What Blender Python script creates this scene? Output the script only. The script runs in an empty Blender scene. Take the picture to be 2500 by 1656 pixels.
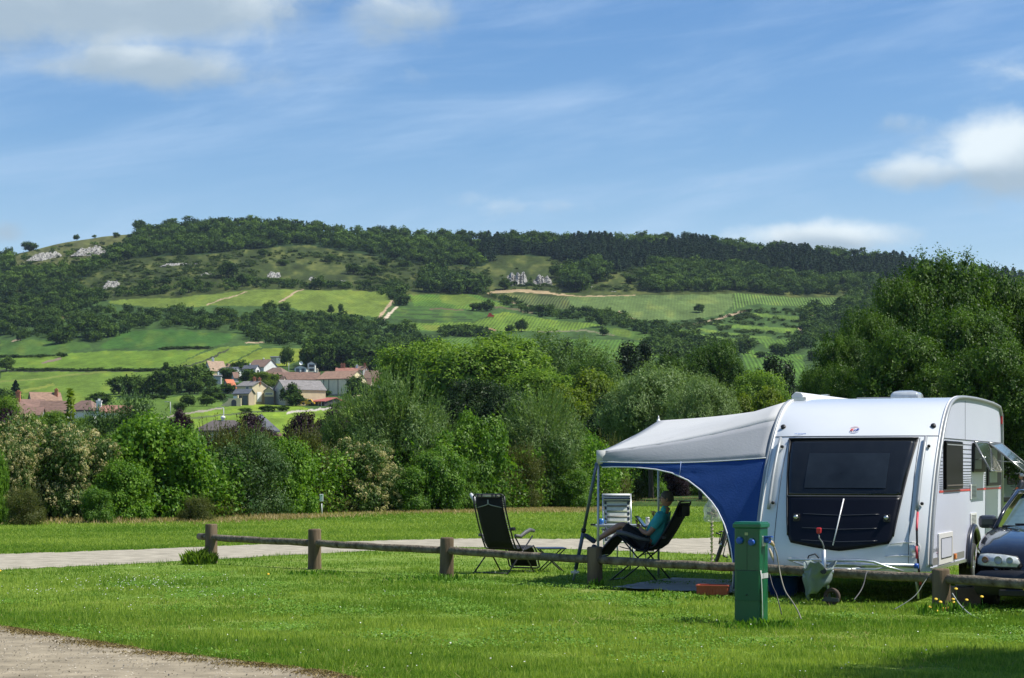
import bpy, bmesh, math, random
import numpy as np
from mathutils import Vector, Matrix, Euler

# ------------------------------------------------------------------ camera, sky, sun
S = bpy.context.scene
COL = S.collection
F, HZ, CH = 4900.0, 1145.0, 1.65          # focal length in photo pixels, horizon row, eye height
cam_d = bpy.data.cameras.new("camera"); cam = bpy.data.objects.new("camera", cam_d); COL.objects.link(cam)
cam.location = (0, 0, CH); cam.rotation_euler = (math.radians(90), 0, 0)
cam_d.sensor_width = 36; cam_d.lens = F / 2500 * 36; cam_d.shift_y = (HZ - 828) / 2500
cam_d.clip_start = .5; cam_d.clip_end = 8000
S.camera = cam
SUN_AZ, SUN_EL = math.radians(95), math.radians(57)     # azimuth from +Y towards +X
w = bpy.data.worlds.new("World"); S.world = w; w.use_nodes = True
nt = w.node_tree; nt.nodes.clear()
def N(t, **kw):
    n = nt.nodes.new(t)
    for k, v in kw.items(): setattr(n, k, v)
    return n
def L(a, b): nt.links.new(a, b)
def val(v):
    n = N('ShaderNodeValue'); n.outputs[0].default_value = v; return n.outputs[0]
def mth(op, a, b=None, c=None, clamp=False):
    n = N('ShaderNodeMath', operation=op); n.use_clamp = clamp
    for i, x in enumerate((a, b, c)):
        if x is None: continue
        if isinstance(x, (int, float)): n.inputs[i].default_value = x
        else: L(x, n.inputs[i])
    return n.outputs[0]
sky = N('ShaderNodeTexSky', sky_type='NISHITA'); sky.sun_disc = False
sky.sun_elevation = SUN_EL; sky.sun_rotation = SUN_AZ
sky.air_density = 1.0; sky.dust_density = 0.35; sky.ozone_density = 2.2; sky.altitude = 200
hs = N('ShaderNodeHueSaturation'); L(sky.outputs[0], hs.inputs['Color'])
hs.inputs['Hue'].default_value = .506; hs.inputs['Saturation'].default_value = 1.30; hs.inputs['Value'].default_value = 1.0
tc = N('ShaderNodeTexCoord'); sep = N('ShaderNodeSeparateXYZ'); L(tc.outputs['Generated'], sep.inputs[0])
az = mth('ARCTAN2', sep.outputs[0], sep.outputs[1]); el = mth('ARCSINE', sep.outputs[2])
def cloudnoise(sx, sy, scale, det, rough, off, tilt=0.0):
    c = N('ShaderNodeCombineXYZ')
    e2 = mth('ADD', el, mth('MULTIPLY', az, tilt))
    L(mth('MULTIPLY', az, sx), c.inputs[0]); L(mth('MULTIPLY', e2, sy), c.inputs[1]); c.inputs[2].default_value = off
    n = N('ShaderNodeTexNoise'); L(c.outputs[0], n.inputs['Vector'])
    n.inputs['Scale'].default_value = scale; n.inputs['Detail'].default_value = det; n.inputs['Roughness'].default_value = rough
    n.inputs['Distortion'].default_value = .25
    return n.outputs[0]
edge = cloudnoise(1, 1.5, 22, 7, .58, 3.1)
shade = cloudnoise(1, 1.4, 9, 5, .55, 7.7)
wisp = cloudnoise(1, 4.5, 7, 7, .6, 1.3, -.22)
wisp2 = cloudnoise(1, 9, 4.2, 6, .62, 9.3, -.10)
CLOUDS = [(200, 25, 620, 140, 1.4), (370, 185, 300, 75, .95), (640, 0, 240, 90, .8), (940, 60, 190, 95, .85), (940, 205, 240, 45, .35),
          (2440, 400, 190, 120, 1.2), (2270, 440, 230, 55, .85), (1960, 590, 260, 50, 1.0), (2460, 230, 130, 70, .45), (1340, 510, 240, 40, .4), (1880, 470, 170, 45, .35), (20, 590, 90, 40, .6),
          (2240, 330, 130, 35, .4)]
tot = None
for (cx, cy, rx, ry, k) in CLOUDS:
    dx = mth('DIVIDE', mth('SUBTRACT', az, (cx - 1250) / F), rx / F)
    dy = mth('DIVIDE', mth('SUBTRACT', el, (HZ - cy) / F), ry / F)
    g = mth('MULTIPLY', mth('EXPONENT', mth('MULTIPLY', mth('ADD', mth('MULTIPLY', dx, dx), mth('MULTIPLY', dy, dy)), -1.1)), k)
    tot = g if tot is None else mth('MAXIMUM', tot, g)
    gy = mth('MULTIPLY', g, dy); sumgy = gy if tot is g else mth('ADD', sumgy, gy)
cum = mth('ADD', tot, mth('MULTIPLY', mth('SUBTRACT', edge, .5), 1.45))
def sm(x, a, b):
    n = N('ShaderNodeMapRange', interpolation_type='SMOOTHSTEP'); L(x, n.inputs[0])
    n.inputs[1].default_value = a; n.inputs[2].default_value = b; return n.outputs[0]
cumm = mth('MULTIPLY', sm(cum, .26, .95), .92)
w1 = mth('MULTIPLY', sm(wisp, .42, .82), .28); w2 = mth('MULTIPLY', sm(wisp2, .44, .8), .27)
lowband = mth('MULTIPLY', sm(el, .18, .05), .30)
thin = mth('MINIMUM', mth('ADD', mth('ADD', w1, w2), lowband), .8)
ccol = N('ShaderNodeMixRGB'); ccol.inputs[1].default_value = (3.3, 4.15, 4.9, 1); ccol.inputs[2].default_value = (6.9, 7.6, 7.9, 1)
L(sm(mth('ADD', shade, mth('MULTIPLY', sumgy, .42)), .36, .72), ccol.inputs[0])
wcol = N('ShaderNodeRGB'); wcol.outputs[0].default_value = (4.9, 6.2, 7.9, 1)
m1 = N('ShaderNodeMixRGB'); L(thin, m1.inputs[0]); L(hs.outputs[0], m1.inputs[1]); L(wcol.outputs[0], m1.inputs[2])
m2 = N('ShaderNodeMixRGB'); L(cumm, m2.inputs[0]); L(m1.outputs[0], m2.inputs[1]); L(ccol.outputs[0], m2.inputs[2])
bg = N('ShaderNodeBackground'); bg.inputs[1].default_value = .085; L(m2.outputs[0], bg.inputs[0])
wo = N('ShaderNodeOutputWorld'); L(bg.outputs[0], wo.inputs[0])
sd = bpy.data.lights.new("sun", 'SUN'); sd.energy = 4.2; sd.angle = math.radians(.53); sd.color = (1, .955, .87)
so = bpy.data.objects.new("sun", sd); COL.objects.link(so)
sv = Vector((math.cos(SUN_EL) * math.sin(SUN_AZ), math.cos(SUN_EL) * math.cos(SUN_AZ), math.sin(SUN_EL)))
so.rotation_euler = sv.to_track_quat('Z', 'Y').to_euler()
S.view_settings.view_transform = 'Standard'; S.view_settings.look = 'None'; S.view_settings.exposure = .62; S.view_settings.gamma = 1

# ------------------------------------------------------------------ helpers
def at(px, py, Y): return Vector(((px - 1250) / F * Y, Y, CH + (HZ - py) / F * Y))
def gz(x, y):                                   # the lawn falls gently to the right
    t = min(1, max(0, (x + 2) / 7.5)); return -.08 * t * t * (3 - 2 * t)
def onground(px, py):                           # point of the near lawn seen at a pixel
    Y = CH * F / (py - HZ)
    for _ in range(3): Y = (CH - gz((px - 1250) / F * Y, Y)) * F / (py - HZ)
    X = (px - 1250) / F * Y
    return Vector((X, Y, gz(X, Y)))
def tag(o, label=None, cat=None, group=None, kind=None):
    if label: o['label'] = label
    if cat: o['category'] = cat
    if group: o['group'] = group
    if kind: o['kind'] = kind
    return o
def empty(name, loc=(0, 0, 0), rz=0, label=None, cat=None, group=None):
    o = bpy.data.objects.new(name, None); COL.objects.link(o); o.location = loc; o.rotation_euler = (0, 0, rz)
    o.empty_display_size = .1
    return tag(o, label, cat, group)
def copy_tree(o, parent=None):
    c = o.copy(); COL.objects.link(c); c.parent = parent
    for ch in list(o.children): copy_tree(ch, c)
    return c
MATS = {}
def M(name, col, rough=.6, metal=0.0, var=.12, scale=6.0, bump=0.0, coat=0.0, spec=.5, col2=None, trans=0.0, stretch=None, alpha=1.0, bscale=None):
    if name in MATS: return MATS[name]
    m = bpy.data.materials.new(name); m.use_nodes = True; t = m.node_tree; b = t.nodes['Principled BSDF']
    tcn = t.nodes.new('ShaderNodeTexCoord'); mp = t.nodes.new('ShaderNodeMapping'); t.links.new(tcn.outputs['Object'], mp.inputs[0])
    if stretch: mp.inputs['Scale'].default_value = stretch
    nz = t.nodes.new('ShaderNodeTexNoise'); nz.inputs['Scale'].default_value = scale; nz.inputs['Detail'].default_value = 5
    nz.inputs['Roughness'].default_value = .6
    t.links.new(mp.outputs[0], nz.inputs['Vector'])
    r = t.nodes.new('ShaderNodeMapRange'); r.inputs[1].default_value = .3; r.inputs[2].default_value = .7; t.links.new(nz.outputs[0], r.inputs[0])
    mx = t.nodes.new('ShaderNodeMixRGB')
    c1 = [c * (1 - var) for c in col]; c2 = list(col2) if col2 else [min(1, c * (1 + var)) for c in col]
    mx.inputs[1].default_value = (*c1, 1); mx.inputs[2].default_value = (*c2, 1)
    t.links.new(r.outputs[0], mx.inputs[0]); t.links.new(mx.outputs[0], b.inputs['Base Color'])
    b.inputs['Roughness'].default_value = rough; b.inputs['Metallic'].default_value = metal
    b.inputs['Coat Weight'].default_value = coat; b.inputs['Specular IOR Level'].default_value = spec
    b.inputs['Transmission Weight'].default_value = trans; b.inputs['Alpha'].default_value = alpha
    if bump:
        bn = t.nodes.new('ShaderNodeBump'); bn.inputs['Strength'].default_value = bump; bn.inputs['Distance'].default_value = .02
        nb = nz
        if bscale:
            nb = t.nodes.new('ShaderNodeTexNoise'); nb.inputs['Scale'].default_value = bscale; nb.inputs['Detail'].default_value = 6
            t.links.new(mp.outputs[0], nb.inputs['Vector'])
        t.links.new(nb.outputs[0], bn.inputs['Height']); t.links.new(bn.outputs[0], b.inputs['Normal'])
    MATS[name] = m; return m
def FOL(name, dark, light, transl=.35, rough=.45, spec=.4):
    if name in MATS: return MATS[name]
    m = bpy.data.materials.new(name); m.use_nodes = True; t = m.node_tree; b = t.nodes['Principled BSDF']; o = t.nodes['Material Output']
    a = t.nodes.new('ShaderNodeAttribute'); a.attribute_name = 'tint'
    mx = t.nodes.new('ShaderNodeMixRGB'); mx.inputs[1].default_value = (*dark, 1); mx.inputs[2].default_value = (*light, 1)
    t.links.new(a.outputs['Fac'], mx.inputs[0]); t.links.new(mx.outputs[0], b.inputs['Base Color'])
    b.inputs['Roughness'].default_value = max(rough, .5); b.inputs['Specular IOR Level'].default_value = spec * .45
    tr = t.nodes.new('ShaderNodeBsdfTranslucent')
    g = t.nodes.new('ShaderNodeMixRGB'); g.blend_type = 'MULTIPLY'; g.inputs[0].default_value = 1; g.inputs[2].default_value = (1.25, 1.3, .55, 1)
    t.links.new(mx.outputs[0], g.inputs[1]); t.links.new(g.outputs[0], tr.inputs[0])
    ms = t.nodes.new('ShaderNodeMixShader'); ms.inputs[0].default_value = transl
    t.links.new(b.outputs[0], ms.inputs[1]); t.links.new(tr.outputs[0], ms.inputs[2]); t.links.new(ms.outputs[0], o.inputs[0])
    MATS[name] = m; return m
class MB:
    def __init__(s): s.v = []; s.f = []; s.sm = []; s.mi = []
    def add(s, v, f, smooth=False, mi=0, xf=None):
        o = len(s.v)
        s.v += [tuple(xf @ Vector(p)) for p in v] if xf else [tuple(p) for p in v]
        for q in f: s.f.append([i + o for i in q]); s.sm.append(smooth); s.mi.append(mi)
        return s
    def box(s, c, d, rz=0, xf=None, mi=0, taper=1.0):
        v = []
        for z in (-1, 1):
            k = taper if z > 0 else 1
            for (x, y) in ((-1, -1), (1, -1), (1, 1), (-1, 1)): v.append(Vector((x * d[0] / 2 * k, y * d[1] / 2 * k, z * d[2] / 2)))
        R = Matrix.Translation(c) @ Matrix.Rotation(rz, 4, 'Z'); R = (xf @ R) if xf else R
        return s.add(v, [(3, 2, 1, 0), (4, 5, 6, 7), (0, 1, 5, 4), (1, 2, 6, 5), (2, 3, 7, 6), (3, 0, 4, 7)], False, mi, R)
    def tube(s, pts, r, n=8, mi=0, closed=False, flat=1.0):
        P = [Vector(p) for p in pts]; k = len(P)
        rs = r if isinstance(r, (list, tuple)) else [r] * k
        v = []; up = None
        for i in range(k):
            a = P[(i - 1) % k] if (i > 0 or closed) else P[i]; b = P[(i + 1) % k] if (i < k - 1 or closed) else P[i]
            t = (b - a).normalized()
            if up is None: up = Vector((0, 0, 1)) if abs(t.z) < .9 else Vector((1, 0, 0))
            x = t.cross(up).normalized(); y = x.cross(t).normalized(); up = y
            for j in range(n):
                an = 2 * math.pi * j / n; v.append(P[i] + x * math.cos(an) * rs[i] + y * math.sin(an) * rs[i] * flat)
        f = []
        for i in range(k if closed else k - 1):
            for j in range(n):
                i2 = (i + 1) % k; f.append((i * n + j, i * n + (j + 1) % n, i2 * n + (j + 1) % n, i2 * n + j))
        s.add(v, f, True, mi)
        if not closed: s.add(v[:n], [tuple(range(n))[::-1]], False, mi); s.add(v[-n:], [tuple(range(n))], False, mi)
        return s
    def lathe(s, prof, n=24, xf=None, mi=0, smooth=True):
        v = []; f = []
        for (r, z) in prof:
            for j in range(n):
                a = 2 * math.pi * j / n; v.append(Vector((r * math.cos(a), r * math.sin(a), z)))
        for i in range(len(prof) - 1):
            for j in range(n): f.append((i * n + j, i * n + (j + 1) % n, (i + 1) * n + (j + 1) % n, (i + 1) * n + j))
        return s.add(v, f, smooth, mi, xf)
    def grid(s, rows, smooth=True, mi=0, xf=None):
        n = len(rows[0]); v = [p for r in rows for p in r]; f = []
        for i in range(len(rows) - 1):
            for j in range(n - 1): f.append((i * n + j, i * n + j + 1, (i + 1) * n + j + 1, (i + 1) * n + j))
        return s.add(v, f, smooth, mi, xf)
    def prism(s, poly, axis_vec, mi=0, xf=None, smooth=False):     # poly: list of 3D points, extruded by vector
        a = [Vector(p) for p in poly]; e = Vector(axis_vec); n = len(a); v = a + [p + e for p in a]
        f = [tuple(range(n))[::-1], tuple(range(n, 2 * n))] + [(i, (i + 1) % n, (i + 1) % n + n, i + n) for i in range(n)]
        return s.add(v, f, smooth, mi, xf)
    def build(s, name, mat, parent=None, loc=None, bevel=0, solid=0, sub=0, rz=None, fix=True):
        me = bpy.data.meshes.new(name); me.from_pydata(s.v, [], s.f)
        me.polygons.foreach_set('use_smooth', s.sm); me.polygons.foreach_set('material_index', s.mi)
        for m in (mat if isinstance(mat, (list, tuple)) else [mat]): me.materials.append(m)
        if fix:
            b = bmesh.new(); b.from_mesh(me); bmesh.ops.remove_doubles(b, verts=b.verts, dist=1e-5)
            bmesh.ops.recalc_face_normals(b, faces=b.faces); b.to_mesh(me); b.free()
        me.update()
        o = bpy.data.objects.new(name, me); COL.objects.link(o)
        if parent: o.parent = parent
        if loc is not None: o.location = loc
        if rz is not None: o.rotation_euler = (0, 0, rz)
        if solid: md = o.modifiers.new('solid', 'SOLIDIFY'); md.thickness = solid; md.offset = 0
        if bevel: md = o.modifiers.new('bevel', 'BEVEL'); md.width = bevel; md.segments = 2; md.limit_method = 'ANGLE'
        if sub: md = o.modifiers.new('sub', 'SUBSURF'); md.levels = sub; md.render_levels = sub
        return o
def fastmesh(name, verts, k, tint, mat, parent=None, loc=None):
    """verts: (N*k,3) array of N separate k-gons; tint: (N,) array"""
    verts = np.ascontiguousarray(verts, dtype=np.float32).reshape(-1, 3); n = len(verts) // k
    me = bpy.data.meshes.new(name)
    me.vertices.add(len(verts)); me.vertices.foreach_set('co', verts.ravel())
    me.loops.add(n * k); me.loops.foreach_set('vertex_index', np.arange(n * k, dtype=np.int32))
    me.polygons.add(n); me.polygons.foreach_set('loop_start', np.arange(0, n * k, k, dtype=np.int32))
    try: me.polygons.foreach_set('loop_total', np.full(n, k, dtype=np.int32))
    except Exception: pass
    a = me.attributes.new('tint', 'FLOAT', 'POINT'); a.data.foreach_set('value', np.repeat(np.asarray(tint, dtype=np.float32), k))
    for m in (mat if isinstance(mat, (list, tuple)) else [mat]): me.materials.append(m)
    me.update(calc_edges=True); me.validate()
    o = bpy.data.objects.new(name, me); COL.objects.link(o)
    if parent: o.parent = parent
    if loc is not None: o.location = loc
    return o
def unit(a): return a / np.maximum(np.linalg.norm(a, axis=-1, keepdims=True), 1e-9)
def quads(rng, C, Nrm, l, wd, tdir=None, tk=0.0, bend=.15):
    n = len(C); Nrm = unit(Nrm)
    t = rng.normal(size=(n, 3))
    if tdir is not None: t = unit(t) * (1 - tk) + np.asarray(tdir) * tk
    t = t - (t * Nrm).sum(1, keepdims=True) * Nrm * (1 - .3); t = unit(t); b = unit(np.cross(Nrm, t))
    sz = rng.uniform(.65, 1.25, (n, 1)); l2 = l * sz / 2; w2 = wd * sz / 2; up = Nrm * l * bend * sz
    return np.stack([C - t * l2, C + b * w2 + up, C + t * l2, C - b * w2 + up], 1)
def auto_blobs(rng, R, RZ, cz, n=16, k=.5, bottom=-.6):
    out = [(0, 0, cz, R * .68, R * .68, RZ * .72)]
    for i in range(n):
        z = rng.uniform(bottom, 1); a = i * 2.4 + rng.uniform(-.4, .4); r = math.sqrt(max(0, 1 - z * z))
        rr = rng.uniform(k * .65, k * 1.15)
        d = (1 - rr * .8) * rng.uniform(.85, 1.28)
        out.append((math.cos(a) * r * R * d, math.sin(a) * r * R * d, cz + z * RZ * d, R * rr, R * rr, RZ * rr * .9))
    return out
def crown(rng, blobs, ncl, per, cr, l, wd, up=.45, tdir=None, tk=0.0, core=.3, outdir=0.0):
    B = np.array(blobs); wts = (B[:, 3] * B[:, 5]); wts = wts / wts.sum()
    idx = rng.choice(len(B), ncl, p=wts); d = unit(rng.normal(size=(ncl, 3)) + [0, 0, .25])
    fac = 1 - np.abs(rng.normal(0, .13, (ncl, 1)))
    cc = B[idx, :3] + d * B[idx, 3:6] * fac
    C = np.repeat(cc, per, 0) + rng.normal(size=(ncl * per, 3)) * cr
    Dn = np.repeat(d, per, 0); Nr = Dn * 1.0 + rng.normal(size=C.shape) * .42 + np.array([0, 0, up])
    td = tdir
    if outdir: td = unit(Dn * outdir + (np.asarray(tdir) if tdir is not None else 0))
    Q = quads(rng, C, Nr, l, wd, td, tk)
    T = np.clip(np.repeat(rng.uniform(.15, .85, ncl), per) + rng.normal(0, .18, ncl * per), 0, 1)
    nc = int(ncl * per * core)
    if nc:
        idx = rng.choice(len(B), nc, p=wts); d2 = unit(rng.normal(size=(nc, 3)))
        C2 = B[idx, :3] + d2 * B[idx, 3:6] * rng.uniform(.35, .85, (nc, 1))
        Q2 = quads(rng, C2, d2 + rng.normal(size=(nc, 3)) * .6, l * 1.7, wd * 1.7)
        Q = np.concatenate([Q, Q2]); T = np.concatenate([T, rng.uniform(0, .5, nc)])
    return Q, T
ORD = ['first', 'second', 'third', 'fourth', 'fifth', 'sixth', 'seventh', 'eighth', 'ninth', 'tenth', 'eleventh', 'twelfth', 'thirteenth', 'fourteenth', 'fifteenth', 'sixteenth', 'seventeenth', 'eighteenth', 'nineteenth', 'twentieth',
       'twenty-first', 'twenty-second', 'twenty-third', 'twenty-fourth', 'twenty-fifth', 'twenty-sixth', 'twenty-seventh', 'twenty-eighth', 'twenty-ninth', 'thirtieth', 'thirty-first', 'thirty-second']
# ------------------------------------------------------------------ the hill
RX = [-1200, 0, 50, 130, 190, 250, 300, 340, 400, 430, 480, 600, 700, 800, 900, 1000, 1200, 1400, 1600, 1800, 2000, 2150, 2250, 2500, 3600]
RY = [700, 628, 616, 599, 589, 580, 576, 573, 563, 558, 555, 554, 558, 565, 572, 578, 586, 588, 592, 608, 623, 636, 652, 684, 728]
YC = [1300, 1235, 1180, 1120, 1060, 1010, 960, 900, 850, 800, 750, 700, 650, 600, 575, 560]
DC = [84, 92, 150, 230, 330, 440, 570, 700, 810, 920, 1020, 1110, 1210, 1320, 1390, 1460]
def ridge(px): return np.interp(px, RX, RY)
def Dof(px, py):
    yp = 1235 - (1235 - np.asarray(py, float)) / (1235 - ridge(px)) * 675
    return np.interp(-yp, [-y for y in YC], DC)
def onhill(px, py):
    D = float(Dof(px, py)); return at(px, py, D)
def inpoly(x, y, P):
    x = np.asarray(x); y = np.asarray(y); r = np.zeros(x.shape, bool); n = len(P); j = n - 1
    for i in range(n):
        xi, yi = P[i]; xj, yj = P[j]
        if yi != yj:
            c = ((yi > y) != (yj > y)) & (x < (xj - xi) * (y - yi) / (yj - yi) + xi); r ^= c
        j = i
    return r
def segdist(x, y, pts):
    d = np.full(x.shape, 1e9)
    for (a, b) in zip(pts[:-1], pts[1:]):
        ax, ay = a; bx, by = b; vx, vy = bx - ax, by - ay; t = np.clip(((x - ax) * vx + (y - ay) * vy) / (vx * vx + vy * vy), 0, 1)
        d = np.minimum(d, np.hypot(x - ax - t * vx, y - ay - t * vy))
    return d
SCRUB = (.043, .062, .014); WOODF = (.022, .045, .014); VINE = (.085, .19, .022); VDARK = (.032, .10, .020); VPALE = (.085, .16, .042); YEL = (.12, .19, .025); DIRT = (.36, .27, .17); SAND = (.36, .27, .15)
rng = np.random.default_rng(7)
xs = np.concatenate([np.linspace(-1100, -20, 60), np.arange(-12, 2520, 3.2), np.linspace(2530, 3500, 50)])
ys = np.concatenate([np.linspace(1300, 1105, 50), np.arange(1103, 560, -1.9), [560]])
PX, YP = np.meshgrid(xs, ys)
PY = 1235 - (1235 - YP) / 675 * (1235 - ridge(PX))
DD = np.interp(-YP, [-y for y in YC], DC)
XX = (PX - 1250) / F * DD; ZZ = CH + (HZ - PY) / F * DD
def smooth_noise(X, Y, wl, seed):
    r = np.random.default_rng(seed); G = r.uniform(-1, 1, (64, 64)); x = X / wl % 64; y = Y / wl % 64
    i = x.astype(int); j = y.astype(int); fx = x - i; fy = y - j; fx = fx * fx * (3 - 2 * fx); fy = fy * fy * (3 - 2 * fy); i2 = (i + 1) % 64; j2 = (j + 1) % 64
    return (G[i % 64, j % 64] * (1 - fx) + G[i2, j % 64] * fx) * (1 - fy) + (G[i % 64, j2] * (1 - fx) + G[i2, j2] * fx) * fy
amp = np.clip((DD - 500) / 400, 0, 1)
ZZ = ZZ + amp * (smooth_noise(XX + 900, DD, 60, 1) * 1.2 + smooth_noise(XX + 900, DD, 22, 2) * .5)
ZZ[0, :] -= .8
nx, ny = len(xs), len(ys)
Cc = np.empty((ny, nx, 4), np.float32); Cc[..., 3] = 0.0      # alpha: which way vine rows run (0 none)
jx = PX + smooth_noise(PX, PY, 9, 5) * 3.0; jy = PY + smooth_noise(PX, PY, 11, 6) * 1.6
Cc[..., :3] = SCRUB
n1 = smooth_noise(PX, PY * 2, 26, 8)[..., None]; n2 = smooth_noise(PX, PY * 2, 8, 9)[..., None]
Cc[..., :3] = np.array(SCRUB) * (1 + .35 * n1 + .2 * n2) + np.array((.05, .04, .012)) * np.clip(n1 + n2 * .6, 0, 1)
low = (PY > 735)
Cc[low, :3] = (np.array((.045, .085, .02)) * (1 + .3 * n1 + .2 * n2))[low]
VPOLY = [
 ([(262,741),(273,735),(431,723),(610,709),(850,710),(954,717),(960,733),(933,775),(800,768),(682,753),(539,748),(395,751),(305,744)], (.105,.185,.028), .12),
 ([(240,847),(294,816),(359,810),(582,820),(560,838),(520,850),(395,854)], (.038,.115,.018), .25),
 ([(0,830),(40,836),(200,838),(225,846),(160,857),(0,872)], (.05,.125,.02), .2),
 ([(0,877),(34,872),(180,858),(251,853),(395,857),(513,857),(470,872),(420,893),(360,897),(120,901),(0,901)], (.095,.20,.022), .12),
 ([(413,894),(480,872),(539,853),(632,846),(640,852),(582,876),(520,900),(413,899)], (.11,.20,.024), .12),
 ([(545,893),(643,854),(747,853),(752,880),(700,896),(560,905)], (.125,.21,.024), .12),
 ([(0,905),(360,905),(420,902),(540,905),(545,925),(480,940),(300,960),(270,985),(490,985),(500,1010),(0,1020)], (.095,.19,.024), .12),
 ([(0,1010),(300,975),(520,962),(560,1000),(470,1018),(300,1040),(0,1060)], (.08,.17,.024), .25),
 ([(430,1030),(455,1010),(537,996),(606,986),(720,986),(760,1000),(900,985),(960,1000),(900,1070),(700,1130),(430,1130)], (.13,.25,.024), .12),
 ([(996,721),(1051,717),(1163,719),(1249,755),(1123,757),(1012,750)], (.06,.15,.02), .5),
 ([(1070,719),(1140,719),(1190,738),(1130,750),(1080,742)], (.09,.17,.024), .12),
 ([(958,756),(1080,753),(1159,766),(1195,773),(1159,784),(954,780)], (.05,.125,.022), .0),
 ([(976,786),(1159,786),(1231,766),(1321,780),(1482,795),(1410,804),(1267,805),(1080,806),(1001,801)], (.09,.185,.022), .5),
 ([(1030,790),(1087,792),(1085,804),(1040,801)], YEL, .2),
 ([(1234,721),(1382,725),(1396,759),(1310,756),(1238,734)], (.062,.105,.030), 1.0),
 ([(1382,725),(1650,723),(1788,722),(1791,749),(1765,768),(1631,783),(1550,781),(1490,765),(1396,759)], VPALE, .15),
 ([(1791,721),(2055,721),(2052,749),(1986,751),(1952,747),(1826,747),(1788,762)], (.072,.15,.03), 1.0),
 ([(1066,823),(1300,822),(1320,860),(1084,855)], (.065,.15,.022), .7),
 ([(1389,825),(1518,831),(1626,849),(1640,880),(1400,885)], (.06,.15,.022), .5),
 ([(1482,800),(1554,810),(1640,838),(1560,832),(1480,812)], (.06,.14,.022), .12),
 ([(1830,764),(1960,777),(1960,785),(1830,772)], (.08,.17,.026), .2), ([(1726,783),(1960,799),(1958,815),(1791,796)], (.085,.18,.026), .2),
 ([(1688,797),(1883,818),(1883,825),(1700,806)], (.08,.17,.026), .2), ([(1650,803),(1803,824),(1795,839),(1672,820)], (.09,.19,.026), .2),
 ([(1837,823),(1935,824),(1928,850),(1868,852)], (.065,.15,.022), .6), ([(1807,852),(1963,865),(1963,940),(1830,940)], (.06,.15,.02), .6),
 ([(1580,835),(1630,846),(1640,880),(1560,880)], (.08,.18,.02), .2), ([(820,880),(1000,880),(1000,960),(820,960)], WOODF, 0)]
for P, c, r in VPOLY:
    m = inpoly(jx, jy, P); c = np.array(c) * (1.16, .93, 1.0)
    Cc[m, :3] = (np.array(c) * (1 + .14 * n1 + .10 * n2))[m] + np.array((.035, .02, 0)) * np.clip(n1 * 1.4 - .35, 0, 1)[m]; Cc[m, 3] = r
for pts, wd, c in [([(503,746),(531,735),(575,726),(602,713)], 1.2, DIRT), ([(682,743),(700,730),(738,709)], 1.7, DIRT), ([(924,777),(945,755),(958,735)], 3.0, DIRT), ([(938,779),(955,764),(970,753)], 3.2, (.5,.42,.3)),
                   ([(1188,716),(1267,712),(1340,714),(1380,721),(1420,725),(1475,726),(1550,724)], 1.3, SAND), ([(1195,714),(1267,711),(1340,714)], 3.4, SAND), ([(1350,716),(1400,722)], 2.2, SAND), ([(1430,724),(1470,725)], 2.0, SAND),
                   ([(1238,736),(1310,757)], 1.8, DIRT), ([(1510,762),(1552,783)], 2.4, DIRT), ([(2052,737),(2068,750)], 6.5, (.5,.4,.27)), ([(1985,758),(1983,778)], 5, (.4,.27,.17)), ([(1986,785),(1988,800)], 3.5, (.4,.27,.17)), ([(1955,800),(1960,815)], 5, DIRT), ([(1975,822),(1978,840)], 4, (.4,.27,.17)),
                   ([(0,905),(250,903),(370,903),(430,898),(500,880),(560,858)], 1.7, (.045,.05,.03)), ([(400,858),(513,857)], 1.3, (.05,.06,.03)),
                   ([(1050,758),(1130,760)], 1.8, (.12,.09,.05)), ([(1150,745),(1260,762),(1300,770)], 2.2, (.11,.10,.05)), ([(1310,807),(1420,806),(1500,818)], 1.6, (.15,.15,.08)), ([(1168,800),(1205,802)], 3, (.25,.16,.09)), 
                   ([(300,1040),(455,1010),(540,997)], 2.2, (.3,.27,.2)), ([(460,1022),(620,1005),(700,1003)], 2.0, (.10,.13,.05)), ([(700,1008),(780,1000),(861,990)], 2.4, (.42,.38,.32)), ([(30,836),(48,832)], 3, DIRT), ([(105,884),(150,872)], 2.6, (.2,.15,.11)), ([(600,840),(640,838)], 2, DIRT),
                   ([(1830,757),(1770,772),(1640,800)], 1.6, DIRT), ([(1600,805),(1660,798)], 2, DIRT), ([(150,775),(225,776)], 5, (.13,.115,.04)), ([(500,780),(590,780)], 4, (.12,.10,.04)), ([(0,930),(90,925),(200,912),(260,905)], 2.5, (.16,.2,.04)), ([(60,955),(130,940)], 3, (.2,.24,.04))]:
    m = segdist(jx, jy, pts) < wd; Cc[m, :3] = c; Cc[m, 3] = 0
for k in range(9):                                     # terrace walls between the narrow plots
    m = segdist(PX, PY, [(962, 760 + k * 2.4), (1155, 764 + k * 2.2)]) < .55
    if k % 2 == 0: Cc[m, :3] = (.035, .055, .02)
R0 = ridge(PX)
BARE = [(30,625),(130,585),(250,570),(335,560),(310,590),(268,602),(262,632),(205,645),(150,655),(60,660),(30,650)]
WB = [(0,708),(108,694),(215,680),(287,640),(395,626),(503,619),(610,608),(754,597),(850,615),(944,630),(1051,647),(1177,651),(1213,626),(1339,630),(1410,651),(1446,665),(1518,665),(1600,645),(1715,649),(1791,653),(1868,668),(1925,665),(2020,676),(2140,684),(2600,700)]
WBx = [p[0] for p in WB]; WBy = [p[1] for p in WB]
m = (PY < np.interp(PX, WBx, WBy)) & ~((PX > 40) & (PX < 330) & (PY < 640))
Cc[m, :3] = WOODF; Cc[m, 3] = 0
m = inpoly(PX, PY, BARE) | ((PY < R0 + 9) & (PX > 35) & (PX < 400)); Cc[m, :3] = (np.array((.095, .105, .032)) * (1 + .4 * n2))[m]
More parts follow.
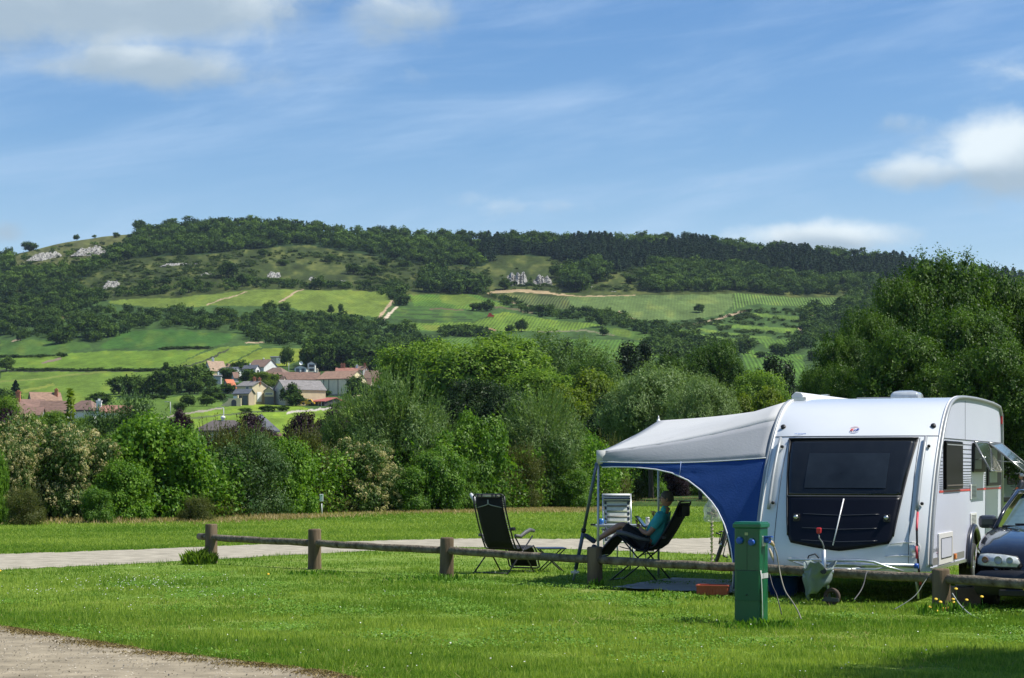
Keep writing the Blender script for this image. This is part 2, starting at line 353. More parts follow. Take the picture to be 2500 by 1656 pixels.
# land behind the crest drops away
back_d = [1600, 1900, 2600]; back_z = [-6, -45, -160]
Xb = []; Zb = []; Yb = []
for d_, z_ in zip(back_d, back_z):
    Xb.append((xs - 1250) / F * d_); Yb.append(np.full(nx, float(d_))); Zb.append(ZZ[-1] + z_)
XXa = np.vstack([XX] + [np.array(Xb)]); YYa = np.vstack([DD] + [np.array(Yb)]); ZZa = np.vstack([ZZ] + [np.array(Zb)])
Ca = np.concatenate([Cc, np.repeat(Cc[-1:], 3, 0)], 0); NY = ny + 3
V = np.stack([XXa, YYa, ZZa], -1).reshape(-1, 3).astype(np.float32)
ii, jj = np.meshgrid(np.arange(NY - 1), np.arange(nx - 1), indexing='ij'); a = (ii * nx + jj).ravel()
Fq = np.stack([a, a + 1, a + nx + 1, a + nx], 1).astype(np.int32)
me = bpy.data.meshes.new('hills'); me.vertices.add(len(V)); me.vertices.foreach_set('co', V.ravel()); me.loops.add(Fq.size); me.loops.foreach_set('vertex_index', Fq.ravel())
me.polygons.add(len(Fq)); me.polygons.foreach_set('loop_start', np.arange(0, Fq.size, 4, dtype=np.int32)); me.polygons.foreach_set('use_smooth', np.ones(len(Fq), bool))
at_ = me.attributes.new('cover', 'FLOAT_COLOR', 'POINT'); at_.data.foreach_set('color', Ca.reshape(-1, 4).ravel()); me.update(calc_edges=True); me.validate()
hills = bpy.data.objects.new('hills', me); COL.objects.link(hills); tag(hills, kind='structure')
hm = bpy.data.materials.new('hill_cover'); hm.use_nodes = True; t = hm.node_tree; b = t.nodes['Principled BSDF']; b.inputs['Roughness'].default_value = .95; b.inputs['Specular IOR Level'].default_value = .1
A = t.nodes.new('ShaderNodeAttribute'); A.attribute_name = 'cover'; T = t.nodes.new('ShaderNodeTexCoord')
def hn(t, T, scale, det, sc=(1, 1, 1), rot=0):
    mp = t.nodes.new('ShaderNodeMapping'); mp.inputs['Scale'].default_value = sc; mp.inputs['Rotation'].default_value = (0, 0, rot); t.links.new(T.outputs['Object'], mp.inputs[0])
    n = t.nodes.new('ShaderNodeTexNoise'); n.inputs['Scale'].default_value = scale; n.inputs['Detail'].default_value = det; n.inputs['Roughness'].default_value = .65; t.links.new(mp.outputs[0], n.inputs['Vector']); return n.outputs[0]
nz = hn(t, T, .35, 6); nz2 = hn(t, T, .085, 5, (1, .4, 1))
def mm(t, op, a, b, clamp=False):
    n = t.nodes.new('ShaderNodeMath'); n.operation = op; n.use_clamp = clamp
    for i, x in enumerate((a, b)):
        if isinstance(x, (int, float)): n.inputs[i].default_value = x
        else: t.links.new(x, n.inputs[i])
    return n.outputs[0]
wv = t.nodes.new('ShaderNodeTexWave'); wv.wave_type = 'BANDS'; wv.bands_direction = 'X'; wv.inputs['Scale'].default_value = .19; wv.inputs['Distortion'].default_value = .7; wv.inputs['Detail'].default_value = 2
mpw = t.nodes.new('ShaderNodeMapping'); mpw.inputs['Rotation'].default_value = (0, 0, .09); t.links.new(T.outputs['Object'], mpw.inputs[0]); t.links.new(mpw.outputs[0], wv.inputs[0])
rows = mm(t, 'MULTIPLY', mm(t, 'SUBTRACT', wv.outputs[0], .5), mm(t, 'MULTIPLY', A.outputs['Alpha'], 1.0))
f = mm(t, 'ADD', mm(t, 'ADD', .42, mm(t, 'MULTIPLY', nz, 1.15)), rows)
f = mm(t, 'ADD', f, mm(t, 'MULTIPLY', mm(t, 'SUBTRACT', nz2, .5), 1.1))
mu = t.nodes.new('ShaderNodeMixRGB'); mu.blend_type = 'MULTIPLY'; mu.inputs[0].default_value = 1; t.links.new(A.outputs['Color'], mu.inputs[1])
cb = t.nodes.new('ShaderNodeCombineXYZ')
for i in range(3): t.links.new(f, cb.inputs[i])
t.links.new(cb.outputs[0], mu.inputs[2]); t.links.new(mu.outputs[0], b.inputs['Base Color'])
bp = t.nodes.new('ShaderNodeBump'); bp.inputs['Distance'].default_value = 1.2; bp.inputs['Strength'].default_value = .6; t.links.new(nz, bp.inputs['Height']); t.links.new(bp.outputs[0], b.inputs['Normal'])
me.materials.append(hm)
def hz(px, py):       # exact surface point, with the small undulation
    D = float(Dof(px, py)); X = (px - 1250) / F * D; z = CH + (HZ - py) / F * D; k = min(1, max(0, (D - 500) / 400))
    z += k * (float(smooth_noise(np.array([X + 900]), np.array([D]), 60, 1)[0]) * 1.2 + float(smooth_noise(np.array([X + 900]), np.array([D]), 22, 2)[0]) * .5)
    return Vector((X, D, z))

# ------------------------------------------------------------------ near ground: lawn, paths
gm = bpy.data.materials.new('lawn_soil'); gm.use_nodes = True; t = gm.node_tree; b = t.nodes['Principled BSDF']; b.inputs['Roughness'].default_value = .95; b.inputs['Specular IOR Level'].default_value = .1
T = t.nodes.new('ShaderNodeTexCoord'); na = hn(t, T, .35, 5, (1, 1.6, 1)); nb = hn(t, T, 9, 6); nc = hn(t, T, 1.6, 4, (1, 1.5, 1))
cr = t.nodes.new('ShaderNodeValToRGB'); t.links.new(mm(t, 'ADD', mm(t, 'MULTIPLY', na, .6), mm(t, 'MULTIPLY', nc, .4)), cr.inputs[0])
cr.color_ramp.elements[0].position = .34; cr.color_ramp.elements[0].color = (.11, .19, .025, 1); cr.color_ramp.elements[1].position = .68; cr.color_ramp.elements[1].color = (.28, .28, .10, 1)
e = cr.color_ramp.elements.new(.52); e.color = (.16, .25, .04, 1)
mu = t.nodes.new('ShaderNodeMixRGB'); mu.blend_type = 'MULTIPLY'; mu.inputs[0].default_value = 1; t.links.new(cr.outputs[0], mu.inputs[1])
mr = t.nodes.new('ShaderNodeMapRange'); mr.inputs[1].default_value = .25; mr.inputs[2].default_value = .75; mr.inputs[3].default_value = .6; mr.inputs[4].default_value = 1.35; t.links.new(nb, mr.inputs[0])
cb = t.nodes.new('ShaderNodeCombineXYZ')
for i in range(3): t.links.new(mr.outputs[0], cb.inputs[i])
t.links.new(cb.outputs[0], mu.inputs[2]); t.links.new(mu.outputs[0], b.inputs['Base Color'])
bp = t.nodes.new('ShaderNodeBump'); bp.inputs['Distance'].default_value = .05; bp.inputs['Strength'].default_value = .7; t.links.new(nb, bp.inputs['Height']); t.links.new(bp.outputs[0], b.inputs['Normal'])
g = MB(); rows_ = []
yy = list(np.arange(-40, 5, 5)) + list(np.arange(6, 60, 1.5)) + list(np.arange(62, 135, 4))
for y in yy: rows_.append([(x, y, gz(x, y) - (.0 if y < 100 else (y - 100) * .0)) for x in list(np.arange(-60, -14, 4)) + list(np.arange(-13, 13, 1.0)) + list(np.arange(14, 61, 4))])
g.grid(rows_); lawn = g.build('ground', gm); tag(lawn, kind='structure')
def strip(name, far, near, mat, lift, cols=80, seed=1, wob=.12, x0=None):
    r = np.random.default_rng(seed); g = MB(); R = []
    fx = np.array([p[0] for p in far]); fy = np.array([p[1] for p in far]); nx_ = np.array([p[0] for p in near]); ny_ = np.array([p[1] for p in near])
    for i in range(cols + 1):
        s = i / cols; X0 = np.interp(s, np.linspace(0, 1, len(fx)), fx); Y0 = np.interp(s, np.linspace(0, 1, len(fy)), fy); X1 = np.interp(s, np.linspace(0, 1, len(nx_)), nx_); Y1 = np.interp(s, np.linspace(0, 1, len(ny_)), ny_)
        a_ = r.uniform(-wob, wob); b_ = r.uniform(-wob, wob)
        R.append([(X0 + (X1 - X0) * k, Y0 + a_ * (1 - k) + (Y1 - Y0 + b_ * k) * k, gz(X0 + (X1 - X0) * k, 0) + lift) for k in np.linspace(0, 1, 9)])
    g.grid(R, mi=0); o = g.build(name, mat); return o
pathm = M('path_gravel', (.34, .31, .24), .95, var=.3, scale=2.6, bump=.5, bscale=30, spec=.1)
graym = M('near_gravel', (.275, .235, .165), .95, var=.32, scale=3, bump=.35, bscale=45, spec=.1)
def G(px, py): q = onground(px, py); return (q.x, q.y)
PATH_F = [(-30, 33.5), G(0,1354), G(350,1342), G(700,1327), G(1110,1316), G(1400,1317), G(1640,1316), G(1780,1313), (10, 50), (40, 56)]
PATH_N = [(-30, 27.5), G(0,1392), G(350,1376), G(700,1356), G(1110,1336), G(1400,1341), G(1640,1350), G(1780,1357), (7.5, 36), (40, 34)]
p = strip('path', PATH_F, PATH_N, pathm, .006, cols=240, seed=3, wob=.28); tag(p, kind='structure')
GR_E = [(-30, 34), G(0,1529), G(190,1560), G(380,1591), G(646,1622), G(798,1641), (-.55, 14.6), (2, 11.5)]
GR_N = [(-30, -20), (-20, 2), (-16, 2), (-12, 2), (-8, 2), (-5, 2), (-3, 2), (-1, 2)]
p = strip('gravel_road', GR_E, GR_N, graym, .006, cols=120, seed=5, wob=.05); tag(p, kind='structure')
p = strip('far_path', [(16, 82), (30, 84), (60, 90)], [(16, 79), (30, 80), (60, 84)], pathm, .006, cols=20); tag(p, kind='structure')
# where bushes stand: hedge foot line, as (px, ground row)
HFX = [-200, 0, 300, 550, 785, 1000, 1250, 1340, 1500, 1560, 1700, 1800, 2600]; HFY = [1276, 1272, 1272, 1268, 1255, 1248, 1243, 1240, 1236, 1216, 1213, 1212, 1205]
def blades(rng, X, Y, Z, h, wd, lean=.5):
    n = len(X); a = rng.uniform(0, 2 * np.pi, n); l = rng.uniform(.2, 1, n) * lean; hh = h * rng.uniform(.55, 1.25, n); ww = wd * rng.uniform(.7, 1.3, n) / 2
    b = rng.uniform(0, 2 * np.pi, n); base = np.stack([X, Y, Z], 1); side = np.stack([np.cos(a) * ww, np.sin(a) * ww, np.zeros(n)], 1)
    tip = base + np.stack([np.cos(b) * l * hh, np.sin(b) * l * hh, hh], 1)
    return np.stack([base - side, base + side, tip], 1)
def gzv(x): t = np.clip((x + 2) / 7.5, 0, 1); return -.08 * t * t * (3 - 2 * t)
def band(rng, n, p0, p1, x0=-20, x1=2680):           # random ground points, p0..p1 rows, denser up close
    px = rng.uniform(x0, x1, n); u = rng.uniform(0, 1, n); py = p0 + (p1 - p0) * u
    Y = CH * F / (py - HZ); X = (px - 1250) / F * Y; Y = (CH - gzv(X)) * F / (py - HZ); return px, py, X, Y
def interp_xy(pts, X): P = sorted(pts); return np.interp(X, [p[0] for p in P], [p[1] for p in P])
rng = np.random.default_rng(11)
px, py, X, Y = band(rng, 620000, 1335, 1680)
keep = (Y > interp_xy(GR_E, X) + rng.normal(0, .10, len(X))) & ~((Y < interp_xy(PATH_F, X) - rng.uniform(-.1, .1, len(X))) & (Y > interp_xy(PATH_N, X) + rng.normal(0, .12, len(X)))) & (rng.uniform(0, 1, len(X)) < np.clip(1.4 - Y / 60, .3, 1))
X, Y = X[keep], Y[keep]
h = .034 + .022 * smooth_noise(X + 60, Y, .9, 21) + .020 * smooth_noise(X + 60, Y, .25, 22); wd = .0045 + Y * .00016
Tn = np.clip(.48 + .42 * smooth_noise(X + 60, Y, 2.2, 23) + .34 * smooth_noise(X + 60, Y, .5, 24) + rng.normal(0, .2, len(X)), 0, 1)
th_ = math.radians(21.5); lx_ = (X - 4.51) * math.cos(th_) - (Y - 26.72) * math.sin(th_); ly_ = (X - 4.51) * math.sin(th_) + (Y - 26.72) * math.cos(th_); k = ~((lx_ > -3.33) & (lx_ < -1.22) & (ly_ > -.33) & (ly_ < 2.6)); X, Y, h, wd, Tn = X[k], Y[k], h[k], wd[k], Tn[k]
bigb = rng.uniform(0, 1, len(X)) < .07; h = h * rng.uniform(.6, 1.35, len(X)) * np.where(bigb, 1.5, 1); wd = wd * np.where(bigb, 1.9, 1); Tn = np.clip(Tn + bigb * rng.uniform(-.4, .5, len(X)), 0, 1)
grass = FOL('grass_blade', (.105, .215, .022), (.35, .44, .085), .42, .5, .3)
o = fastmesh('lawn_grass', blades(rng, X, Y, gzv(X), h, wd), 3, Tn, grass); tag(o, 'short bright green grass of the lawn around the wooden fence', kind='stuff')
px, py, X, Y = band(rng, 330000, 1212, 1360)
foot = np.interp(px, HFX, HFY); keep = (py > foot - 4) & ~((Y < interp_xy(PATH_F, X) - rng.uniform(-.2, .1, len(X))) ) ; X, Y = X[keep], Y[keep]
Tn = np.clip(.5 + .35 * smooth_noise(X + 60, Y, 5, 25) + .2 * smooth_noise(X + 60, Y, 1.5, 26) + rng.normal(0, .18, len(X)), 0, 1)
o = fastmesh('mown_grass', blades(rng, X, Y, gzv(X), .05, .022 + Y * .0002), 3, Tn, grass); tag(o, 'mown grass between the pale path and the hedge', kind='stuff')
# dry straw-coloured fringe below the hedge
px = rng.uniform(-20, 1960, 90000); foot = np.interp(px, HFX, HFY); py = foot + rng.normal(2, 3.5, len(px)); py = np.maximum(py, foot - 8)
Y = CH * F / (py - HZ); X = (px - 1250) / F * Y; hh = .09 + .10 * np.clip(smooth_noise(X + 90, Y, 2.5, 31), 0, 1)
keep = rng.uniform(0, 1, len(px)) < .12 + .88 * np.clip(smooth_noise(X + 90, Y * .5, 3.0, 32) * 1.4 + .35, 0, 1); X, Y, hh = X[keep], Y[keep], hh[keep]
straw = FOL('dry_grass', (.24, .19, .07), (.50, .38, .21), .3, .7, .2)
o = fastmesh('dry_grass', blades(rng, X, Y, gzv(X), hh, .035, 1.0), 3, rng.uniform(0, 1, len(X)), straw); tag(o, 'straw coloured dry grass along the foot of the hedge', kind='stuff')
# loose stones on the near gravel, dead leaves and moss along its edge
n = 8000; X = rng.uniform(-6.5, 1.5, n); Y = rng.uniform(14, 22, n); k = (Y < interp_xy(GR_E, X) - .02); X, Y = X[k], Y[k]; n = len(X); C = np.stack([X, Y, gzv(X) + .012], 1); sz = rng.uniform(.5, 1.6, n)
o = fastmesh('gravel_stones', quads(rng, C, np.array([0, -.3, 1]) + rng.normal(size=(n, 3)) * .35, .020, .014), 4, rng.uniform(0, 1, n), FOL('stone_bits', (.13, .11, .08), (.50, .45, .36), 0, .9, .2)); tag(o, 'small pale stones scattered on the near gravel', kind='stuff')
n = 16000; X = rng.uniform(-6.5, 1.5, n); Y = interp_xy(GR_E, X) - np.abs(rng.normal(0, .28, n)); k = rng.uniform(0, 1, n) < .25 + .75 * (smooth_noise(X + 70, Y * 2, .7, 44) > -.1); X, Y = X[k], Y[k]; n = len(X); C = np.stack([X, Y, gzv(X) + .014], 1)
o = fastmesh('edge_litter', quads(rng, C, np.array([0, 0, 1]) + rng.normal(size=(n, 3)) * .4, .030, .010), 4, rng.uniform(0, 1, n), FOL('litter', (.085, .06, .035), (.30, .24, .10), .1, .9, .1)); tag(o, 'brown litter and dry moss along the gravel edge', kind='stuff')
# darker clover cushions and a few dry straws in the lawn
pp = rng.uniform(0, 1, (70, 2)); cx = -6.5 + pp[:, 0] * 13; cy = 16.5 + pp[:, 1] * 15; per = 420; X = np.repeat(cx, per) + rng.normal(0, .22, 70 * per); Y = np.repeat(cy, per) + rng.normal(0, .30, 70 * per)
k = (Y > interp_xy(GR_E, X) + .05) & ~((Y < interp_xy(PATH_F, X)) & (Y > interp_xy(PATH_N, X))); X, Y = X[k], Y[k]; n = len(X); C = np.stack([X, Y, gzv(X) + rng.uniform(.025, .06, n)], 1)
o = fastmesh('clover_patches', quads(rng, C, np.array([0, -.25, 1]) + rng.normal(size=(n, 3)) * .35, .026, .022), 4, rng.uniform(0, 1, n), FOL('clover', (.08, .19, .018), (.20, .34, .045), .3)); tag(o, 'darker clover cushions growing in the lawn', kind='stuff')
X = rng.uniform(-7, 7, 9000); Y = rng.uniform(15.5, 32, 9000); k = (Y > interp_xy(GR_E, X) + .05) & (smooth_noise(X + 60, Y, 1.6, 27) > .15); X, Y = X[k], Y[k]
o = fastmesh('dry_straws', blades(rng, X, Y, gzv(X), .05, .006, 2.2), 3, rng.uniform(0, 1, len(X)), straw); tag(o, 'dry straw coloured blades in the worn parts of the lawn', kind='stuff')
# clover and daisy heads in the lawn
px = np.concatenate([rng.normal(330, 110, 150), rng.uniform(-10, 2500, 150), rng.normal(100, 40, 22), rng.normal(480, 90, 50)]); py = np.concatenate([rng.normal(1435, 16, 150), rng.uniform(1380, 1650, 150), rng.normal(1450, 5, 22), rng.normal(1448, 26, 50)])
Y = CH * F / (py - HZ); X = (px - 1250) / F * Y; k = Y > interp_xy(GR_E, X) + .2; X, Y = X[k], Y[k]; n = len(X); C = np.stack([X, Y, gzv(X) + .06], 1)
o = fastmesh('daisy_heads', quads(rng, C, np.array([0, -.5, 1]) + rng.normal(size=(n, 3)) * .2, .016, .016), 4, rng.uniform(0, 1, n), FOL('daisy', (.5, .5, .45), (.85, .85, .8), .2)); tag(o, 'small white clover and daisy heads dotted over the lawn', kind='stuff')
# ------------------------------------------------------------------ woods and scrub on the hill
rng = np.random.default_rng(21)
def far_template(kind, n, seed):
    r = np.random.default_rng(seed)
    if kind == 'round':
        B = auto_blobs(r, .5, .42, .55, 7, .55, -.7); Q, T = crown(r, B, n // 8, 8, .08, .15, .12, core=0)
    elif kind == 'bush':
        B = auto_blobs(r, .5, .36, .36, 6, .55, -.5); Q, T = crown(r, B, n // 8, 8, .08, .17, .13, core=0)
    else:
        z = r.uniform(.08, 1, n); a = r.uniform(0, 6.28, n); rad = (1 - z) ** .75 * .30 * (1 + .25 * np.sin(z * 40)) * r.uniform(.7, 1.05, n) + .02
        C = np.stack([np.cos(a) * rad, np.sin(a) * rad, z], 1); Q = quads(r, C, np.stack([np.cos(a), np.sin(a), np.full(n, .6)], 1) + r.normal(size=(n, 3)) * .3, .12, .08); T = r.uniform(0, 1, n)
    return Q.reshape(-1, 3), T
TPL = {k: [far_template(k, n, 50 + i) for i in range(4)] for k, n in (('round', 300), ('bush', 180), ('cone', 190))}
def scatter(name, label, pts, kind, hm_, wf, mat, seed, sink=.08, tvar=(.0, 1), group=None):
    """pts: (px,py) foot points on the hill; every tree is a loose crown of leaf faces"""
    r = np.random.default_rng(seed); VV = []; TT = []
    for (px, py) in pts:
        p = hz(px, py); h = r.uniform(*hm_); w_ = h * r.uniform(*wf); v, t_ = TPL[kind][r.integers(4)]; a = r.uniform(0, 6.28)
        R = np.array([[math.cos(a), -math.sin(a), 0], [math.sin(a), math.cos(a), 0], [0, 0, 1]])
        VV.append((v @ R.T) * [w_, w_, h] + [p.x, p.y, p.z - sink * h]); b_ = tvar[0] + (tvar[1] - tvar[0]) * r.uniform() ** 1.35; TT.append(np.clip(b_ * .8 + t_ * .2, 0, 1))
    o = fastmesh(name, np.concatenate(VV), 4, np.concatenate(TT), mat); tag(o, label, kind='stuff'); return o
def sample(poly, n, seed, extra=None):
    r = np.random.default_rng(seed); P = np.array(poly); x0, y0 = P.min(0); x1, y1 = P.max(0); out = []
    while len(out) < n:
        x = r.uniform(x0, x1, 400); y = r.uniform(y0, y1, 400); k = inpoly(x, y, poly)
        if extra is not None: k &= extra(x, y)
        out += list(zip(x[k], y[k]))
    return out[:n]
LEAF_FAR = FOL('far_leaf', (.011, .034, .008), (.12, .20, .03), .2, .7, .15)
LEAF_PINE = FOL('far_pine', (.010, .026, .012), (.026, .052, .020), .1, .7, .15)
LEAF_SCRUB = FOL('far_scrub', (.03, .06, .014), (.11, .165, .04), .2, .7, .15)
ridge_top = [(x, ridge(x) - 2) for x in range(-300, 2700, 60)]
WP = ridge_top + [(2700, 700)] + WB[::-1][1:] + [(-300, 720)]
bare = lambda x, y: ~inpoly(x, y + 4, BARE) & ~inpoly(x, y - 10, BARE) & ~((x > 35) & (x < 330) & (y < ridge(x) + 6)) 
pine_zone = lambda x, y: (x > 1175) & (y > ridge(x) + 10 + 12 * np.sin(x / 40.) + (x < 1400) * 6)
scatter('ridge_wood', 'dense mixed green wood covering the ridge of the hill', sample(WP, 2300, 1, lambda x, y: bare(x, y) & ~pine_zone(x, y)), 'round', (3.5, 8.5), (.75, 1.15), LEAF_FAR, 1)
scatter('pine_wood', 'dark pine wood below the ridge on the right half of the hill', sample(WP, 1800, 2, pine_zone), 'cone', (5.5, 9), (1.1, 1.7), LEAF_PINE, 2)
scatter('spruce_row', 'pointed conifers poking up from the ridge line', [(x, float(ridge(x)) + 4) for x in np.random.default_rng(3).uniform(500, 760, 60)], 'cone', (5, 8), (.6, .9), LEAF_PINE, 3)
ZB = [([(0,683),(160,700),(270,737),(160,775),(36,812),(-60,830),(-200,700)], 400, (3.5, 7.5)),
 ([(162,778),(270,757),(341,763),(539,766),(682,771),(850,783),(935,792),(985,804),(1060,822),(1080,852),(1090,890),(1000,925),(850,915),(752,895),(752,850),(600,842),(575,812),(360,806),(250,836),(140,840),(36,832),(0,827),(36,808)], 640, (2.2, 6.0)),
 ([(280,729),(290,712),(400,690),(520,693),(610,682),(700,690),(850,697),(960,698),(1000,716),(960,728),(850,706),(610,704),(431,719)], 190, (2.6, 5.5)),
 ([(1030,690),(1080,672),(1105,690),(1177,702),(1180,719),(1033,716)], 80, (6, 10)),
 ([(1375,680),(1446,655),(1482,668),(1475,692),(1410,712),(1382,708)], 60, (7, 11)),
 ([(1572,685),(1600,650),(1791,658),(1900,675),(2140,694),(2130,718),(2050,718),(1800,718),(1600,719),(1570,712)], 520, (4, 8.5)),
 ([(1177,716),(1249,739),(1310,760),(1364,764),(1482,762),(1554,786),(1640,794),(1680,822),(1650,838),(1554,811),(1482,793),(1300,775),(1249,757)], 200, (2, 5.5)),
 ([(1080,804),(1177,810),(1195,820),(1080,820)], 50, (4, 6)), ([(1964,752),(2074,764),(2150,806),(2000,840),(1967,858),(1910,872),(1960,825)], 150, (4, 8)),
 ([(1600,818),(1715,835),(1800,848),(1810,880),(1700,890),(1560,870)], 110, (4, 7)), ([(2060,730),(2150,720),(2200,800),(2080,800)], 60, (5, 9)),
 ([(945,700),(985,700),(990,745),(965,750),(955,720)], 26, (4, 7)), ([(760,880),(1000,905),(1000,960),(930,915),(780,905)], 90, (6, 11))]
PTS = []; 
for i, (P, n, hh) in enumerate(ZB): PTS.append((sample(P, n, 40 + i), hh))
for i, (P, hh) in enumerate(PTS):
    names = ['leafy wood on the left flank of the hill', 'bushy woodland belt between the upper vineyards and the village', 'row of bushes along the top edge of the upper left vineyard', 'dark tree clump above the middle vineyards', 'round tree clump right of the white cliff',
             'wood just above the right hand vineyards', 'diagonal bushy strip crossing the middle of the slope', 'short hedge line between the middle plots', 'bushes around the dirt tracks at the right edge of the slope', 'bushy ground at the foot of the terraced plots', 'trees beside the track at the far right of the slope', 'bushes around the fork of the dirt track', 'dark trees rising right behind the village roofs']
    scatter('hillside_wood' if i in (0, 1, 3, 4, 5, 10, 12) else 'hillside_bushes', names[i], P, 'round' if i in (0, 3, 4, 5, 10, 12) else 'bush' if i != 1 else 'round', hh, (.85, 1.3), LEAF_FAR, 60 + i, tvar=(.0, .8) if i != 12 else (0, .35))
# low scrub dotted over the rough grass
SC = [(0,700),(300,640),(640,610),(850,620),(1177,655),(1350,635),(1600,660),(1600,712),(1200,708),(960,696),(600,680),(430,690),(280,715),(170,770),(0,800)]
scatter('hillside_scrub', 'low scrub dotted over the rough grassy slope', sample(SC, 1250, 70, lambda x, y: ~((x > 1195) & (x < 1350) & (y > 640) & (y < 706)) & ~((x > 635) & (x < 860) & (y > 645) & (y < 695))), 'bush', (.8, 3.0), (1.2, 2.2), LEAF_SCRUB, 71, tvar=(.1, 1))
scatter('cliff_foot_bushes', 'small bushes growing at the foot of the white slabs', [(1226 + i * 6.2, 699 + 2 * math.sin(i)) for i in range(21)] + [(1294, 680), (1296, 688), (1225, 672), (1262, 655)], 'bush', (1.5, 3.8), (1.1, 1.8), LEAF_FAR, 88)
scatter('cliff_bushes', 'bushes growing on and under the grey cliffs at the left crest', sample([(50,622),(150,600),(260,590),(270,640),(150,660),(60,660)], 70, 79), 'bush', (1.5, 4), (1.1, 1.8), LEAF_FAR, 80)
TERR = [(1640,790),(1830,758),(1990,760),(1980,860),(1900,850),(1680,832)]
scatter('terrace_scrub', 'low bushes on the banks between the right hand terraces', sample(TERR, 260, 72, lambda x, y: ~np.logical_or.reduce([inpoly(x, y, P) for P, c, r in VPOLY[16:25]])), 'bush', (1, 2.4), (1.4, 2.6), LEAF_SCRUB, 73, tvar=(0, .7))
LINE = [(30 + i * 7.5, 903 - (i > 45) * (i - 45) * .35) for i in range(58)] + [(0 + i * 8, 874 - i * .4) for i in range(18)] + [(395 + i * 6, 856 + math.sin(i) * .6) for i in range(20)]
scatter('vineyard_hedge', 'low dark hedge line crossing the vineyards left of the village', LINE, 'bush', (.9, 1.9), (1.6, 2.8), LEAF_SCRUB, 75, tvar=(0, .4))
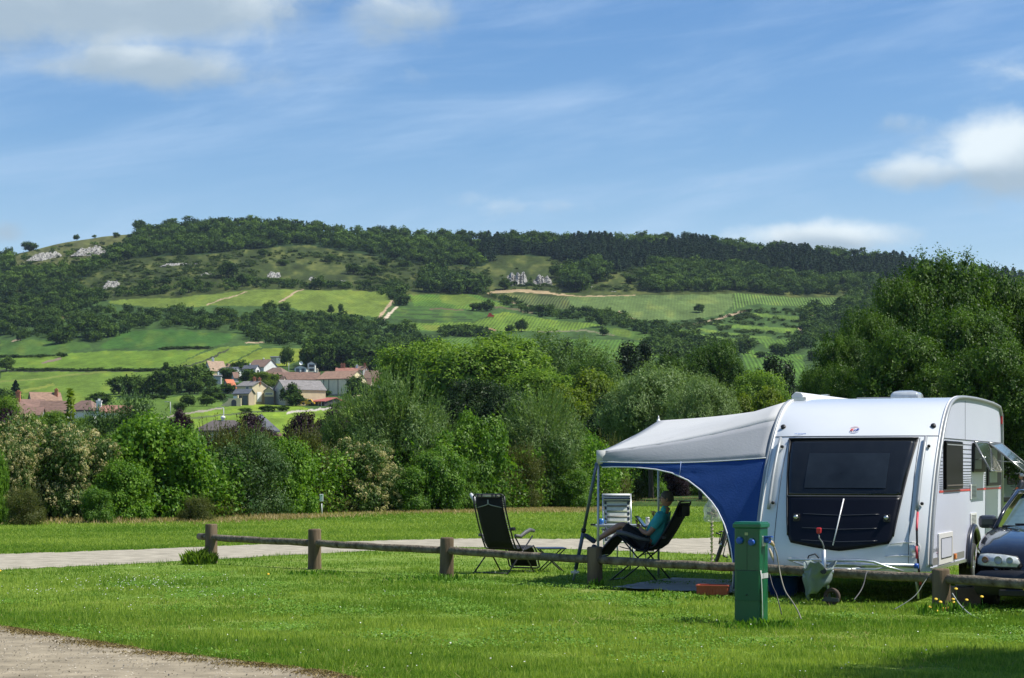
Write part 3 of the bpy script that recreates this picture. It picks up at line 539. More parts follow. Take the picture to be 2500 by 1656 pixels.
# single trees that stand out: (foot px, foot row, height px, kind, width/height)
SINGLE = [('crest', [(186, 588, 14, 'r', 1.1), (72, 612, 26, 'r', 1.3), (340, 572, 32, 'r', 1.0), (487, 560, 18, 'c', 1.0), (414, 560, 22, 'r', 1.2), (230, 583, 8, 'r', 1.3), (284, 582, 12, 'r', 1.5), (685, 562, 28, 'r', 1.2), (770, 566, 24, 'r', 1.3), (1250, 594, 32, 'r', .9), (1302, 592, 30, 'r', .9), (1630, 600, 30, 'r', 1.1), (2190, 655, 22, 'r', 1.4)],
           'on the crest of the hill against the sky'),
          ('upper', [(558, 682, 38, 'r', 1.15), (640, 624, 18, 'r', 1.4), (592, 698, 30, 'r', 1.0), (777, 708, 34, 'r', 1.1), (940, 650, 22, 'r', 1.3), (988, 656, 20, 'r', 1.4), (907, 676, 30, 'r', 1.2), (862, 668, 26, 'r', 1.3), (1355, 676, 30, 'r', 1.0), (1405, 712, 46, 'r', 1.0), (1190, 700, 24, 'r', 1.0), (460, 712, 34, 'r', .9), (355, 714, 34, 'r', .9), (1232, 708, 26, 'r', 1.2), (1035, 674, 20, 'r', 1.2), (1540, 694, 24, 'r', 1.2), (690, 648, 16, 'r', 1.4), (805, 640, 18, 'r', 1.3)],
           'on the rough slope above the vineyards'),
          ('middle', [(660, 768, 34, 'r', .95), (695, 765, 26, 'r', 1.2), (985, 748, 26, 'r', 1.2), (1163, 762, 22, 'r', 1.3), (1190, 764, 28, 'r', 1.15), (1273, 806, 28, 'r', 1.0), (1470, 800, 36, 'r', .8), (1475, 818, 20, 'r', 1.1), (1340, 772, 20, 'r', 1.1), (1707, 764, 20, 'r', 1.2), (1245, 808, 18, 'r', 1.3), (1320, 770, 22, 'r', 1.4), (832, 768, 22, 'r', .7), (808, 770, 22, 'r', .7), (1430, 772, 26, 'r', 1.3), (1820, 860, 34, 'r', 1.3), (2060, 745, 28, 'r', 1.6), (1900, 862, 30, 'r', 1.3), (1855, 876, 16, 'r', 1.6)],
           'among the vineyards of the middle slope'),
          ('left', [(15, 906, 34, 'r', 1.1), (145, 842, 34, 'r', 1.5), (225, 826, 40, 'r', 1.4), (210, 790, 20, 'r', 1.6), (130, 800, 24, 'r', 1.3), (50, 838, 22, 'r', 1.2), (405, 902, 20, 'r', .8), (150, 869, 12, 'r', 2.2), (100, 872, 9, 'r', 2.5)], 'among the vineyards on the left of the hill'),
          ('grove', [(290, 962, 42, 'r', 1.3), (325, 966, 56, 'r', 1.0), (352, 968, 46, 'r', 1.1), (392, 966, 58, 'r', 1.0), (372, 966, 48, 'r', 1.0), (425, 962, 66, 'r', .95), (455, 958, 70, 'r', .9), (484, 956, 62, 'r', 1.0), (505, 952, 32, 'r', 1.4), (405, 970, 34, 'r', 1.3), (475, 962, 40, 'r', 1.2)], 'in the dense grove left of the village'),
          ('village', [(700, 896, 46, 'r', .7), (560, 928, 34, 'r', 1.3), (588, 912, 34, 'r', 1.3), (610, 940, 34, 'r', 1.5), (665, 950, 40, 'r', 1.1), (780, 905, 28, 'r', 1.0), (845, 905, 50, 'c', 1.3), (760, 905, 70, 'r', .8), (790, 908, 62, 'r', .9), (555, 962, 26, 'r', 1.4), (520, 976, 30, 'r', 1.6), (538, 980, 20, 'r', 1.6), (505, 992, 26, 'r', 1.6), (460, 992, 30, 'r', 1.2), (722, 992, 30, 'r', 1.6), (755, 985, 36, 'r', 1.3), (710, 990, 50, 'r', .9), (790, 972, 22, 'r', 1.6), (642, 982, 20, 'r', .9), (870, 978, 56, 'r', 1.0), (848, 976, 18, 'r', 1.4), (900, 985, 44, 'r', 1.1), (715, 920, 14, 'r', 1.6), (440, 1005, 24, 'r', 1.2), (600, 1008, 12, 'r', 2.6), (655, 1006, 16, 'r', 2.8), (690, 1004, 14, 'r', 2.2), (850, 998, 20, 'r', 2.4), (815, 1000, 14, 'r', 2.2), (375, 975, 12, 'r', 2.4), (400, 975, 10, 'r', 2.0)], 'in the village gardens'),
          ('foot', [(38, 992, 60, 'p', .9), (102, 1012, 50, 'p', .6), (8, 1010, 60, 'r', 1.1), (75, 1024, 40, 'r', 1.8), (245, 990, 32, 'r', 1.6), (215, 985, 14, 'r', 1.3), (130, 1030, 30, 'r', 1.8), (1990, 880, 30, 'r', 1.2), (2020, 900, 40, 'r', 1.3)], 'by the roofs at the far left')]
tm = {}
def round_tree(seed, kind):
    key = (seed, kind)
    if key in tm: return tm[key]
    r = np.random.default_rng(900 + seed)
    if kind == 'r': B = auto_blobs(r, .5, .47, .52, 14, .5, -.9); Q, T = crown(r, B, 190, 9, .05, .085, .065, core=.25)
    else:
        n = 900; z = r.uniform(.06, 1, n); a = r.uniform(0, 6.28, n); rad = (1 - z) ** .8 * .42 * (1 + .3 * np.sin(z * 45)) * r.uniform(.35, 1.05, n) + .012
        C = np.stack([np.cos(a) * rad, np.sin(a) * rad, z - rad * .2], 1); Q = quads(r, C, np.stack([np.cos(a) * .4, np.sin(a) * .4, np.full(n, 1.)], 1) + r.normal(size=(n, 3)) * .35, .13, .07); T = r.uniform(0, 1, n)
    T = T * .75 + .25 * (seed % 4) / 3
    o = fastmesh('crown', Q.reshape(-1, 3), 4, T, LEAF_FAR if kind == 'r' else LEAF_PINE); me_ = o.data; bpy.data.objects.remove(o)
    k = MB(); k.tube([(0, 0, -.08), (0.01, 0, .25), (0, .01, .6)], [.035, .028, .012], 7); k2 = k.build('trunk', M('bark', (.085, .07, .05), .9, var=.3, scale=9)); mk = k2.data; bpy.data.objects.remove(k2)
    tm[key] = (me_, mk); return tm[key]
cnt = 0
for zone, lst, where in SINGLE:
    o_ = sorted(range(len(lst)), key=lambda i: lst[i][0])
    for rank, i in enumerate(o_):
        px, py, hp, kd, wf = lst[i]; p = hz(px, py); h = hp * p.y / F * 1.04; cnt += 1
        small = h < 4.2; kind_w = 'conifer' if kd != 'r' else ('bush' if small else 'tree')
        big = 'dark pointed conifer' if kd != 'r' else ('low spreading green bush' if small else ('tall leafy tree' if h > 7.5 else 'round green tree'))
        root = empty('conifer_tree' if kd != 'r' else ('garden_bush' if small else 'hillside_tree'), p, (cnt * 1.7) % 6.28, f"{big}, {ORD[rank]} from left {where}", kind_w, 'trees ' + where)
        root.scale = (h * wf, h * wf, h)
        cm_, tk_ = round_tree(cnt % 6, 'r' if kd == 'r' else 'c')
        for nm, mm_ in (('crown', cm_), ('trunk', tk_)):
            c = bpy.data.objects.new(nm, mm_); COL.objects.link(c); c.parent = root
# white cliffs and outcrops
LIME = M('limestone', (.25, .245, .22), .9, var=.75, scale=.5, bump=1.0, stretch=(1.6, 1, .7), bscale=1.2)
def rock(px0, px1, top, bot, seed, label, n=26):
    r = np.random.default_rng(seed); p = hz((px0 + px1) / 2, bot); s = p.y / F; W = (px1 - px0) * s; H = (bot - top) * s; D_ = min(5, H * .6) + .8; g = MB()
    nu, nv = max(12, int((px1 - px0) * .55)), max(7, int((bot - top) * .5)); steps = np.convolve(r.uniform(.35, 1, nu + 5), np.ones(3) / 3, 'same')[2:-2]; crack = r.uniform(0, 1, nu + 1) < .16; rows = []
    for j in range(nv + 1):
        v = j / nv; row = []
        for i in range(nu + 1):
            u = i / nu; env = max(0, 1 - abs(2 * u - 1) ** 5) * (.45 + .55 * steps[i]); z = v * H * env; y = -D_ * (1 - v) ** .5 * env + v * H * 1.6 + r.uniform(-.35, .35) * D_ * .5 + (D_ * .45 if crack[i] else 0)
            row.append((( u - .5) * W + r.uniform(-.25, .25), y, z - .8 + r.uniform(-.3, .3)))
        rows.append(row)
    g.grid(rows, smooth=False); o = g.build('limestone_cliff', LIME, loc=p, fix=False); tag(o, label, 'cliff', 'pale limestone outcrops on the hill')
for i, a_ in enumerate([(1230,1292,648,697,'tall white cliff of vertical slabs above the sandy cutting'), (1298,1352,656,695,'broken pale cliff right of the tall slabs'), (646,684,652,676,'square white rock tower on the middle of the slope'), (750,772,664,682,'small white crag right of the rock tower'), (826,848,672,688,'lone white boulder by the bushes'),
                        (60,150,606,640,'long grey cliff under the left end of the crest'), (170,258,590,626,'bright grey cliff face near the left crest'), (388,505,634,646,'thin pale rock band across the slope'), (246,290,674,702,'scattered pale rocks above the left wood'), (50,104,716,734,'slanting pale rock ledge in the left wood'), (566,590,786,797,'little rock face between the bushes over the vineyard'), (1490,1508,704,712,'small pale stones above the sandy cutting'), (192,206,724,734,'single pale stone in the left wood'), (478,530,664,676,'grey stones in the scrub of the left slope'), (1440,1448,692,700,'tiny pale stone between two clumps')]):
    rock(*a_[:4], 300 + i, a_[4], n=(44 if a_[1] - a_[0] > 60 else 24))

# ------------------------------------------------------------------ village
WIN = M('window_dark', (.03, .035, .045), .2, var=.2); SHUT = M('shutter', (.10, .11, .12), .6); WHITEP = M('white_paint', (.78, .78, .76), .5, var=.05)
def rmat(c): return M('roof_%02d%02d%02d' % tuple(int(x * 99) for x in c), c, .85, var=.28, scale=1.2, bump=.5, stretch=(1, 1, 3), bscale=14)
def wmat(c): return M('wall_%02d%02d%02d' % tuple(int(x * 99) for x in c), c, .9, var=.10, scale=.9, bump=.3, bscale=9)
BRICK = M('chimney_brick', (.45, .17, .09), .85, var=.25, scale=3)
def house(name, label, side, xl, xc, xr, ya, ye, yb, roof, wall, th=27, feats=(), D=None, gwall=None, gcol=None, hip=False, group=None, cat='house', ov=.25, thick=.18):
    """xl..xc..xr: picture columns of far edge, corner, far edge; gable on side L or R; ya ridge row, ye eave row, yb foot row"""
    p = hz(xc, yb) if D is None else at(xc, yb, D); s = p.y / F; t = math.radians(th)
    if side == 'R': Lg = (xc - xl) * s / math.cos(t); Wd = max(2.5, (xr - xc) * s / math.sin(t))
    elif side == 'L': Lg = (xr - xc) * s / math.cos(t); Wd = max(2.5, (xc - xl) * s / math.sin(t))
    elif side == 'F': Wd = (xr - xl) * s; Lg = Wd * 1.2; t = 0
    elif side == 'S': Lg = (xr - xl) * s; Wd = Lg * .55; t = 0
    he = (yb - ye) * s; hr = (ye - ya) * s; sink = 3.0
    root = empty(name, p, 0, label, cat, group)
    # local: corner at origin; long axis u, depth axis v (away)
    if side == 'R': u = Vector((-math.cos(t), -math.sin(t) * -1 * 0 - 0, 0)); u = Vector((-math.cos(t), math.sin(t) * -1, 0)) if False else Vector((-math.cos(t), math.sin(t), 0)) * 1; v = Vector((math.sin(t), math.cos(t), 0))
    elif side == 'L': u = Vector((math.cos(t), math.sin(t), 0)); v = Vector((-math.sin(t), math.cos(t), 0))
    elif side == 'F': u = Vector((0, 1, 0)); v = Vector((1, 0, 0)); 
    else: u = Vector((1, 0, 0)); v = Vector((0, 1, 0))
    o0 = Vector(((xl - xc) * s, 0, 0)) if side in 'FS' else Vector((0, 0, 0))
    P = lambda a, b, z: o0 + u * a + v * b + Vector((0, 0, z))
    if hip: i_ = min(Wd / 2, Lg * .4)
    else: i_ = 0
    g = MB(); g.add([P(0, 0, -sink), P(Lg, 0, -sink), P(Lg, Wd, -sink), P(0, Wd, -sink), P(0, 0, he), P(Lg, 0, he), P(Lg, Wd, he), P(0, Wd, he)], [(0, 1, 5, 4), (1, 2, 6, 5), (2, 3, 7, 6), (3, 0, 4, 7)])
    if not hip: g.add([P(0, 0, he), P(0, Wd, he), P(0, Wd / 2, he + hr), P(Lg, 0, he), P(Lg, Wd, he), P(Lg, Wd / 2, he + hr)], [(0, 1, 2), (3, 4, 5)])
    g.build('wall', wall, root)
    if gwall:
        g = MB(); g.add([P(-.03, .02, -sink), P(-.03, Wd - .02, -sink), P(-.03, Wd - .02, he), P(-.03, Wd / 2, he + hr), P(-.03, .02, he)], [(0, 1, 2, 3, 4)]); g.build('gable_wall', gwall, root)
    sl = hr / (Wd / 2); e = ov; g = MB(); T_ = Vector((0, 0, thick))
    def sheet(pts): g.prism([q + Vector((0, 0, .03)) for q in pts], T_)
    if not hip:
        sheet([P(-e, -e, he - e * sl), P(Lg + e, -e, he - e * sl), P(Lg + e, Wd / 2, he + hr), P(-e, Wd / 2, he + hr)])
        sheet([P(-e, Wd + e, he - e * sl), P(Lg + e, Wd + e, he - e * sl), P(Lg + e, Wd / 2, he + hr), P(-e, Wd / 2, he + hr)])
    else:
        a_, b_ = P(-e, -e, he), P(Lg + e, -e, he); c_, d_ = P(Lg + e, Wd + e, he), P(-e, Wd + e, he); r1, r2 = P(i_, Wd / 2, he + hr), P(Lg - i_, Wd / 2, he + hr)
        for q in ([a_, b_, r2, r1], [b_, c_, r2], [c_, d_, r1, r2], [d_, a_, r1]): sheet(q)
    rf = g.build('roof', roof, root)
    for ft in feats:
        k = ft[0]
        if k == 'ch':       # chimney: along, across(0..1)
            _, a_, b_, hh, m_ = ft; g = MB(); q = P(Lg * a_, Wd * b_, 0); zt = he + hr * (1 - abs(b_ - .5) * 2); g.box((q.x, q.y, zt + hh / 2 - .4), (.7, .55, hh + .8)); g.box((q.x, q.y, zt + hh + .05), (.85, .7, .16)); g.box((q.x, q.y, zt + hh + .25), (.3, .3, .3)); g.build('chimney', m_, rf)
        elif k in ('w', 'gw', 'd', 'gd'):   # window / door on long wall or gable: along 0..1, z centre 0..1 of eave height, width, height, material
            _, a_, z_, ww, hh, m_ = ft; g = MB(); fr = MB(); zc = z_ * he
            if k in ('w', 'd'): c = P(Lg * a_, -.04, zc); du, dn = u, -v
            else: c = P(-.08, Wd * a_, zc); du, dn = v, -u
            for (mb, gw, off) in ((fr, .12, 0), (g, 0, .05)):
                q = [c + du * sx * (ww / 2 + gw) + Vector((0, 0, sz * (hh / 2 + gw))) + dn * off for sx, sz in ((-1, -1), (1, -1), (1, 1), (-1, 1))]; mb.prism(q, dn * .06)
            w_o = g.build('door' if k in ('d', 'gd') else 'window', m_, root); fr.build('frame', WHITEP if k in ('w', 'gw') else M('timber', (.16, .11, .07), .8), w_o)
        elif k == 'line':  # vertical timber joint on long wall
            _, a_, m_ = ft; g = MB(); c = P(Lg * a_, 0, 0); q = [c + u * dx + Vector((0, 0, z_)) for dx, z_ in ((-.09, 0), (.09, 0), (.09, he), (-.09, he))]; g.prism(q, -v * .08); g.build('wall_joint', m_, root)
        elif k == 'dish':
            _, a_, b_ = ft; q = P(Lg * a_, Wd * b_, he + hr); g = MB(); g.lathe([(0, .0), (.35, .06), (.62, .22)], 14, Matrix.Translation((q.x, q.y - .2, q.z + .75)) @ Matrix.Rotation(math.radians(75), 4, 'X')); g.tube([(q.x, q.y, q.z - .2), (q.x, q.y - .1, q.z + .7)], .05, 6); g.build('satellite_dish', WHITEP, rf)
        elif k == 'vent':
            _, a_, m_ = ft; q = P(Lg * a_, Wd * .5, he + hr); g = MB(); g.lathe([(.0, .7), (.25, .6), (.25, .4), (.16, .35), (.16, -.3)], 12, Matrix.Translation(q)); g.build('roof_vent', m_, rf)
        elif k == 'band':
            _, zz, m_ = ft; g = MB(); q = [P(0, -.05, 0 - 2), P(Lg, -.05, 0 - 2), P(Lg, -.05, zz * he), P(0, -.05, zz * he)]; g.prism(q, -v * .06); g.build('wall_base', m_, root)
    return root
TAN, BRN, SLT, RED, GRY = rmat((.34, .24, .16)), rmat((.19, .125, .09)), rmat((.10, .11, .13)), rmat((.38, .13, .07)), rmat((.20, .185, .175))
RBR, ORG, CBRN = rmat((.20, .12, .085)), rmat((.50, .16, .075)), rmat((.27, .165, .11))
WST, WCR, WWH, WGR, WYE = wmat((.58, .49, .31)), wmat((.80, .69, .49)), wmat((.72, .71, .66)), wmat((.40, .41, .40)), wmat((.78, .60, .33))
VG = 'houses of the hillside village'
house('village_house', 'tan tiled house with shaded gable at the left end of the village', 'L', 491, 515, 550, 880, 904, 920, TAN, WYE, feats=[('gw', .35, .7, 1.2, 1.4, WIN), ('gw', .7, .7, 1.2, 1.4, WIN), ('ch', .35, .5, .9, WHITEP), ('w', .6, .6, 1.6, 1.0, WHITEP)], gwall=WGR, group=VG)  # shade on the left gable is put into its grey wall colour
house('village_house', 'lower tan roofed annexe right of the tan tiled house', 'R', 548, 570, 577, 888, 897, 912, TAN, WYE, group=VG, feats=[('ch', .9, .3, .5, TAN)])
house('village_house', 'modern slate roofed bungalow with white gable in the upper village', 'R', 532, 573, 586, 896, 905, 924, SLT, WWH, group=VG, feats=[('w', .35, .45, 3.2, 2.0, WIN), ('w', .75, .4, 1.4, 1.4, WIN)])
house('village_house', 'second slate roofed bungalow behind the dark round tree', 'R', 590, 624, 632, 891, 899, 916, SLT, WWH, group=VG, feats=[('vent', .6, WHITEP), ('gw', .5, .45, 1.0, 1.6, WIN)])
house('village_house', 'large brown roofed house with cream triangular gable', 'R', 600, 644, 674, 877, 896, 912, BRN, WWH, group=VG, feats=[('vent', .45, WHITEP)], th=33)
house('village_house', 'brown hip roofed cream bungalow in the upper village', 'R', 640, 690, 705, 897, 911, 918, BRN, WCR, group=VG, hip=True, feats=[('w', .3, .5, 1, 1, WIN)])
house('village_house', 'small white house with two dark shutters and satellite dish', 'F', 719, 719, 748, 893, 899, 912, GRY, WWH, group=VG, feats=[('gw', .27, .5, 1.1, 1.5, SHUT), ('gw', .72, .5, 1.1, 1.5, SHUT), ('dish', .1, .55)])
house('village_house', 'white two storey house with two rows of dark windows', 'F', 751, 751, 769, 884, 889, 911, SLT, WWH, group=VG, feats=[('gw', .55, .78, 1.7, .9, WIN), ('gw', .55, .32, 1.7, .9, WIN)])
house('village_house', 'dark modern box house above the brown gable', 'S', 661, 661, 684, 873, 875, 890, SLT, WGR, group=VG, feats=[('w', .8, .5, 1.2, 2, WHITEP)])
house('village_house', 'red brown roof low between the two big houses', 'S', 640, 640, 702, 912, 926, 935, RBR, WCR, group=VG)
house('village_house', 'long red brown roof behind the grey barn with small white vent', 'S', 697, 697, 778, 912, 930, 940, RBR, WCR, group=VG, feats=[('vent', .42, WHITEP), ('ch', .93, .5, 1.0, WCR)])
house('village_house', 'dark brown roof showing at the shoulder of the grey barn', 'R', 660, 688, 700, 921, 940, 952, BRN, WCR, group=VG)
house('stone_house', 'yellow stone house with two orange chimneys and a lean-to porch', 'R', 574, 616, 647, 931, 943, 988, GRY, WST, th=36, group=VG, feats=[('ch', .35, .5, .9, BRICK), ('ch', .02, .5, .7, BRICK), ('gw', .45, .43, 1.4, 2.2, WHITEP), ('w', .3, .85, .9, 1.0, SHUT)])
house('village_porch', 'dark tiled porch in front of the yellow stone house', 'R', 567, 607, 617, 951, 961, 990, SLT, wmat((.42, .33, .24)), group=VG, cat='porch', feats=[('d', .2, .4, 1.3, 2.2, SHUT), ('d', .6, .4, 1.3, 2.2, WIN), ('w', .85, .5, 1, 1.5, WHITEP)])
house('stone_outbuilding', 'little stone outbuilding with pointed gable beside the stone house', 'F', 645, 645, 668, 946, 955, 988, GRY, WST, group=VG, cat='outbuilding', feats=[('gw', .5, .78, 1.8, .3, WIN), ('gd', .55, .2, 2.2, 2.2, SHUT)])
house('stone_barn', 'big grey roofed barn with shaded gable on its left', 'L', 661, 697, 790, 928, 951, 990, GRY, WST, th=30, group=VG, cat='barn', gwall=wmat((.50, .51, .48)), feats=[('gw', .35, .62, .45, 2.6, WIN), ('w', .28, .83, .5, .35, WIN)])  # gable wall coloured cooler and greyer than the long side, as painted shade
house('stone_cottage', 'small stone gable cottage between the two barns', 'F', 765, 765, 793, 937, 951, 968, BRN, WST, group=VG, cat='cottage', feats=[('ch', .2, .1, .6, WHITEP)])
TJ = M('joint_brown', (.10, .08, .06), .8)
house('cream_barn', 'large cream barn with brown roof and timber joints', 'R', 769, 851, 889, 905, 925, 968, CBRN, WCR, th=30, group=VG, cat='barn', gwall=wmat((.80, .66, .40)), feats=[('line', .04, TJ), ('line', .33, TJ), ('line', .62, TJ), ('line', .78, TJ), ('band', .14, wmat((.36, .31, .24)))])
house('village_house', 'orange tiled cottage with shaded gable above the stone porch', 'L', 537, 560, 576, 927, 948, 962, ORG, WCR, group=VG, th=35, gwall=WGR)  # grey gable wall colour stands in for the shade on that side
house('village_house', 'small red brown gable roof left of the bright bush', 'L', 563, 572, 582, 911, 923, 935, RBR, WGR, group=VG)
house('village_house', 'plain grey block walled outbuilding under the tan house', 'S', 505, 505, 539, 918, 920, 940, GRY, WGR, group=VG)
house('village_house', 'white wall terrace house below the tan tiled house', 'S', 497, 497, 512, 913, 915, 930, GRY, WWH, group=VG)
house('village_house', 'long tan roof right of the cream barn', 'R', 886, 945, 955, 907, 924, 945, rmat((.36, .23, .15)), WCR, group=VG, feats=[('ch', .02, .5, 1.2, WCR)])
house('village_house', 'white gabled house peeping over the long tan roof', 'F', 921, 921, 942, 898, 905, 914, SLT, WWH, group=VG, feats=[('gw', .5, .5, .9, 1.2, WIN), ('ch', .8, .0, .7, WHITEP)])
house('village_house', 'plain brown roof at the right edge of the village', 'S', 945, 945, 976, 896, 908, 918, RBR, WCR, group=VG)
house('village_house', 'low brown roof in front of the cream barn gable', 'R', 880, 903, 909, 928, 944, 960, CBRN, WCR, group=VG)
house('village_house', 'brown roof with white gable in front of the long tan roof', 'R', 902, 928, 938, 925, 940, 958, rmat((.30, .16, .10)), WWH, group=VG)
house('village_house', 'grey slate roof with pale chimney at the lower right of the village', 'R', 926, 954, 962, 924, 941, 958, rmat((.17, .16, .16)), WCR, group=VG, feats=[('ch', .15, .4, 1.6, WCR)])
house('village_house', 'red ridge roof with orange chimneys behind the cream barn', 'S', 820, 820, 872, 899, 908, 918, rmat((.29, .13, .09)), WCR, group=VG, feats=[('ch', .25, .5, 1.4, BRICK), ('ch', .36, .5, 1.4, BRICK), ('ch', .97, .5, .9, WHITEP)])
house('village_house', 'dark gabled roof with orange chimney right of the red ridge roof', 'R', 862, 886, 898, 895, 905, 920, BRN, WGR, group=VG, feats=[('ch', .05, .4, 1.0, BRICK)])
# red roofed shed with yellow van
house('open_shed', 'open shed with red sheet roof below the cream barn', 'R', 736, 792, 836, 971, 981, 992, rmat((.33, .10, .08)), M('shed_dark', (.035, .035, .04), .8), group=VG, cat='shed', ov=.4, feats=[('w', .2, .4, .8, 1.2, WIN), ('line', .5, TJ), ('line', .95, TJ)])
# arched stone gateway with stair wall
p = hz(560, 992); s = p.y / F; root = empty('stone_gateway', p, 0, 'stone arch gateway with stepped wall below the yellow stone house', 'gateway')
g = MB(); g.prism([((x - 560) * s, 0, (992 - y) * s) for x, y in [(536, 998), (588, 998), (588, 972), (581, 972), (581, 965), (578, 965), (578, 973), (557, 973), (557, 978), (536, 993)]], (0, 1.2, 0)); g.build('wall', WST, root)
g = MB(); pts = [(-.0 + math.cos(a) * 6 * s + 11 * s, -.12, math.sin(a) * 6 * s + 10 * s) for a in np.linspace(0, math.pi, 12)]; pts += [(5 * s, -.12, -1), (17 * s, -.12, -1)]; g.prism(pts, (0, .1, 0)); g.build('door', M('door_dark', (.03, .035, .05), .5), root)
# near houses whose roofs show above the hedge
house('near_house', 'dark brown hip roof with white vent just over the hedge', 'S', 484, 484, 600, 1030, 1056, 1072, rmat((.10, .085, .08)), WWH, D=215, hip=True, feats=[('vent', .48, WHITEP)], ov=.5)
house('near_house', 'slate pyramid roof right of the dark brown hip roof', 'R', 600, 618, 664, 1016, 1056, 1072, rmat((.12, .13, .15)), WWH, D=205, th=55, hip=True, ov=.4)
house('near_house', 'white walled bungalow half hidden under the purple tree', 'S', 725, 725, 780, 1050, 1056, 1075, BRN, WWH, D=200)
house('near_house', 'small brown shed roof left of the purple tree', 'S', 681, 681, 704, 1063, 1068, 1080, RBR, WGR, D=190)
LG = 'red roofed farm buildings at the far left'
house('farm_house', 'brown roof with grey gable, highest of the roofs at the far left', 'L', 63, 78, 142, 959, 977, 992, CBRN, WGR, D=420, group=LG, feats=[('ch', .87, .3, 1.3, BRICK)])
house('farm_house', 'orange roof with brick chimney behind the small conifer', 'L', 34, 47, 104, 977, 1004, 1015, rmat((.22, .13, .10)), WWH, D=330, group=LG, feats=[('ch', .03, .5, 1.3, BRICK), ('w', .4, 1.2, .6, .5, WHITEP)])
house('farm_house', 'rust coloured low roof below the brown roof', 'S', 98, 98, 160, 982, 1006, 1015, rmat((.22, .135, .10)), WWH, D=310, group=LG)
house('farm_house', 'wide brown hip roof behind the tall garden shoot', 'R', 160, 225, 245, 980, 1004, 1015, rmat((.20, .125, .095)), WWH, D=300, group=LG, hip=True, ov=.5)
house('farm_house', 'long low red roof with white chimney and skylight', 'L', 236, 247, 318, 992, 1006, 1016, rmat((.24, .115, .085)), WWH, D=290, group=LG, feats=[('ch', .0, .45, .8, WHITEP)])
house('farm_house', 'small brown roof with white wall at the very left edge', 'R', -5, 20, 34, 975, 988, 996, BRN, WWH, D=380, group=LG)
house('farm_house', 'long rust roof behind the flowering bush at the left', 'S', 20, 20, 100, 996, 1014, 1024, rmat((.21, .125, .095)), WWH, D=300, group=LG)
# wall lines, poles
def pole(px, py, hp, name, label, arm=False):
    p = hz(px, py); s = p.y / F; g = MB(); h = hp * s; g.tube([(0, 0, -1), (0, 0, h)], [.13, .08], 6)
    if arm: g.tube([(0, 0, h), (-.9, 0, h + .1)], .07, 6); g.box((-1.0, 0, h + .08), (.5, .25, .14))
    o = g.build(name, M('pole_grey', (.42, .43, .42), .6), loc=p); tag(o, label, 'pole', 'poles in the village')
pole(829, 905, 44, 'street_lamp', 'tall street lamp against the dark trees behind the cream barn', True); pole(705, 915, 30, 'utility_pole', 'slim pole between the brown roof and the white shuttered house'); pole(546, 1040, 44, 'street_lamp', 'thin lamp pole rising by the dark brown hip roof', True); pole(416, 1010, 28, 'street_lamp', 'small lamp in the vineyard left of the village', True)
# yellow van at the shed
p = hz(757, 990); s = p.y / F; root = empty('yellow_van', p + Vector((0, -4, 0)), 0, 'yellow van parked in front of the red roofed shed', 'van')
g = MB(); g.prism([(x * s, 0, z * s) for x, z in [(-20, 2), (15, 2), (15, 6), (10, 8), (6, 14), (-20, 13)]], (0, 1.8, 0)); g.build('body', M('van_yellow', (.72, .42, .03), .4), root, bevel=.08)
g = MB(); g.prism([(x * s, -.03, z * s) for x, z in [(0, 8), (9, 8), (5.5, 13), (0, 12.6)]], (0, .04, 0)); g.build('window', WIN, root)
for x in (-12, 9):
    g = MB(); g.lathe([(0, -.1), (.33, -.1), (.33, .1), (0, .1)], 14, Matrix.Translation((x * s, 0, .33)) @ Matrix.Rotation(math.pi / 2, 4, 'X')); g.build('wheel', M('tyre', (.02, .02, .02), .8), root)
p = hz(1198, 779); g = MB(); g.prism([(x, 0, z) for x, z in [(-1.6, .5), (1.6, .5), (1.6, 1.3), (.6, 1.4), (.3, 2.3), (-1.0, 2.3), (-1.2, 1.2), (-1.6, 1.2)]], (0, 1.3, 0)); o = g.build('vineyard_tractor', M('tractor_red', (.55, .05, .04), .5), loc=p); tag(o, 'small red tractor working in the middle vineyard', 'tractor')

# ------------------------------------------------------------------ nearer trees and the hedge
bark = M('bark', (.085, .07, .05), .9, var=.3, scale=9)
def limbs(rng, h, R, base_r, n=7, fork=.3, spread=.8):
    g = MB(); g.tube([(0, 0, -.2), (.02 * R, 0, h * fork * .6), (0, .02 * R, h * fork), (.04 * R, 0, h * .75)], [base_r * 1.25, base_r, base_r * .8, base_r * .2], 9)
    for i in range(n):
        a = i * 2.4 + rng.uniform(-.3, .3); z0 = h * rng.uniform(fork * .6, fork * 1.7); e = spread * R * rng.uniform(.6, 1); z1 = z0 + h * rng.uniform(.15, .4)
        g.tube([(0, 0, z0), (math.cos(a) * e * .4, math.sin(a) * e * .4, z0 + (z1 - z0) * .35), (math.cos(a) * e, math.sin(a) * e, z1)], [base_r * .5, base_r * .32, base_r * .08], 6)
    return g
def tree_proto(name, seed, h, R, mat, ncl, per, cr, l, wd, czf=.6, rzf=.42, nb=16, k=.5, bottom=-.65, tdir=None, tk=0, core=.3, base_r=.2, outdir=0, fork=.3, up=.45):
    r = np.random.default_rng(seed); B = auto_blobs(r, R, h * rzf, h * czf, nb, k, bottom); Q, T = crown(r, B, ncl, per, cr, l, wd, up, tdir, tk, core, outdir); Q[..., 2] *= h / np.percentile(Q[..., 2], 99.8); Q[..., :2] *= R / np.percentile(np.abs(Q[..., 0]), 99.5)
    root = empty(name); fastmesh('crown', Q.reshape(-1, 3), 4, T, mat, root); limbs(r, h, R, base_r, fork=fork).build('trunk', bark, root, fix=False); return root
PLACED = set()
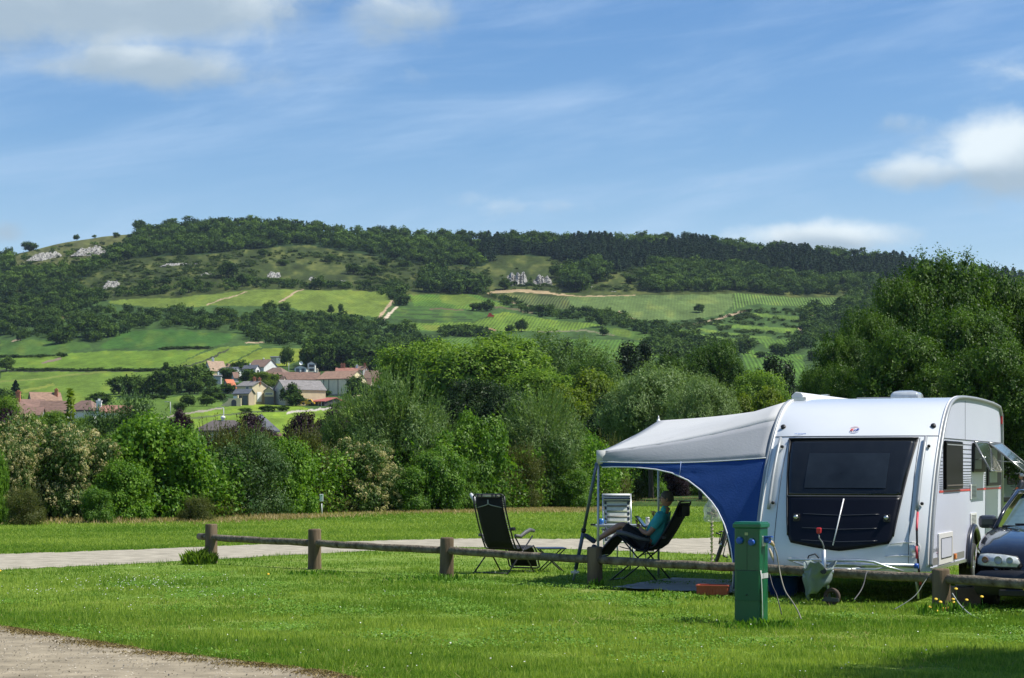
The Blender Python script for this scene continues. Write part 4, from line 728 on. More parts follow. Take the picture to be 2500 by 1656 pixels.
def plant(proto, name, label, cat, group, p, h_scale, w_scale, rz=0):
    c = proto if proto.name not in PLACED else copy_tree(proto)
    PLACED.add(c.name); c.name = name; PLACED.add(c.name); c.location = p; c.rotation_euler = (0, 0, rz); c.scale = (w_scale, w_scale, h_scale)
    tag(c, label, cat, group); return c
MAPLE = FOL('maple_leaf', (.05, .125, .012), (.215, .335, .035), .4); ASH = FOL('ash_leaf', (.012, .048, .006), (.105, .195, .016), .3); POPL = FOL('poplar_leaf', (.06, .12, .025), (.16, .25, .06), .35)
DARKB = FOL('dark_leaf', (.010, .028, .008), (.045, .085, .018), .2); SILV = FOL('silver_leaf', (.075, .14, .035), (.25, .36, .12), .3, .4, .5); YELG = FOL('yellowgreen_leaf', (.07, .13, .012), (.20, .27, .03), .45)
PURP = FOL('purple_leaf', (.012, .006, .009), (.045, .018, .028), .25); CEDAR = FOL('cedar_leaf', (.012, .03, .014), (.045, .075, .03), .1)
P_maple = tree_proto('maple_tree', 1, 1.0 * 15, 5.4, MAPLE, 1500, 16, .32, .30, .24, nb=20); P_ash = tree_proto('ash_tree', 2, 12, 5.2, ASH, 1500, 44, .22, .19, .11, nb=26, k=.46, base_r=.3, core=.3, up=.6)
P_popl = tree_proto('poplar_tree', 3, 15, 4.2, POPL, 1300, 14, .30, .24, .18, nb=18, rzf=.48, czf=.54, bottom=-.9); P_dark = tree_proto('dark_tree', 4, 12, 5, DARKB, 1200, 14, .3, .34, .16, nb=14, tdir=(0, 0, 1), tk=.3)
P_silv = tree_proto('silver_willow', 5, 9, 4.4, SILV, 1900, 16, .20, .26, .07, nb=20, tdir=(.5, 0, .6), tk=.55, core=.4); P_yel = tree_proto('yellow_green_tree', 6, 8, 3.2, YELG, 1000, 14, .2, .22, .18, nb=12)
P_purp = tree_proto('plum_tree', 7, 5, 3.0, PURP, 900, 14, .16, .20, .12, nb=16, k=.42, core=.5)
def at_tree(proto, name, label, cat, group, px, topy, D, wpx, hh, rr, rz=0, zb=None, hfix=None):
    """foot hidden: put the tree so its top is at row topy, total height to the ground level there"""
    top = CH + (HZ - topy) / F * D; z0 = zb if zb is not None else max(0, float(np.interp(D, [90, 150, 230, 330], [0, .6, 2.8, 7.4])))
    h = (top - z0) if hfix is None else hfix; z0 = top - h; W = wpx * D / F / 2
    return plant(proto, name, label, cat, group, Vector(((px - 1250) / F * D, D, z0)), h / hh, W / rr, rz)
TG = 'trees standing behind the hedge'
for (pr, nm, lb, px, ty, D, wp, hh, rr) in [
  (P_maple, 'maple_tree', 'tall bright maple at the left end of the tree group behind the hedge', 1030, 832, 200, 200, 15, 5.4), (P_maple, 'maple_tree', 'broad light green maple in the middle of the tree group', 1165, 838, 190, 260, 15, 5.4), (P_maple, 'maple_tree', 'bright maple with the highest top right of the group middle', 1245, 815, 205, 190, 15, 5.4),
  (P_popl, 'poplar_tree', 'pale fine leaved poplar rising above the maples', 1318, 806, 225, 180, 15, 4.2), (P_popl, 'poplar_tree', 'pale rounded poplar right of the tallest poplar', 1440, 826, 240, 150, 15, 4.2), (P_maple, 'maple_tree', 'shaded lower maple below the poplars', 1330, 905, 175, 200, 15, 5.4),
  (P_dark, 'dark_tree', 'dark round tree behind the left end of the maples', 985, 878, 215, 120, 12, 5), (P_ash, 'ash_tree', 'dull green ash right of the pale poplar', 1425, 880, 190, 180, 12, 5.2), (P_dark, 'cypress_bush', 'very dark feathery evergreen below the maples', 1160, 925, 140, 190, 12, 5),
  (P_dark, 'dark_tree', 'dark evergreen in the shade between willow and maple', 1225, 945, 130, 150, 12, 5), (P_yel, 'yellow_green_tree', 'yellow green rounded tree between poplar and silver willow', 1440, 905, 130, 170, 8, 3.2), (P_yel, 'yellow_green_tree', 'yellow green tree filling below the shaded maple', 1370, 965, 125, 140, 8, 3.2),
  (P_ash, 'ash_tree', 'dark green broad ash above the silver willow', 1745, 838, 175, 190, 12, 5.2), (P_ash, 'ash_tree', 'lower dark ash left of the broad ash', 1655, 870, 180, 140, 12, 5.2), (P_maple, 'maple_tree', 'leafy tree behind the awning right of the broad ash', 1850, 905, 170, 130, 15, 5.4),
  (P_yel, 'yellow_green_tree', 'bright yellow green tree just left of the caravan roof', 1885, 948, 105, 130, 8, 3.2), (P_yel, 'yellow_green_tree', 'second yellow green tree over the awning roof', 1820, 965, 110, 100, 8, 3.2),
  (P_silv, 'silver_willow', 'silver leaved willow with wind blown leaves above the awning corner', 1590, 888, 112, 230, 9, 4.4), (P_silv, 'silver_willow', 'second silver willow right behind the awning roof', 1710, 918, 106, 170, 9, 4.4), (P_dark, 'dark_tree', 'dark tree low behind the silver willow', 1500, 960, 120, 130, 12, 5)]:
    at_tree(pr, nm, lb, 'tree', TG, px, ty, D, wp * 1.08, hh, rr, rz=px * .37)
for i_, (px, ty, D, wp) in enumerate([(5, 968, 150, 90), (78, 1012, 170, 80), (135, 1004, 175, 84), (205, 1016, 160, 60), (275, 1014, 170, 90), (345, 1012, 165, 90), (25, 1022, 120, 100)]): at_tree(P_maple, 'garden_tree', f'leafy garden tree in front of the far left roofs, {ORD[i_]} of them', 'tree', 'garden trees before the farm roofs', px, ty, D, wp, 15, 5.4, rz=px, hfix=4.6)
for (lb, px, ty, wp, D, hf) in [('purple leaved plum tree over the dark brown hip roof', 606, 1010, 104, 170, 5.5), ('purple leaved plum tree with bare stem in front of the white bungalow', 748, 1008, 96, 165, 5.5), ('purple plum tree partly behind the large willow', 815, 1000, 80, 170, 5), ('dark purple plum at the very left edge above the flowering bush', 15, 1000, 90, 120, 5), ('small purple plum peeping over the hedge left of the hip roof', 438, 1001, 50, 150, 4)]:
    at_tree(P_purp, 'plum_tree', lb, 'tree', 'purple plum trees', px, ty, D, wp * 1.4, 5, 3.0, rz=px, hfix=hf)
plant(P_yel, 'garden_tree', 'bright yellow green broad tree between the village roofs', 'tree', 'trees in the village gardens', hz(642, 955) - Vector((0, 0, .8)), .78, 1.35, 2.0)
# cedars and pines with layered boughs
def cedar(seed, h, R):
    r = np.random.default_rng(seed); n = 5200; z = r.uniform(.12, 1, n); lay = np.floor(z * 11) / 11; a = r.uniform(0, 6.28, n); rad = R * (1 - lay) ** .4 * (.7 + .3 * np.sin(lay * 37 + a * 3)) * np.sqrt(r.uniform(.04, 1, n)) + .1
    zz = h * (lay + .035 * r.normal(size=n)) - rad * .12; C = np.stack([np.cos(a) * rad, np.sin(a) * rad, zz], 1); Q = quads(r, C, np.array([0, 0, 1]) + r.normal(size=(n, 3)) * .4, .42, .2)
    root = empty('cedar_tree'); fastmesh('crown', Q.reshape(-1, 3), 4, r.uniform(0, 1, n), CEDAR, root); g = MB(); g.tube([(0, 0, -.3), (0, 0, h * .97)], [.28, .04], 8)
    for i in range(16): zz = h * (.15 + .05 * i); e = R * (1 - zz / h) ** .7 * .8; g.tube([(0, 0, zz), (math.cos(i * 2.4) * e, math.sin(i * 2.4) * e, zz - .1 * e)], [.07, .02], 5)
    g.build('trunk', bark, root, fix=False); return root
P_ced = cedar(8, 12, 3.6)
for (lb, px, ty, D, wp) in [('dark cedar behind the pale poplars', 1383, 822, 260, 62), ('dark broad cedar on the vineyard edge right of the poplars', 1533, 830, 250, 92), ('layered cedar with an open top right of the broad cedar', 1574, 826, 255, 70), ('brownish cedar above the silver willow', 1632, 846, 245, 80), ('light feathery conifer right of the broad ash', 1885, 862, 190, 90), ('thin dark conifer left of the big trees on the right', 1925, 876, 200, 50)]:
    at_tree(P_ced, 'cedar_tree', lb, 'tree', 'cedars behind the hedge', px, ty, D, wp * 1.7, 12, 3.6, rz=px)
# big trees at the right
for (lb, px, ty, D, wp) in [('huge leafy ash on the right with its crown against the sky', 2318, 612, 105, 330), ('big ash forming the upper left shoulder of the right hand trees', 2205, 662, 102, 240), ('ash with rounded crown halfway down the left edge of the big trees', 2118, 742, 99, 210), ('lower ash on the stepped left edge of the big trees', 2045, 800, 97, 190), ('dark lower ash at the left foot of the big trees', 2015, 880, 95, 150), ('tall ash at the right edge of the photo', 2462, 648, 108, 260),
    ('ash rising behind the caravan roof', 2230, 800, 90, 280), ('shaded ash behind the rear of the caravan', 2420, 830, 86, 280), ('low dark ash between caravan roof and vineyards', 2100, 890, 92, 200), ('bright topped ash beyond the right edge', 2590, 640, 105, 260), ('ash bough mass above the caravan roof middle', 2340, 740, 94, 300)]:
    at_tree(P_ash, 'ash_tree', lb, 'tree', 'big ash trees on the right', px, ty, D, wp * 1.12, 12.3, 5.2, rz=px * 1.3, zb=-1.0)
# trees out of the frame on the right throw the shade on the lawn and stand in the reflections
plant(P_ash, 'ash_tree', 'ash standing outside the right edge whose shade falls on the lawn', 'tree', 'big ash trees on the right', Vector((9.3, 15.6, -.1)), .72, .60, 1.0)
for i, (x, y) in enumerate([(21, 20), (22, 36), (26, 50), (31, 60), (36, 70), (42, 78), (49, 84), (34, 92), (41, 98), (29, 84), (10, -8), (-10, -10)]): plant(P_ash if i % 2 else P_maple, 'ash_tree', f'tree outside the photo, {ORD[i]} counting from beside the car', 'tree', 'trees outside the photo', Vector((x, y, -.1)), .8, .8, i * 1.1)

# hedge shrubs, 60-90 m away
HAZEL = FOL('hazel_leaf', (.045, .13, .012), (.20, .35, .035), .4); PRIV = FOL('privet_leaf', (.028, .075, .018), (.12, .20, .06), .25, .35, .6); WIL = FOL('willow_leaf', (.05, .11, .025), (.18, .27, .075), .35, .45, .45); LAUR = FOL('laurel_leaf', (.035, .11, .010), (.17, .30, .035), .35, .35, .6); BRNB = FOL('brownish_leaf', (.05, .075, .016), (.15, .16, .045), .35); ELD = FOL('elder_leaf', (.04, .09, .02), (.13, .20, .05), .3); BLOS = FOL('blossom', (.38, .33, .14), (.70, .64, .36), .25, .8, .1)
DARKP = FOL('darkpurple_leaf', (.012, .008, .012), (.04, .02, .028), .2)
def shrub_proto(name, seed, mat, l, wd, ncl=1000, per=15, cr=.13, h=3.4, R=2.2, tdir=None, tk=0, k=.45, nb=16, outdir=0, core=.35, blossom=False, shoots=0, up=.45):
    r = np.random.default_rng(seed); B = auto_blobs(r, R, h * .50, h * .50, nb, k, -1.0); B = [b_ for b_ in B] + [(math.cos(i) * R * .6, math.sin(i) * R * .6, h * .16, R * .5, R * .5, h * .2) for i in (0, 1.5, 3, 4.6)]
    Q, T = crown(r, B, ncl, per, cr, l, wd, up, tdir, tk, core, outdir)
    Q[..., 2] *= h * .98 / np.percentile(Q[..., 2], 99.7); Q[..., :2] *= R / np.percentile(np.abs(Q[..., 0]), 99.3)
    if shoots:          # arching twigs past the outline
        bq = []
        for i in range(shoots):
            a = r.uniform(0, 6.28); el_ = r.uniform(.35, 1.4); d = np.array([math.cos(a) * math.cos(el_), math.sin(a) * math.cos(el_), math.sin(el_)]); st = np.array([0, 0, h * .5]) + d * np.array([R, R, h * .5]) * .82; L_ = r.uniform(.35, .9)
            k_ = 18; u_ = np.linspace(0, 1, k_)[:, None]; C = st + d * u_ * L_ + np.array([0, 0, .12]) * u_ ** 2 + r.normal(size=(k_, 3)) * .03; bq.append(quads(r, C, r.normal(size=(k_, 3)), l, wd, d, .7))
        bq = np.concatenate(bq); Q = np.concatenate([Q, bq]); T = np.concatenate([T, r.uniform(.3, 1, len(bq))])
    Q[..., 2] = np.maximum(Q[..., 2], -.05)
    root = empty(name); fastmesh('foliage', Q.reshape(-1, 3), 4, T, mat, root)
    g = MB()
    for i in range(9): a = i * 2.4; g.tube([(math.cos(a) * .2, math.sin(a) * .2, -.1), (math.cos(a) * R * .35, math.sin(a) * R * .35, h * .45), (math.cos(a) * R * .6, math.sin(a) * R * .6, h * .8)], [.045, .03, .01], 5)
    g.build('stem', bark, root, fix=False)
    if blossom:
        Bn = np.array(B); n = 900; idx = r.choice(len(Bn), n); d = unit(r.normal(size=(n, 3)) + [0, -.5, .35]); cc = Bn[idx, :3] + d * Bn[idx, 3:6] * 1.03
        m_ = 34; dd = unit(r.normal(size=(n * m_, 3)) + [0, 0, .5]); rad_ = np.repeat(r.uniform(.08, .17, n), m_)[:, None]; C = np.repeat(cc, m_, 0) + dd * rad_ * [1, 1, .75]; Qb = quads(r, C, dd, .05, .045)
        fastmesh('blossom', Qb.reshape(-1, 3), 4, np.clip(r.uniform(0, 1, n * m_) + np.repeat(r.normal(0, .15, n), m_), 0, 1), BLOS, root)
    return root
SH = {'hazel': shrub_proto('hazel_bush', 31, HAZEL, .16, .11, 1000, 16, .14, up=.5), 'privet': shrub_proto('privet_bush', 32, PRIV, .11, .05, 1200, 18, .13, shoots=40), 'elder': shrub_proto('flowering_bush', 33, ELD, .13, .07, 900, 15, .14, blossom=True),
      'willow': shrub_proto('willow_bush', 34, WIL, .16, .035, 1500, 20, .13, tdir=(0, 0, 1), tk=.35, outdir=1.0, shoots=160, nb=20, k=.4), 'laurel': shrub_proto('laurel_bush', 35, LAUR, .15, .09, 1000, 16, .12), 'brown': shrub_proto('mixed_bush', 36, BRNB, .11, .06, 900, 14, .14, shoots=60), 'purple': shrub_proto('purple_bush', 37, DARKP, .12, .08, 900, 14, .14)}
HD = [('elder', 95, 1272, 262, 262, 0, 'cream flowering bush at the left edge of the hedge'), ('elder', 180, 1274, 190, 225, 0, 'second cream flowering bush, lower and right of the first'), ('elder', 20, 1276, 150, 220, 0, 'low flowering bush in the left corner of the hedge'), ('hazel', -10, 1278, 60, 190, -2.5, 'bright green bush cut by the left edge of the photo'), ('brown', 60, 1280, 100, 90, -2.5, 'low yellow green bush before the first flowering bush'),
      ('privet', 262, 1266, 190, 260, 2, 'dark glossy bush between flowering bush and bright hazel'), ('hazel', 372, 1270, 255, 256, 0, 'large bright green hazel in the left part of the hedge'), ('hazel', 440, 1270, 150, 230, 0, 'lower hazel at the right flank of the large hazel'), ('privet', 330, 1268, 200, 290, 3, 'dark topped bush behind the large hazel'), ('hazel', 300, 1272, 140, 150, -1.5, 'small leafy bush at the foot of the dark glossy bush'), ('brown', 520, 1266, 120, 215, 1, 'thin brownish bush with bare stems right of the hazels'),
      ('privet', 610, 1265, 200, 205, 0, 'dark small leaved privet below the purple plum'), ('brown', 600, 1262, 170, 208, 3, 'light topped bush behind the small leaved privet'), ('hazel', 700, 1262, 150, 190, 1, 'green hazel left of the little white sign'), ('brown', 740, 1258, 140, 205, 2, 'yellowish mixed bush above the little white sign'), ('laurel', 795, 1256, 110, 160, 3, 'leafy bush behind the little white sign'),
      ('elder', 868, 1252, 185, 185, 0, 'cream flowering bush right of the little white sign'), ('elder', 930, 1250, 130, 120, -1, 'low flowering bush at the foot of the large willow'), ('willow', 965, 1250, 270, 305, 3, 'large grey green willow in the middle of the hedge'), ('willow', 860, 1252, 150, 260, 5, 'slim willow at the left shoulder of the large willow'), ('willow', 1050, 1248, 160, 230, 4, 'lower willow at the right shoulder of the large willow'),
      ('laurel', 1060, 1250, 160, 160, 0, 'leafy low bush in front of the lower willow'), ('laurel', 1000, 1250, 120, 110, -1, 'small leafy bush under the large willow'), ('laurel', 1165, 1244, 165, 225, 0, 'bright leafy laurel behind the black lounger'), ('laurel', 1130, 1246, 110, 130, -1, 'low laurel at the left foot of the bright laurel'), ('hazel', 1135, 1244, 110, 235, 2, 'fresh green hazel top rising over the bright laurel'),
      ('willow', 1322, 1240, 232, 262, 1, 'big rounded willow left of the awning'), ('brown', 1270, 1242, 120, 150, 0, 'shaded thin bush at the left foot of the rounded willow'), ('laurel', 1400, 1238, 110, 95, -2, 'small bright bush at the foot of the rounded willow'), ('laurel', 1440, 1236, 130, 180, 2, 'leafy bush between rounded willow and awning'), ('brown', 1480, 1234, 120, 160, 2, 'reddish green bush just left of the awning pole'),
      ('laurel', 1580, 1217, 110, 110, 0, 'leafy bush seen under the awning left of the man'), ('brown', 1520, 1222, 110, 120, 0, 'brown green bush seen behind the striped chair'), ('purple', 1655, 1214, 70, 84, 0, 'dark purple bush seen over the head of the man'), ('laurel', 1700, 1213, 90, 80, 0, 'green bush right of the purple bush under the awning'), ('hazel', 1760, 1213, 110, 120, 3, 'hazel behind the hanging bag'), ('laurel', 1640, 1212, 160, 170, 5, 'tall green bush behind the awning opening'), ('hazel', 1500, 1215, 200, 190, 8, 'tall bush in the second row behind the awning pole'),
      ('hazel', 2200, 1208, 300, 200, 0, 'hazel hidden mostly behind the caravan'), ('laurel', 2480, 1200, 200, 160, 6, 'shaded bush behind the far caravan'), ('privet', 2620, 1205, 240, 180, 6, 'dark bush beyond the right edge behind the far caravan'), ('privet', -90, 1278, 200, 240, 0, 'dark privet outside the left edge of the photo'),
      ('laurel', 240, 1276, 90, 90, -2, 'small dark leaved bush between flowering bush and hazel'), ('brown', 480, 1272, 90, 60, -2, 'low dry bush in front of the thin brownish bush'), ('laurel', 900, 1200, 90, 210, 10, 'leafy bush top showing left of the large willow'), ('laurel', 1250, 1244, 60, 70, 4, 'small dark leafed bush under the rounded willow')]
for kd, px, fy, wpx, hpx, back, lb in HD:
    Y = CH * F / (fy - HZ) + back + .8 * 0 + 1.2; s = Y / F; pr = SH[kd]; X = (px - 1250) / F * Y
    plant(pr, {'hazel': 'hazel_bush', 'privet': 'privet_bush', 'elder': 'flowering_bush', 'willow': 'willow_bush', 'laurel': 'laurel_bush', 'brown': 'mixed_bush', 'purple': 'purple_bush'}[kd], lb, 'bush', 'bushes of the hedge', Vector((X, Y, gz(X, Y))), hpx * s / 3.4, wpx * s / 4.4, (px * .77 if kd != 'elder' else px * .01))
# tangle of low growth filling the hedge between the bushes
for k_, (mat_, lb_, sd_, hmin, hmax, n_, l_, w_) in enumerate([(LAUR, 'tangle of green undergrowth filling the hedge', 81, .7, 2.5, 3000, .14, .08), (BRNB, 'brownish bramble and dead twigs low in the hedge', 82, .3, 1.5, 1500, .12, .05), (HAZEL, 'fresh leafy sprays breaking the top of the hedge', 83, 1.4, 3.1, 1500, .15, .10)]):
    r = np.random.default_rng(sd_); pxs = r.uniform(-120, 1560, n_); fy = np.interp(pxs, HFX, HFY); Y = CH * F / (fy - HZ) + r.uniform(.2, 3.4, n_) ; X = (pxs - 1250) / F * Y
    hm2 = hmin + (hmax - hmin) * np.clip(.5 + .5 * smooth_noise(X + 90, Y * 0, 1.9, sd_) + .25 * smooth_noise(X + 90, Y * 0 + 5, .7, sd_ + 5), 0, 1); Zc = hm2 * r.uniform(0, 1, n_) ** .7
    C = np.stack([X, Y, Zc + gzv(X)], 1); d = r.normal(size=(n_, 3)) + [0, -.6, .5]; per = 16; CC = np.repeat(C, per, 0) + r.normal(size=(n_ * per, 3)) * .17; Q = quads(r, CC, np.repeat(d, per, 0) * .6 + r.normal(size=CC.shape) * .6, l_, w_)
    o = fastmesh('hedge_undergrowth', Q.reshape(-1, 3), 4, np.clip(np.repeat(r.uniform(0, 1, n_), per) + r.normal(0, .18, n_ * per), 0, 1), mat_); tag(o, lb_, kind='stuff')
# the tall leafy shoot over the flowering bush
r = np.random.default_rng(77); Y = 66; b0 = at(172, 1030, Y); C = []; 
for i in range(60): u_ = i / 59; a = i * 2.4; C.append(b0 + Vector((math.cos(a) * .13 * (1.2 - u_), math.sin(a) * .13, u_ * 1.05)))
C = np.array([tuple(c) for c in C]); root = empty('leafy_shoot', at(172, 1270, Y), 0, 'thin yellow green shoot standing above the flowering bush', 'shoot')
fastmesh('leaves', (quads(r, C - np.array(tuple(root.location)), r.normal(size=(60, 3)) + [0, -.5, .5], .30, .10)).reshape(-1, 3), 4, r.uniform(.2, 1, 60), YELG, root)
g = MB(); g.tube([(0, 0, 0), (0, 0, 2.4), (0, 0, 4.2)], [.04, .02, .006], 5); g.build('stem', bark, root)
# ------------------------------------------------------------------ foreground materials
HAZE = .000045
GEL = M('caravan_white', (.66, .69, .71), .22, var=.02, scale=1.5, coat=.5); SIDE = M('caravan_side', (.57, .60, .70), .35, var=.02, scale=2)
GLASS = M('tinted_glass', (.010, .012, .014), .07, var=.1, spec=.45); NAVY = M('navy_panel', (.004, .005, .010), .35, var=.1, spec=.22); RUB = M('rubber_black', (.014, .014, .015), .5)
ALU = M('aluminium', (.55, .57, .58), .3, metal=.9, var=.08); TRIM = M('grey_trim', (.30, .32, .33), .45, metal=.2, var=.08); GALV = M('galvanised', (.50, .55, .56), .35, metal=.75, var=.2, scale=12)
DKG = M('dark_grey', (.07, .072, .075), .5); REDP = M('red_plastic', (.55, .03, .035), .4); BLUEP = M('blue_plastic', (.02, .09, .42), .35); LINE = M('line_black', (.03, .035, .04), .5); RST = M('red_stripe', (.62, .05, .04), .4)
ORL = M('orange_lens', (.75, .22, .03), .2); CHR = M('chrome', (.8, .8, .8), .08, metal=1, var=.02); TYRE = M('tyre', (.02, .02, .02), .8); RIM = M('wheel_rim', (.55, .56, .58), .3, metal=.8); WPL = M('white_plastic', (.72, .72, .70), .35, var=.04)

# ------------------------------------------------------------------ caravan
CX, CY, CR = 4.51, 26.72, -math.radians(21.5)
car = empty('caravan', (CX, CY, 0), CR, 'white touring caravan with dark front window and open side windows', 'caravan')
PR = [(-.56, .33), (-.555, .45), (-.50, .70), (-.40, .98), (-.25, 1.28), (-.08, 1.575), (.12, 1.84), (.33, 2.07), (.52, 2.25), (.73, 2.40), (.94, 2.51), (1.17, 2.58), (1.5, 2.63), (1.99, 2.66), (3.5, 2.68), (5.2, 2.66), (5.75, 2.62)]
_t = np.concatenate([[0], np.cumsum([math.dist(a, b) for a, b in zip(PR[:-1], PR[1:])])])
def prof(z):  return float(np.interp(z, [p[1] for p in PR[:14]], [p[0] for p in PR[:14]]))
HWD = 1.15
def bulge(x, z):
    k = .24 * min(1, max(0, (2.62 - z) / .55)) * (1 - .25 * max(0, (.7 - z) / .4)); return k * (1 - min(1, abs(x / HWD)) ** 3.2)
def fs(x, z, off=0.0): return Vector((x, prof(z) - bulge(x, z) - off, z))
def frow(z, s, n=26): return [(x, s - bulge(x, z), z) for x in [HWD * math.sin(math.pi / 2 * (2 * i / n - 1)) for i in range(n + 1)]]
dense = []
for i in range(len(PR) - 1):
    for k in range(4):
        u = k / 4; dense.append((PR[i][0] * (1 - u) + PR[i + 1][0] * u, PR[i][1] * (1 - u) + PR[i + 1][1] * u))
dense.append(PR[-1])
def smoothp(P, it=6):
    P = [list(p) for p in P]
    for _ in range(it):
        Q = [p[:] for p in P]
        for i in range(1, len(P) - 1): Q[i] = [(P[i - 1][k] + 2 * P[i][k] + P[i + 1][k]) / 4 for k in (0, 1)]
        P = Q
    return P
dense = smoothp(dense)
b = MB(); b.grid([frow(z, s) for s, z in dense]); b.build('body_shell', GEL, car, fix=False)
SIDEP = dense + [[5.97, 2.5], [6.0, 2.2], [6.0, .33]]
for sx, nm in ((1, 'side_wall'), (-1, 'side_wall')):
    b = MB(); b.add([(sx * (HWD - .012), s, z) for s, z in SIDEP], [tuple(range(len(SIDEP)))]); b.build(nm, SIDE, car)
b = MB(); b.add([(x, s, z) for x in (-HWD, HWD) for s, z in ((5.75, 2.62), (5.97, 2.5), (6.0, 2.2), (6.0, .33))], [(0, 4, 5, 1), (1, 5, 6, 2), (2, 6, 7, 3)]); b.build('rear_wall', SIDE, car)
b = MB(); b.box((0, 2.75, .36), (2.26, 6.2, .04)); b.box((0, -.35, .40), (1.9, .5, .12)); b.build('underfloor', DKG, car)
edge_path = [(s, z) for s, z in dense[2:]] + [(5.95, 2.5), (6.0, 2.2), (6.0, .4)]
for sx in (1, -1):
    b = MB(); b.tube([(sx * (HWD + .004), s + .004, z) for s, z in edge_path], .026, 8); b.build('edge_trim', TRIM, car)
    b = MB(); b.tube([(sx * (HWD - .03), s - .03 * (1 if s < 1 else .2), z + (.0 if s < 1 else .01)) for s, z in edge_path[:-3]], .014, 6); b.build('edge_bead', WPL, car)
# front window and lower locker panel: a curved sheet set on the shell
def panel(zs, hw, off, nx=20):
    return [[fs(hw(z) * (2 * i / nx - 1), z, off) for i in range(nx + 1)] for z in zs]
def hw(z): return .665 + (.855 - .665) * (z - .62) / (2.05 - .62)
def zb(x): return .585 + .10 * abs(x / .66) ** 1.2
b = MB(); rows = []
for k in range(15):
    u = k / 14; rows.append([fs(hw(1.30 + .745 * u) * (2 * i / 20 - 1), 1.30 + .745 * u, .012 + .006 * math.sin(math.pi * u)) for i in range(21)])
b.grid(rows); w_ = b.build('front_window', GLASS, car, solid=.012)
b = MB(); rows = []
for k in range(15):
    u = k / 14; r_ = []
    for i in range(25):
        x = 2 * i / 24 - 1; z0 = zb(x * .66); 
        z = z0 + (1.285 - z0) * u; h_ = hw(z)
        if z < .80 and abs(x) > .5: h_ -= .10 * (1 - (z - .6) / .2) ** 2 * (abs(x) - .5) * 2
        r_.append(fs(h_ * x, z, .014))
    rows.append(r_)
b.grid(rows); lk = b.build('locker_door', NAVY, car, solid=.012)
for zz in (1.06, .88, .72):
    b = MB(); b.tube([fs(x, zz - .035 * (1 - abs(x)) + .02, .026) for x in np.linspace(-.5, .5, 11)], .004, 5); b.build('groove', M('groove_grey', (.05, .055, .07), .3), lk)
b = MB(); b.tube([fs(.02, 1.26, .03), fs(-.03, .9, .03), fs(-.07, .66, .03)], .009, 6); b.build('chrome_strip', M('strip_white', (.8, .8, .8), .3), lk)
for x in (-.585, .60):
    b = MB(); q = fs(x, 1.01, .03); b.box((q.x, q.y, q.z), (.09, .03, .10)); h_ = b.build('locker_handle', RUB, lk, bevel=.01); b = MB(); b.lathe([(0, .0), (.028, 0), (.028, .03), (0, .034)], 14, Matrix.Translation((q.x, q.y - .02, q.z + .01)) @ Matrix.Rotation(math.pi / 2, 4, 'X')); b.build('lock', ALU, h_)
b = MB(); b.tube([fs(x, 2.058, .016) for x in np.linspace(-.87, .87, 21)], .022, 8, flat=.6); b.build('window_seal', RUB, w_)
b = MB(); b.tube([fs(x, 1.292, .016) for x in np.linspace(-.755, .755, 21)], .010, 6); b.build('window_seal', M('seal_grey', (.10, .10, .11), .4), w_)
for sx in (-1, 1):
    b = MB(); b.tube([fs(sx * (hw(z) + .004), z, .012) for z in np.linspace(.78, 2.05, 16)], .014, 6); b.build('window_seal', RUB, w_)
for zz in (2.075,):
    b = MB(); b.tube([fs(x, zz + .012, -.001) for x in np.linspace(-1.14, 1.14, 41)], .006, 5); b.build('panel_seam', LINE, car)
# interior seen through the glass: pale blind
b = MB(); b.grid([[fs(x, z, .034) for x in np.linspace(-.53, .55, 12)] for z in np.linspace(1.40, 1.86, 6)]); b.build('blind', M('blind_grey', (.015, .020, .026), .14, var=.5, scale=1.6, spec=.4), w_)
for sx, px_ in ((1, .965), (-1, -1.0)):
    b = MB(); pts = [fs(px_ * (1 if z > 1.3 else 1.0) , z, .055) for z in np.linspace(1.12, 2.07, 9)]; b.tube(pts, .024, 8); rl = b.build('side_rail', TRIM, car)
    for z in (1.2, 1.95):
        b = MB(); q = fs(px_ + .03 * sx * -1, z, .02); b.lathe([(0, 0), (.022, 0), (.022, .03), (0, .03)], 10, Matrix.Translation(fs(px_ + .05, z, .02)) @ Matrix.Rotation(math.pi / 2, 4, 'X')); b.build('rail_fixing', RUB, rl)
    b = MB(); q = fs(sx * 1.02 if sx > 0 else -1.02, 2.22, .005); b.lathe([(0, .02), (.035, .02), (.035, -.01)], 14, Matrix.Translation(q) @ Matrix.Rotation(math.radians(50), 4, 'X')); kb = b.build('grab_handle_socket', RUB, car)
b = MB(); b.tube([fs(.975, 1.12, .06), fs(.985, .9, .09), fs(1.0, .6, .07), fs(1.02, .36, .05), (1.03, -.62, .25), (1.03, -.60, -.02)], .015, 7); pl = b.build('awning_pole', RUB, car)
b = MB(); b.tube([fs(.977, 1.09, .064), fs(.985, .9, .094), fs(.987, .86, .094)], .0165, 7); b.tube([fs(.99, .66, .082), fs(1.0, .5, .072)], .0165, 7); b.tube([(1.03, -.62, .28), (1.03, -.615, .16)], .0165, 7); b.build('red_wrap', M('wrap_red', (.50, .05, .07), .5), pl)
for sx in (-1, 1):
    b = MB(); b.tube([fs(sx * .885, z, .0) for z in np.linspace(.42, 2.06, 14)], .004, 5); b.build('panel_seam', LINE, car)
b = MB(); SX = HWD - .010; b.box((SX + .002, 2.35, 2.34), (.003, .006, .56)); b.box((SX + .002, 4.3, .92), (.003, .006, .82)); b.build('panel_seam', LINE, car)
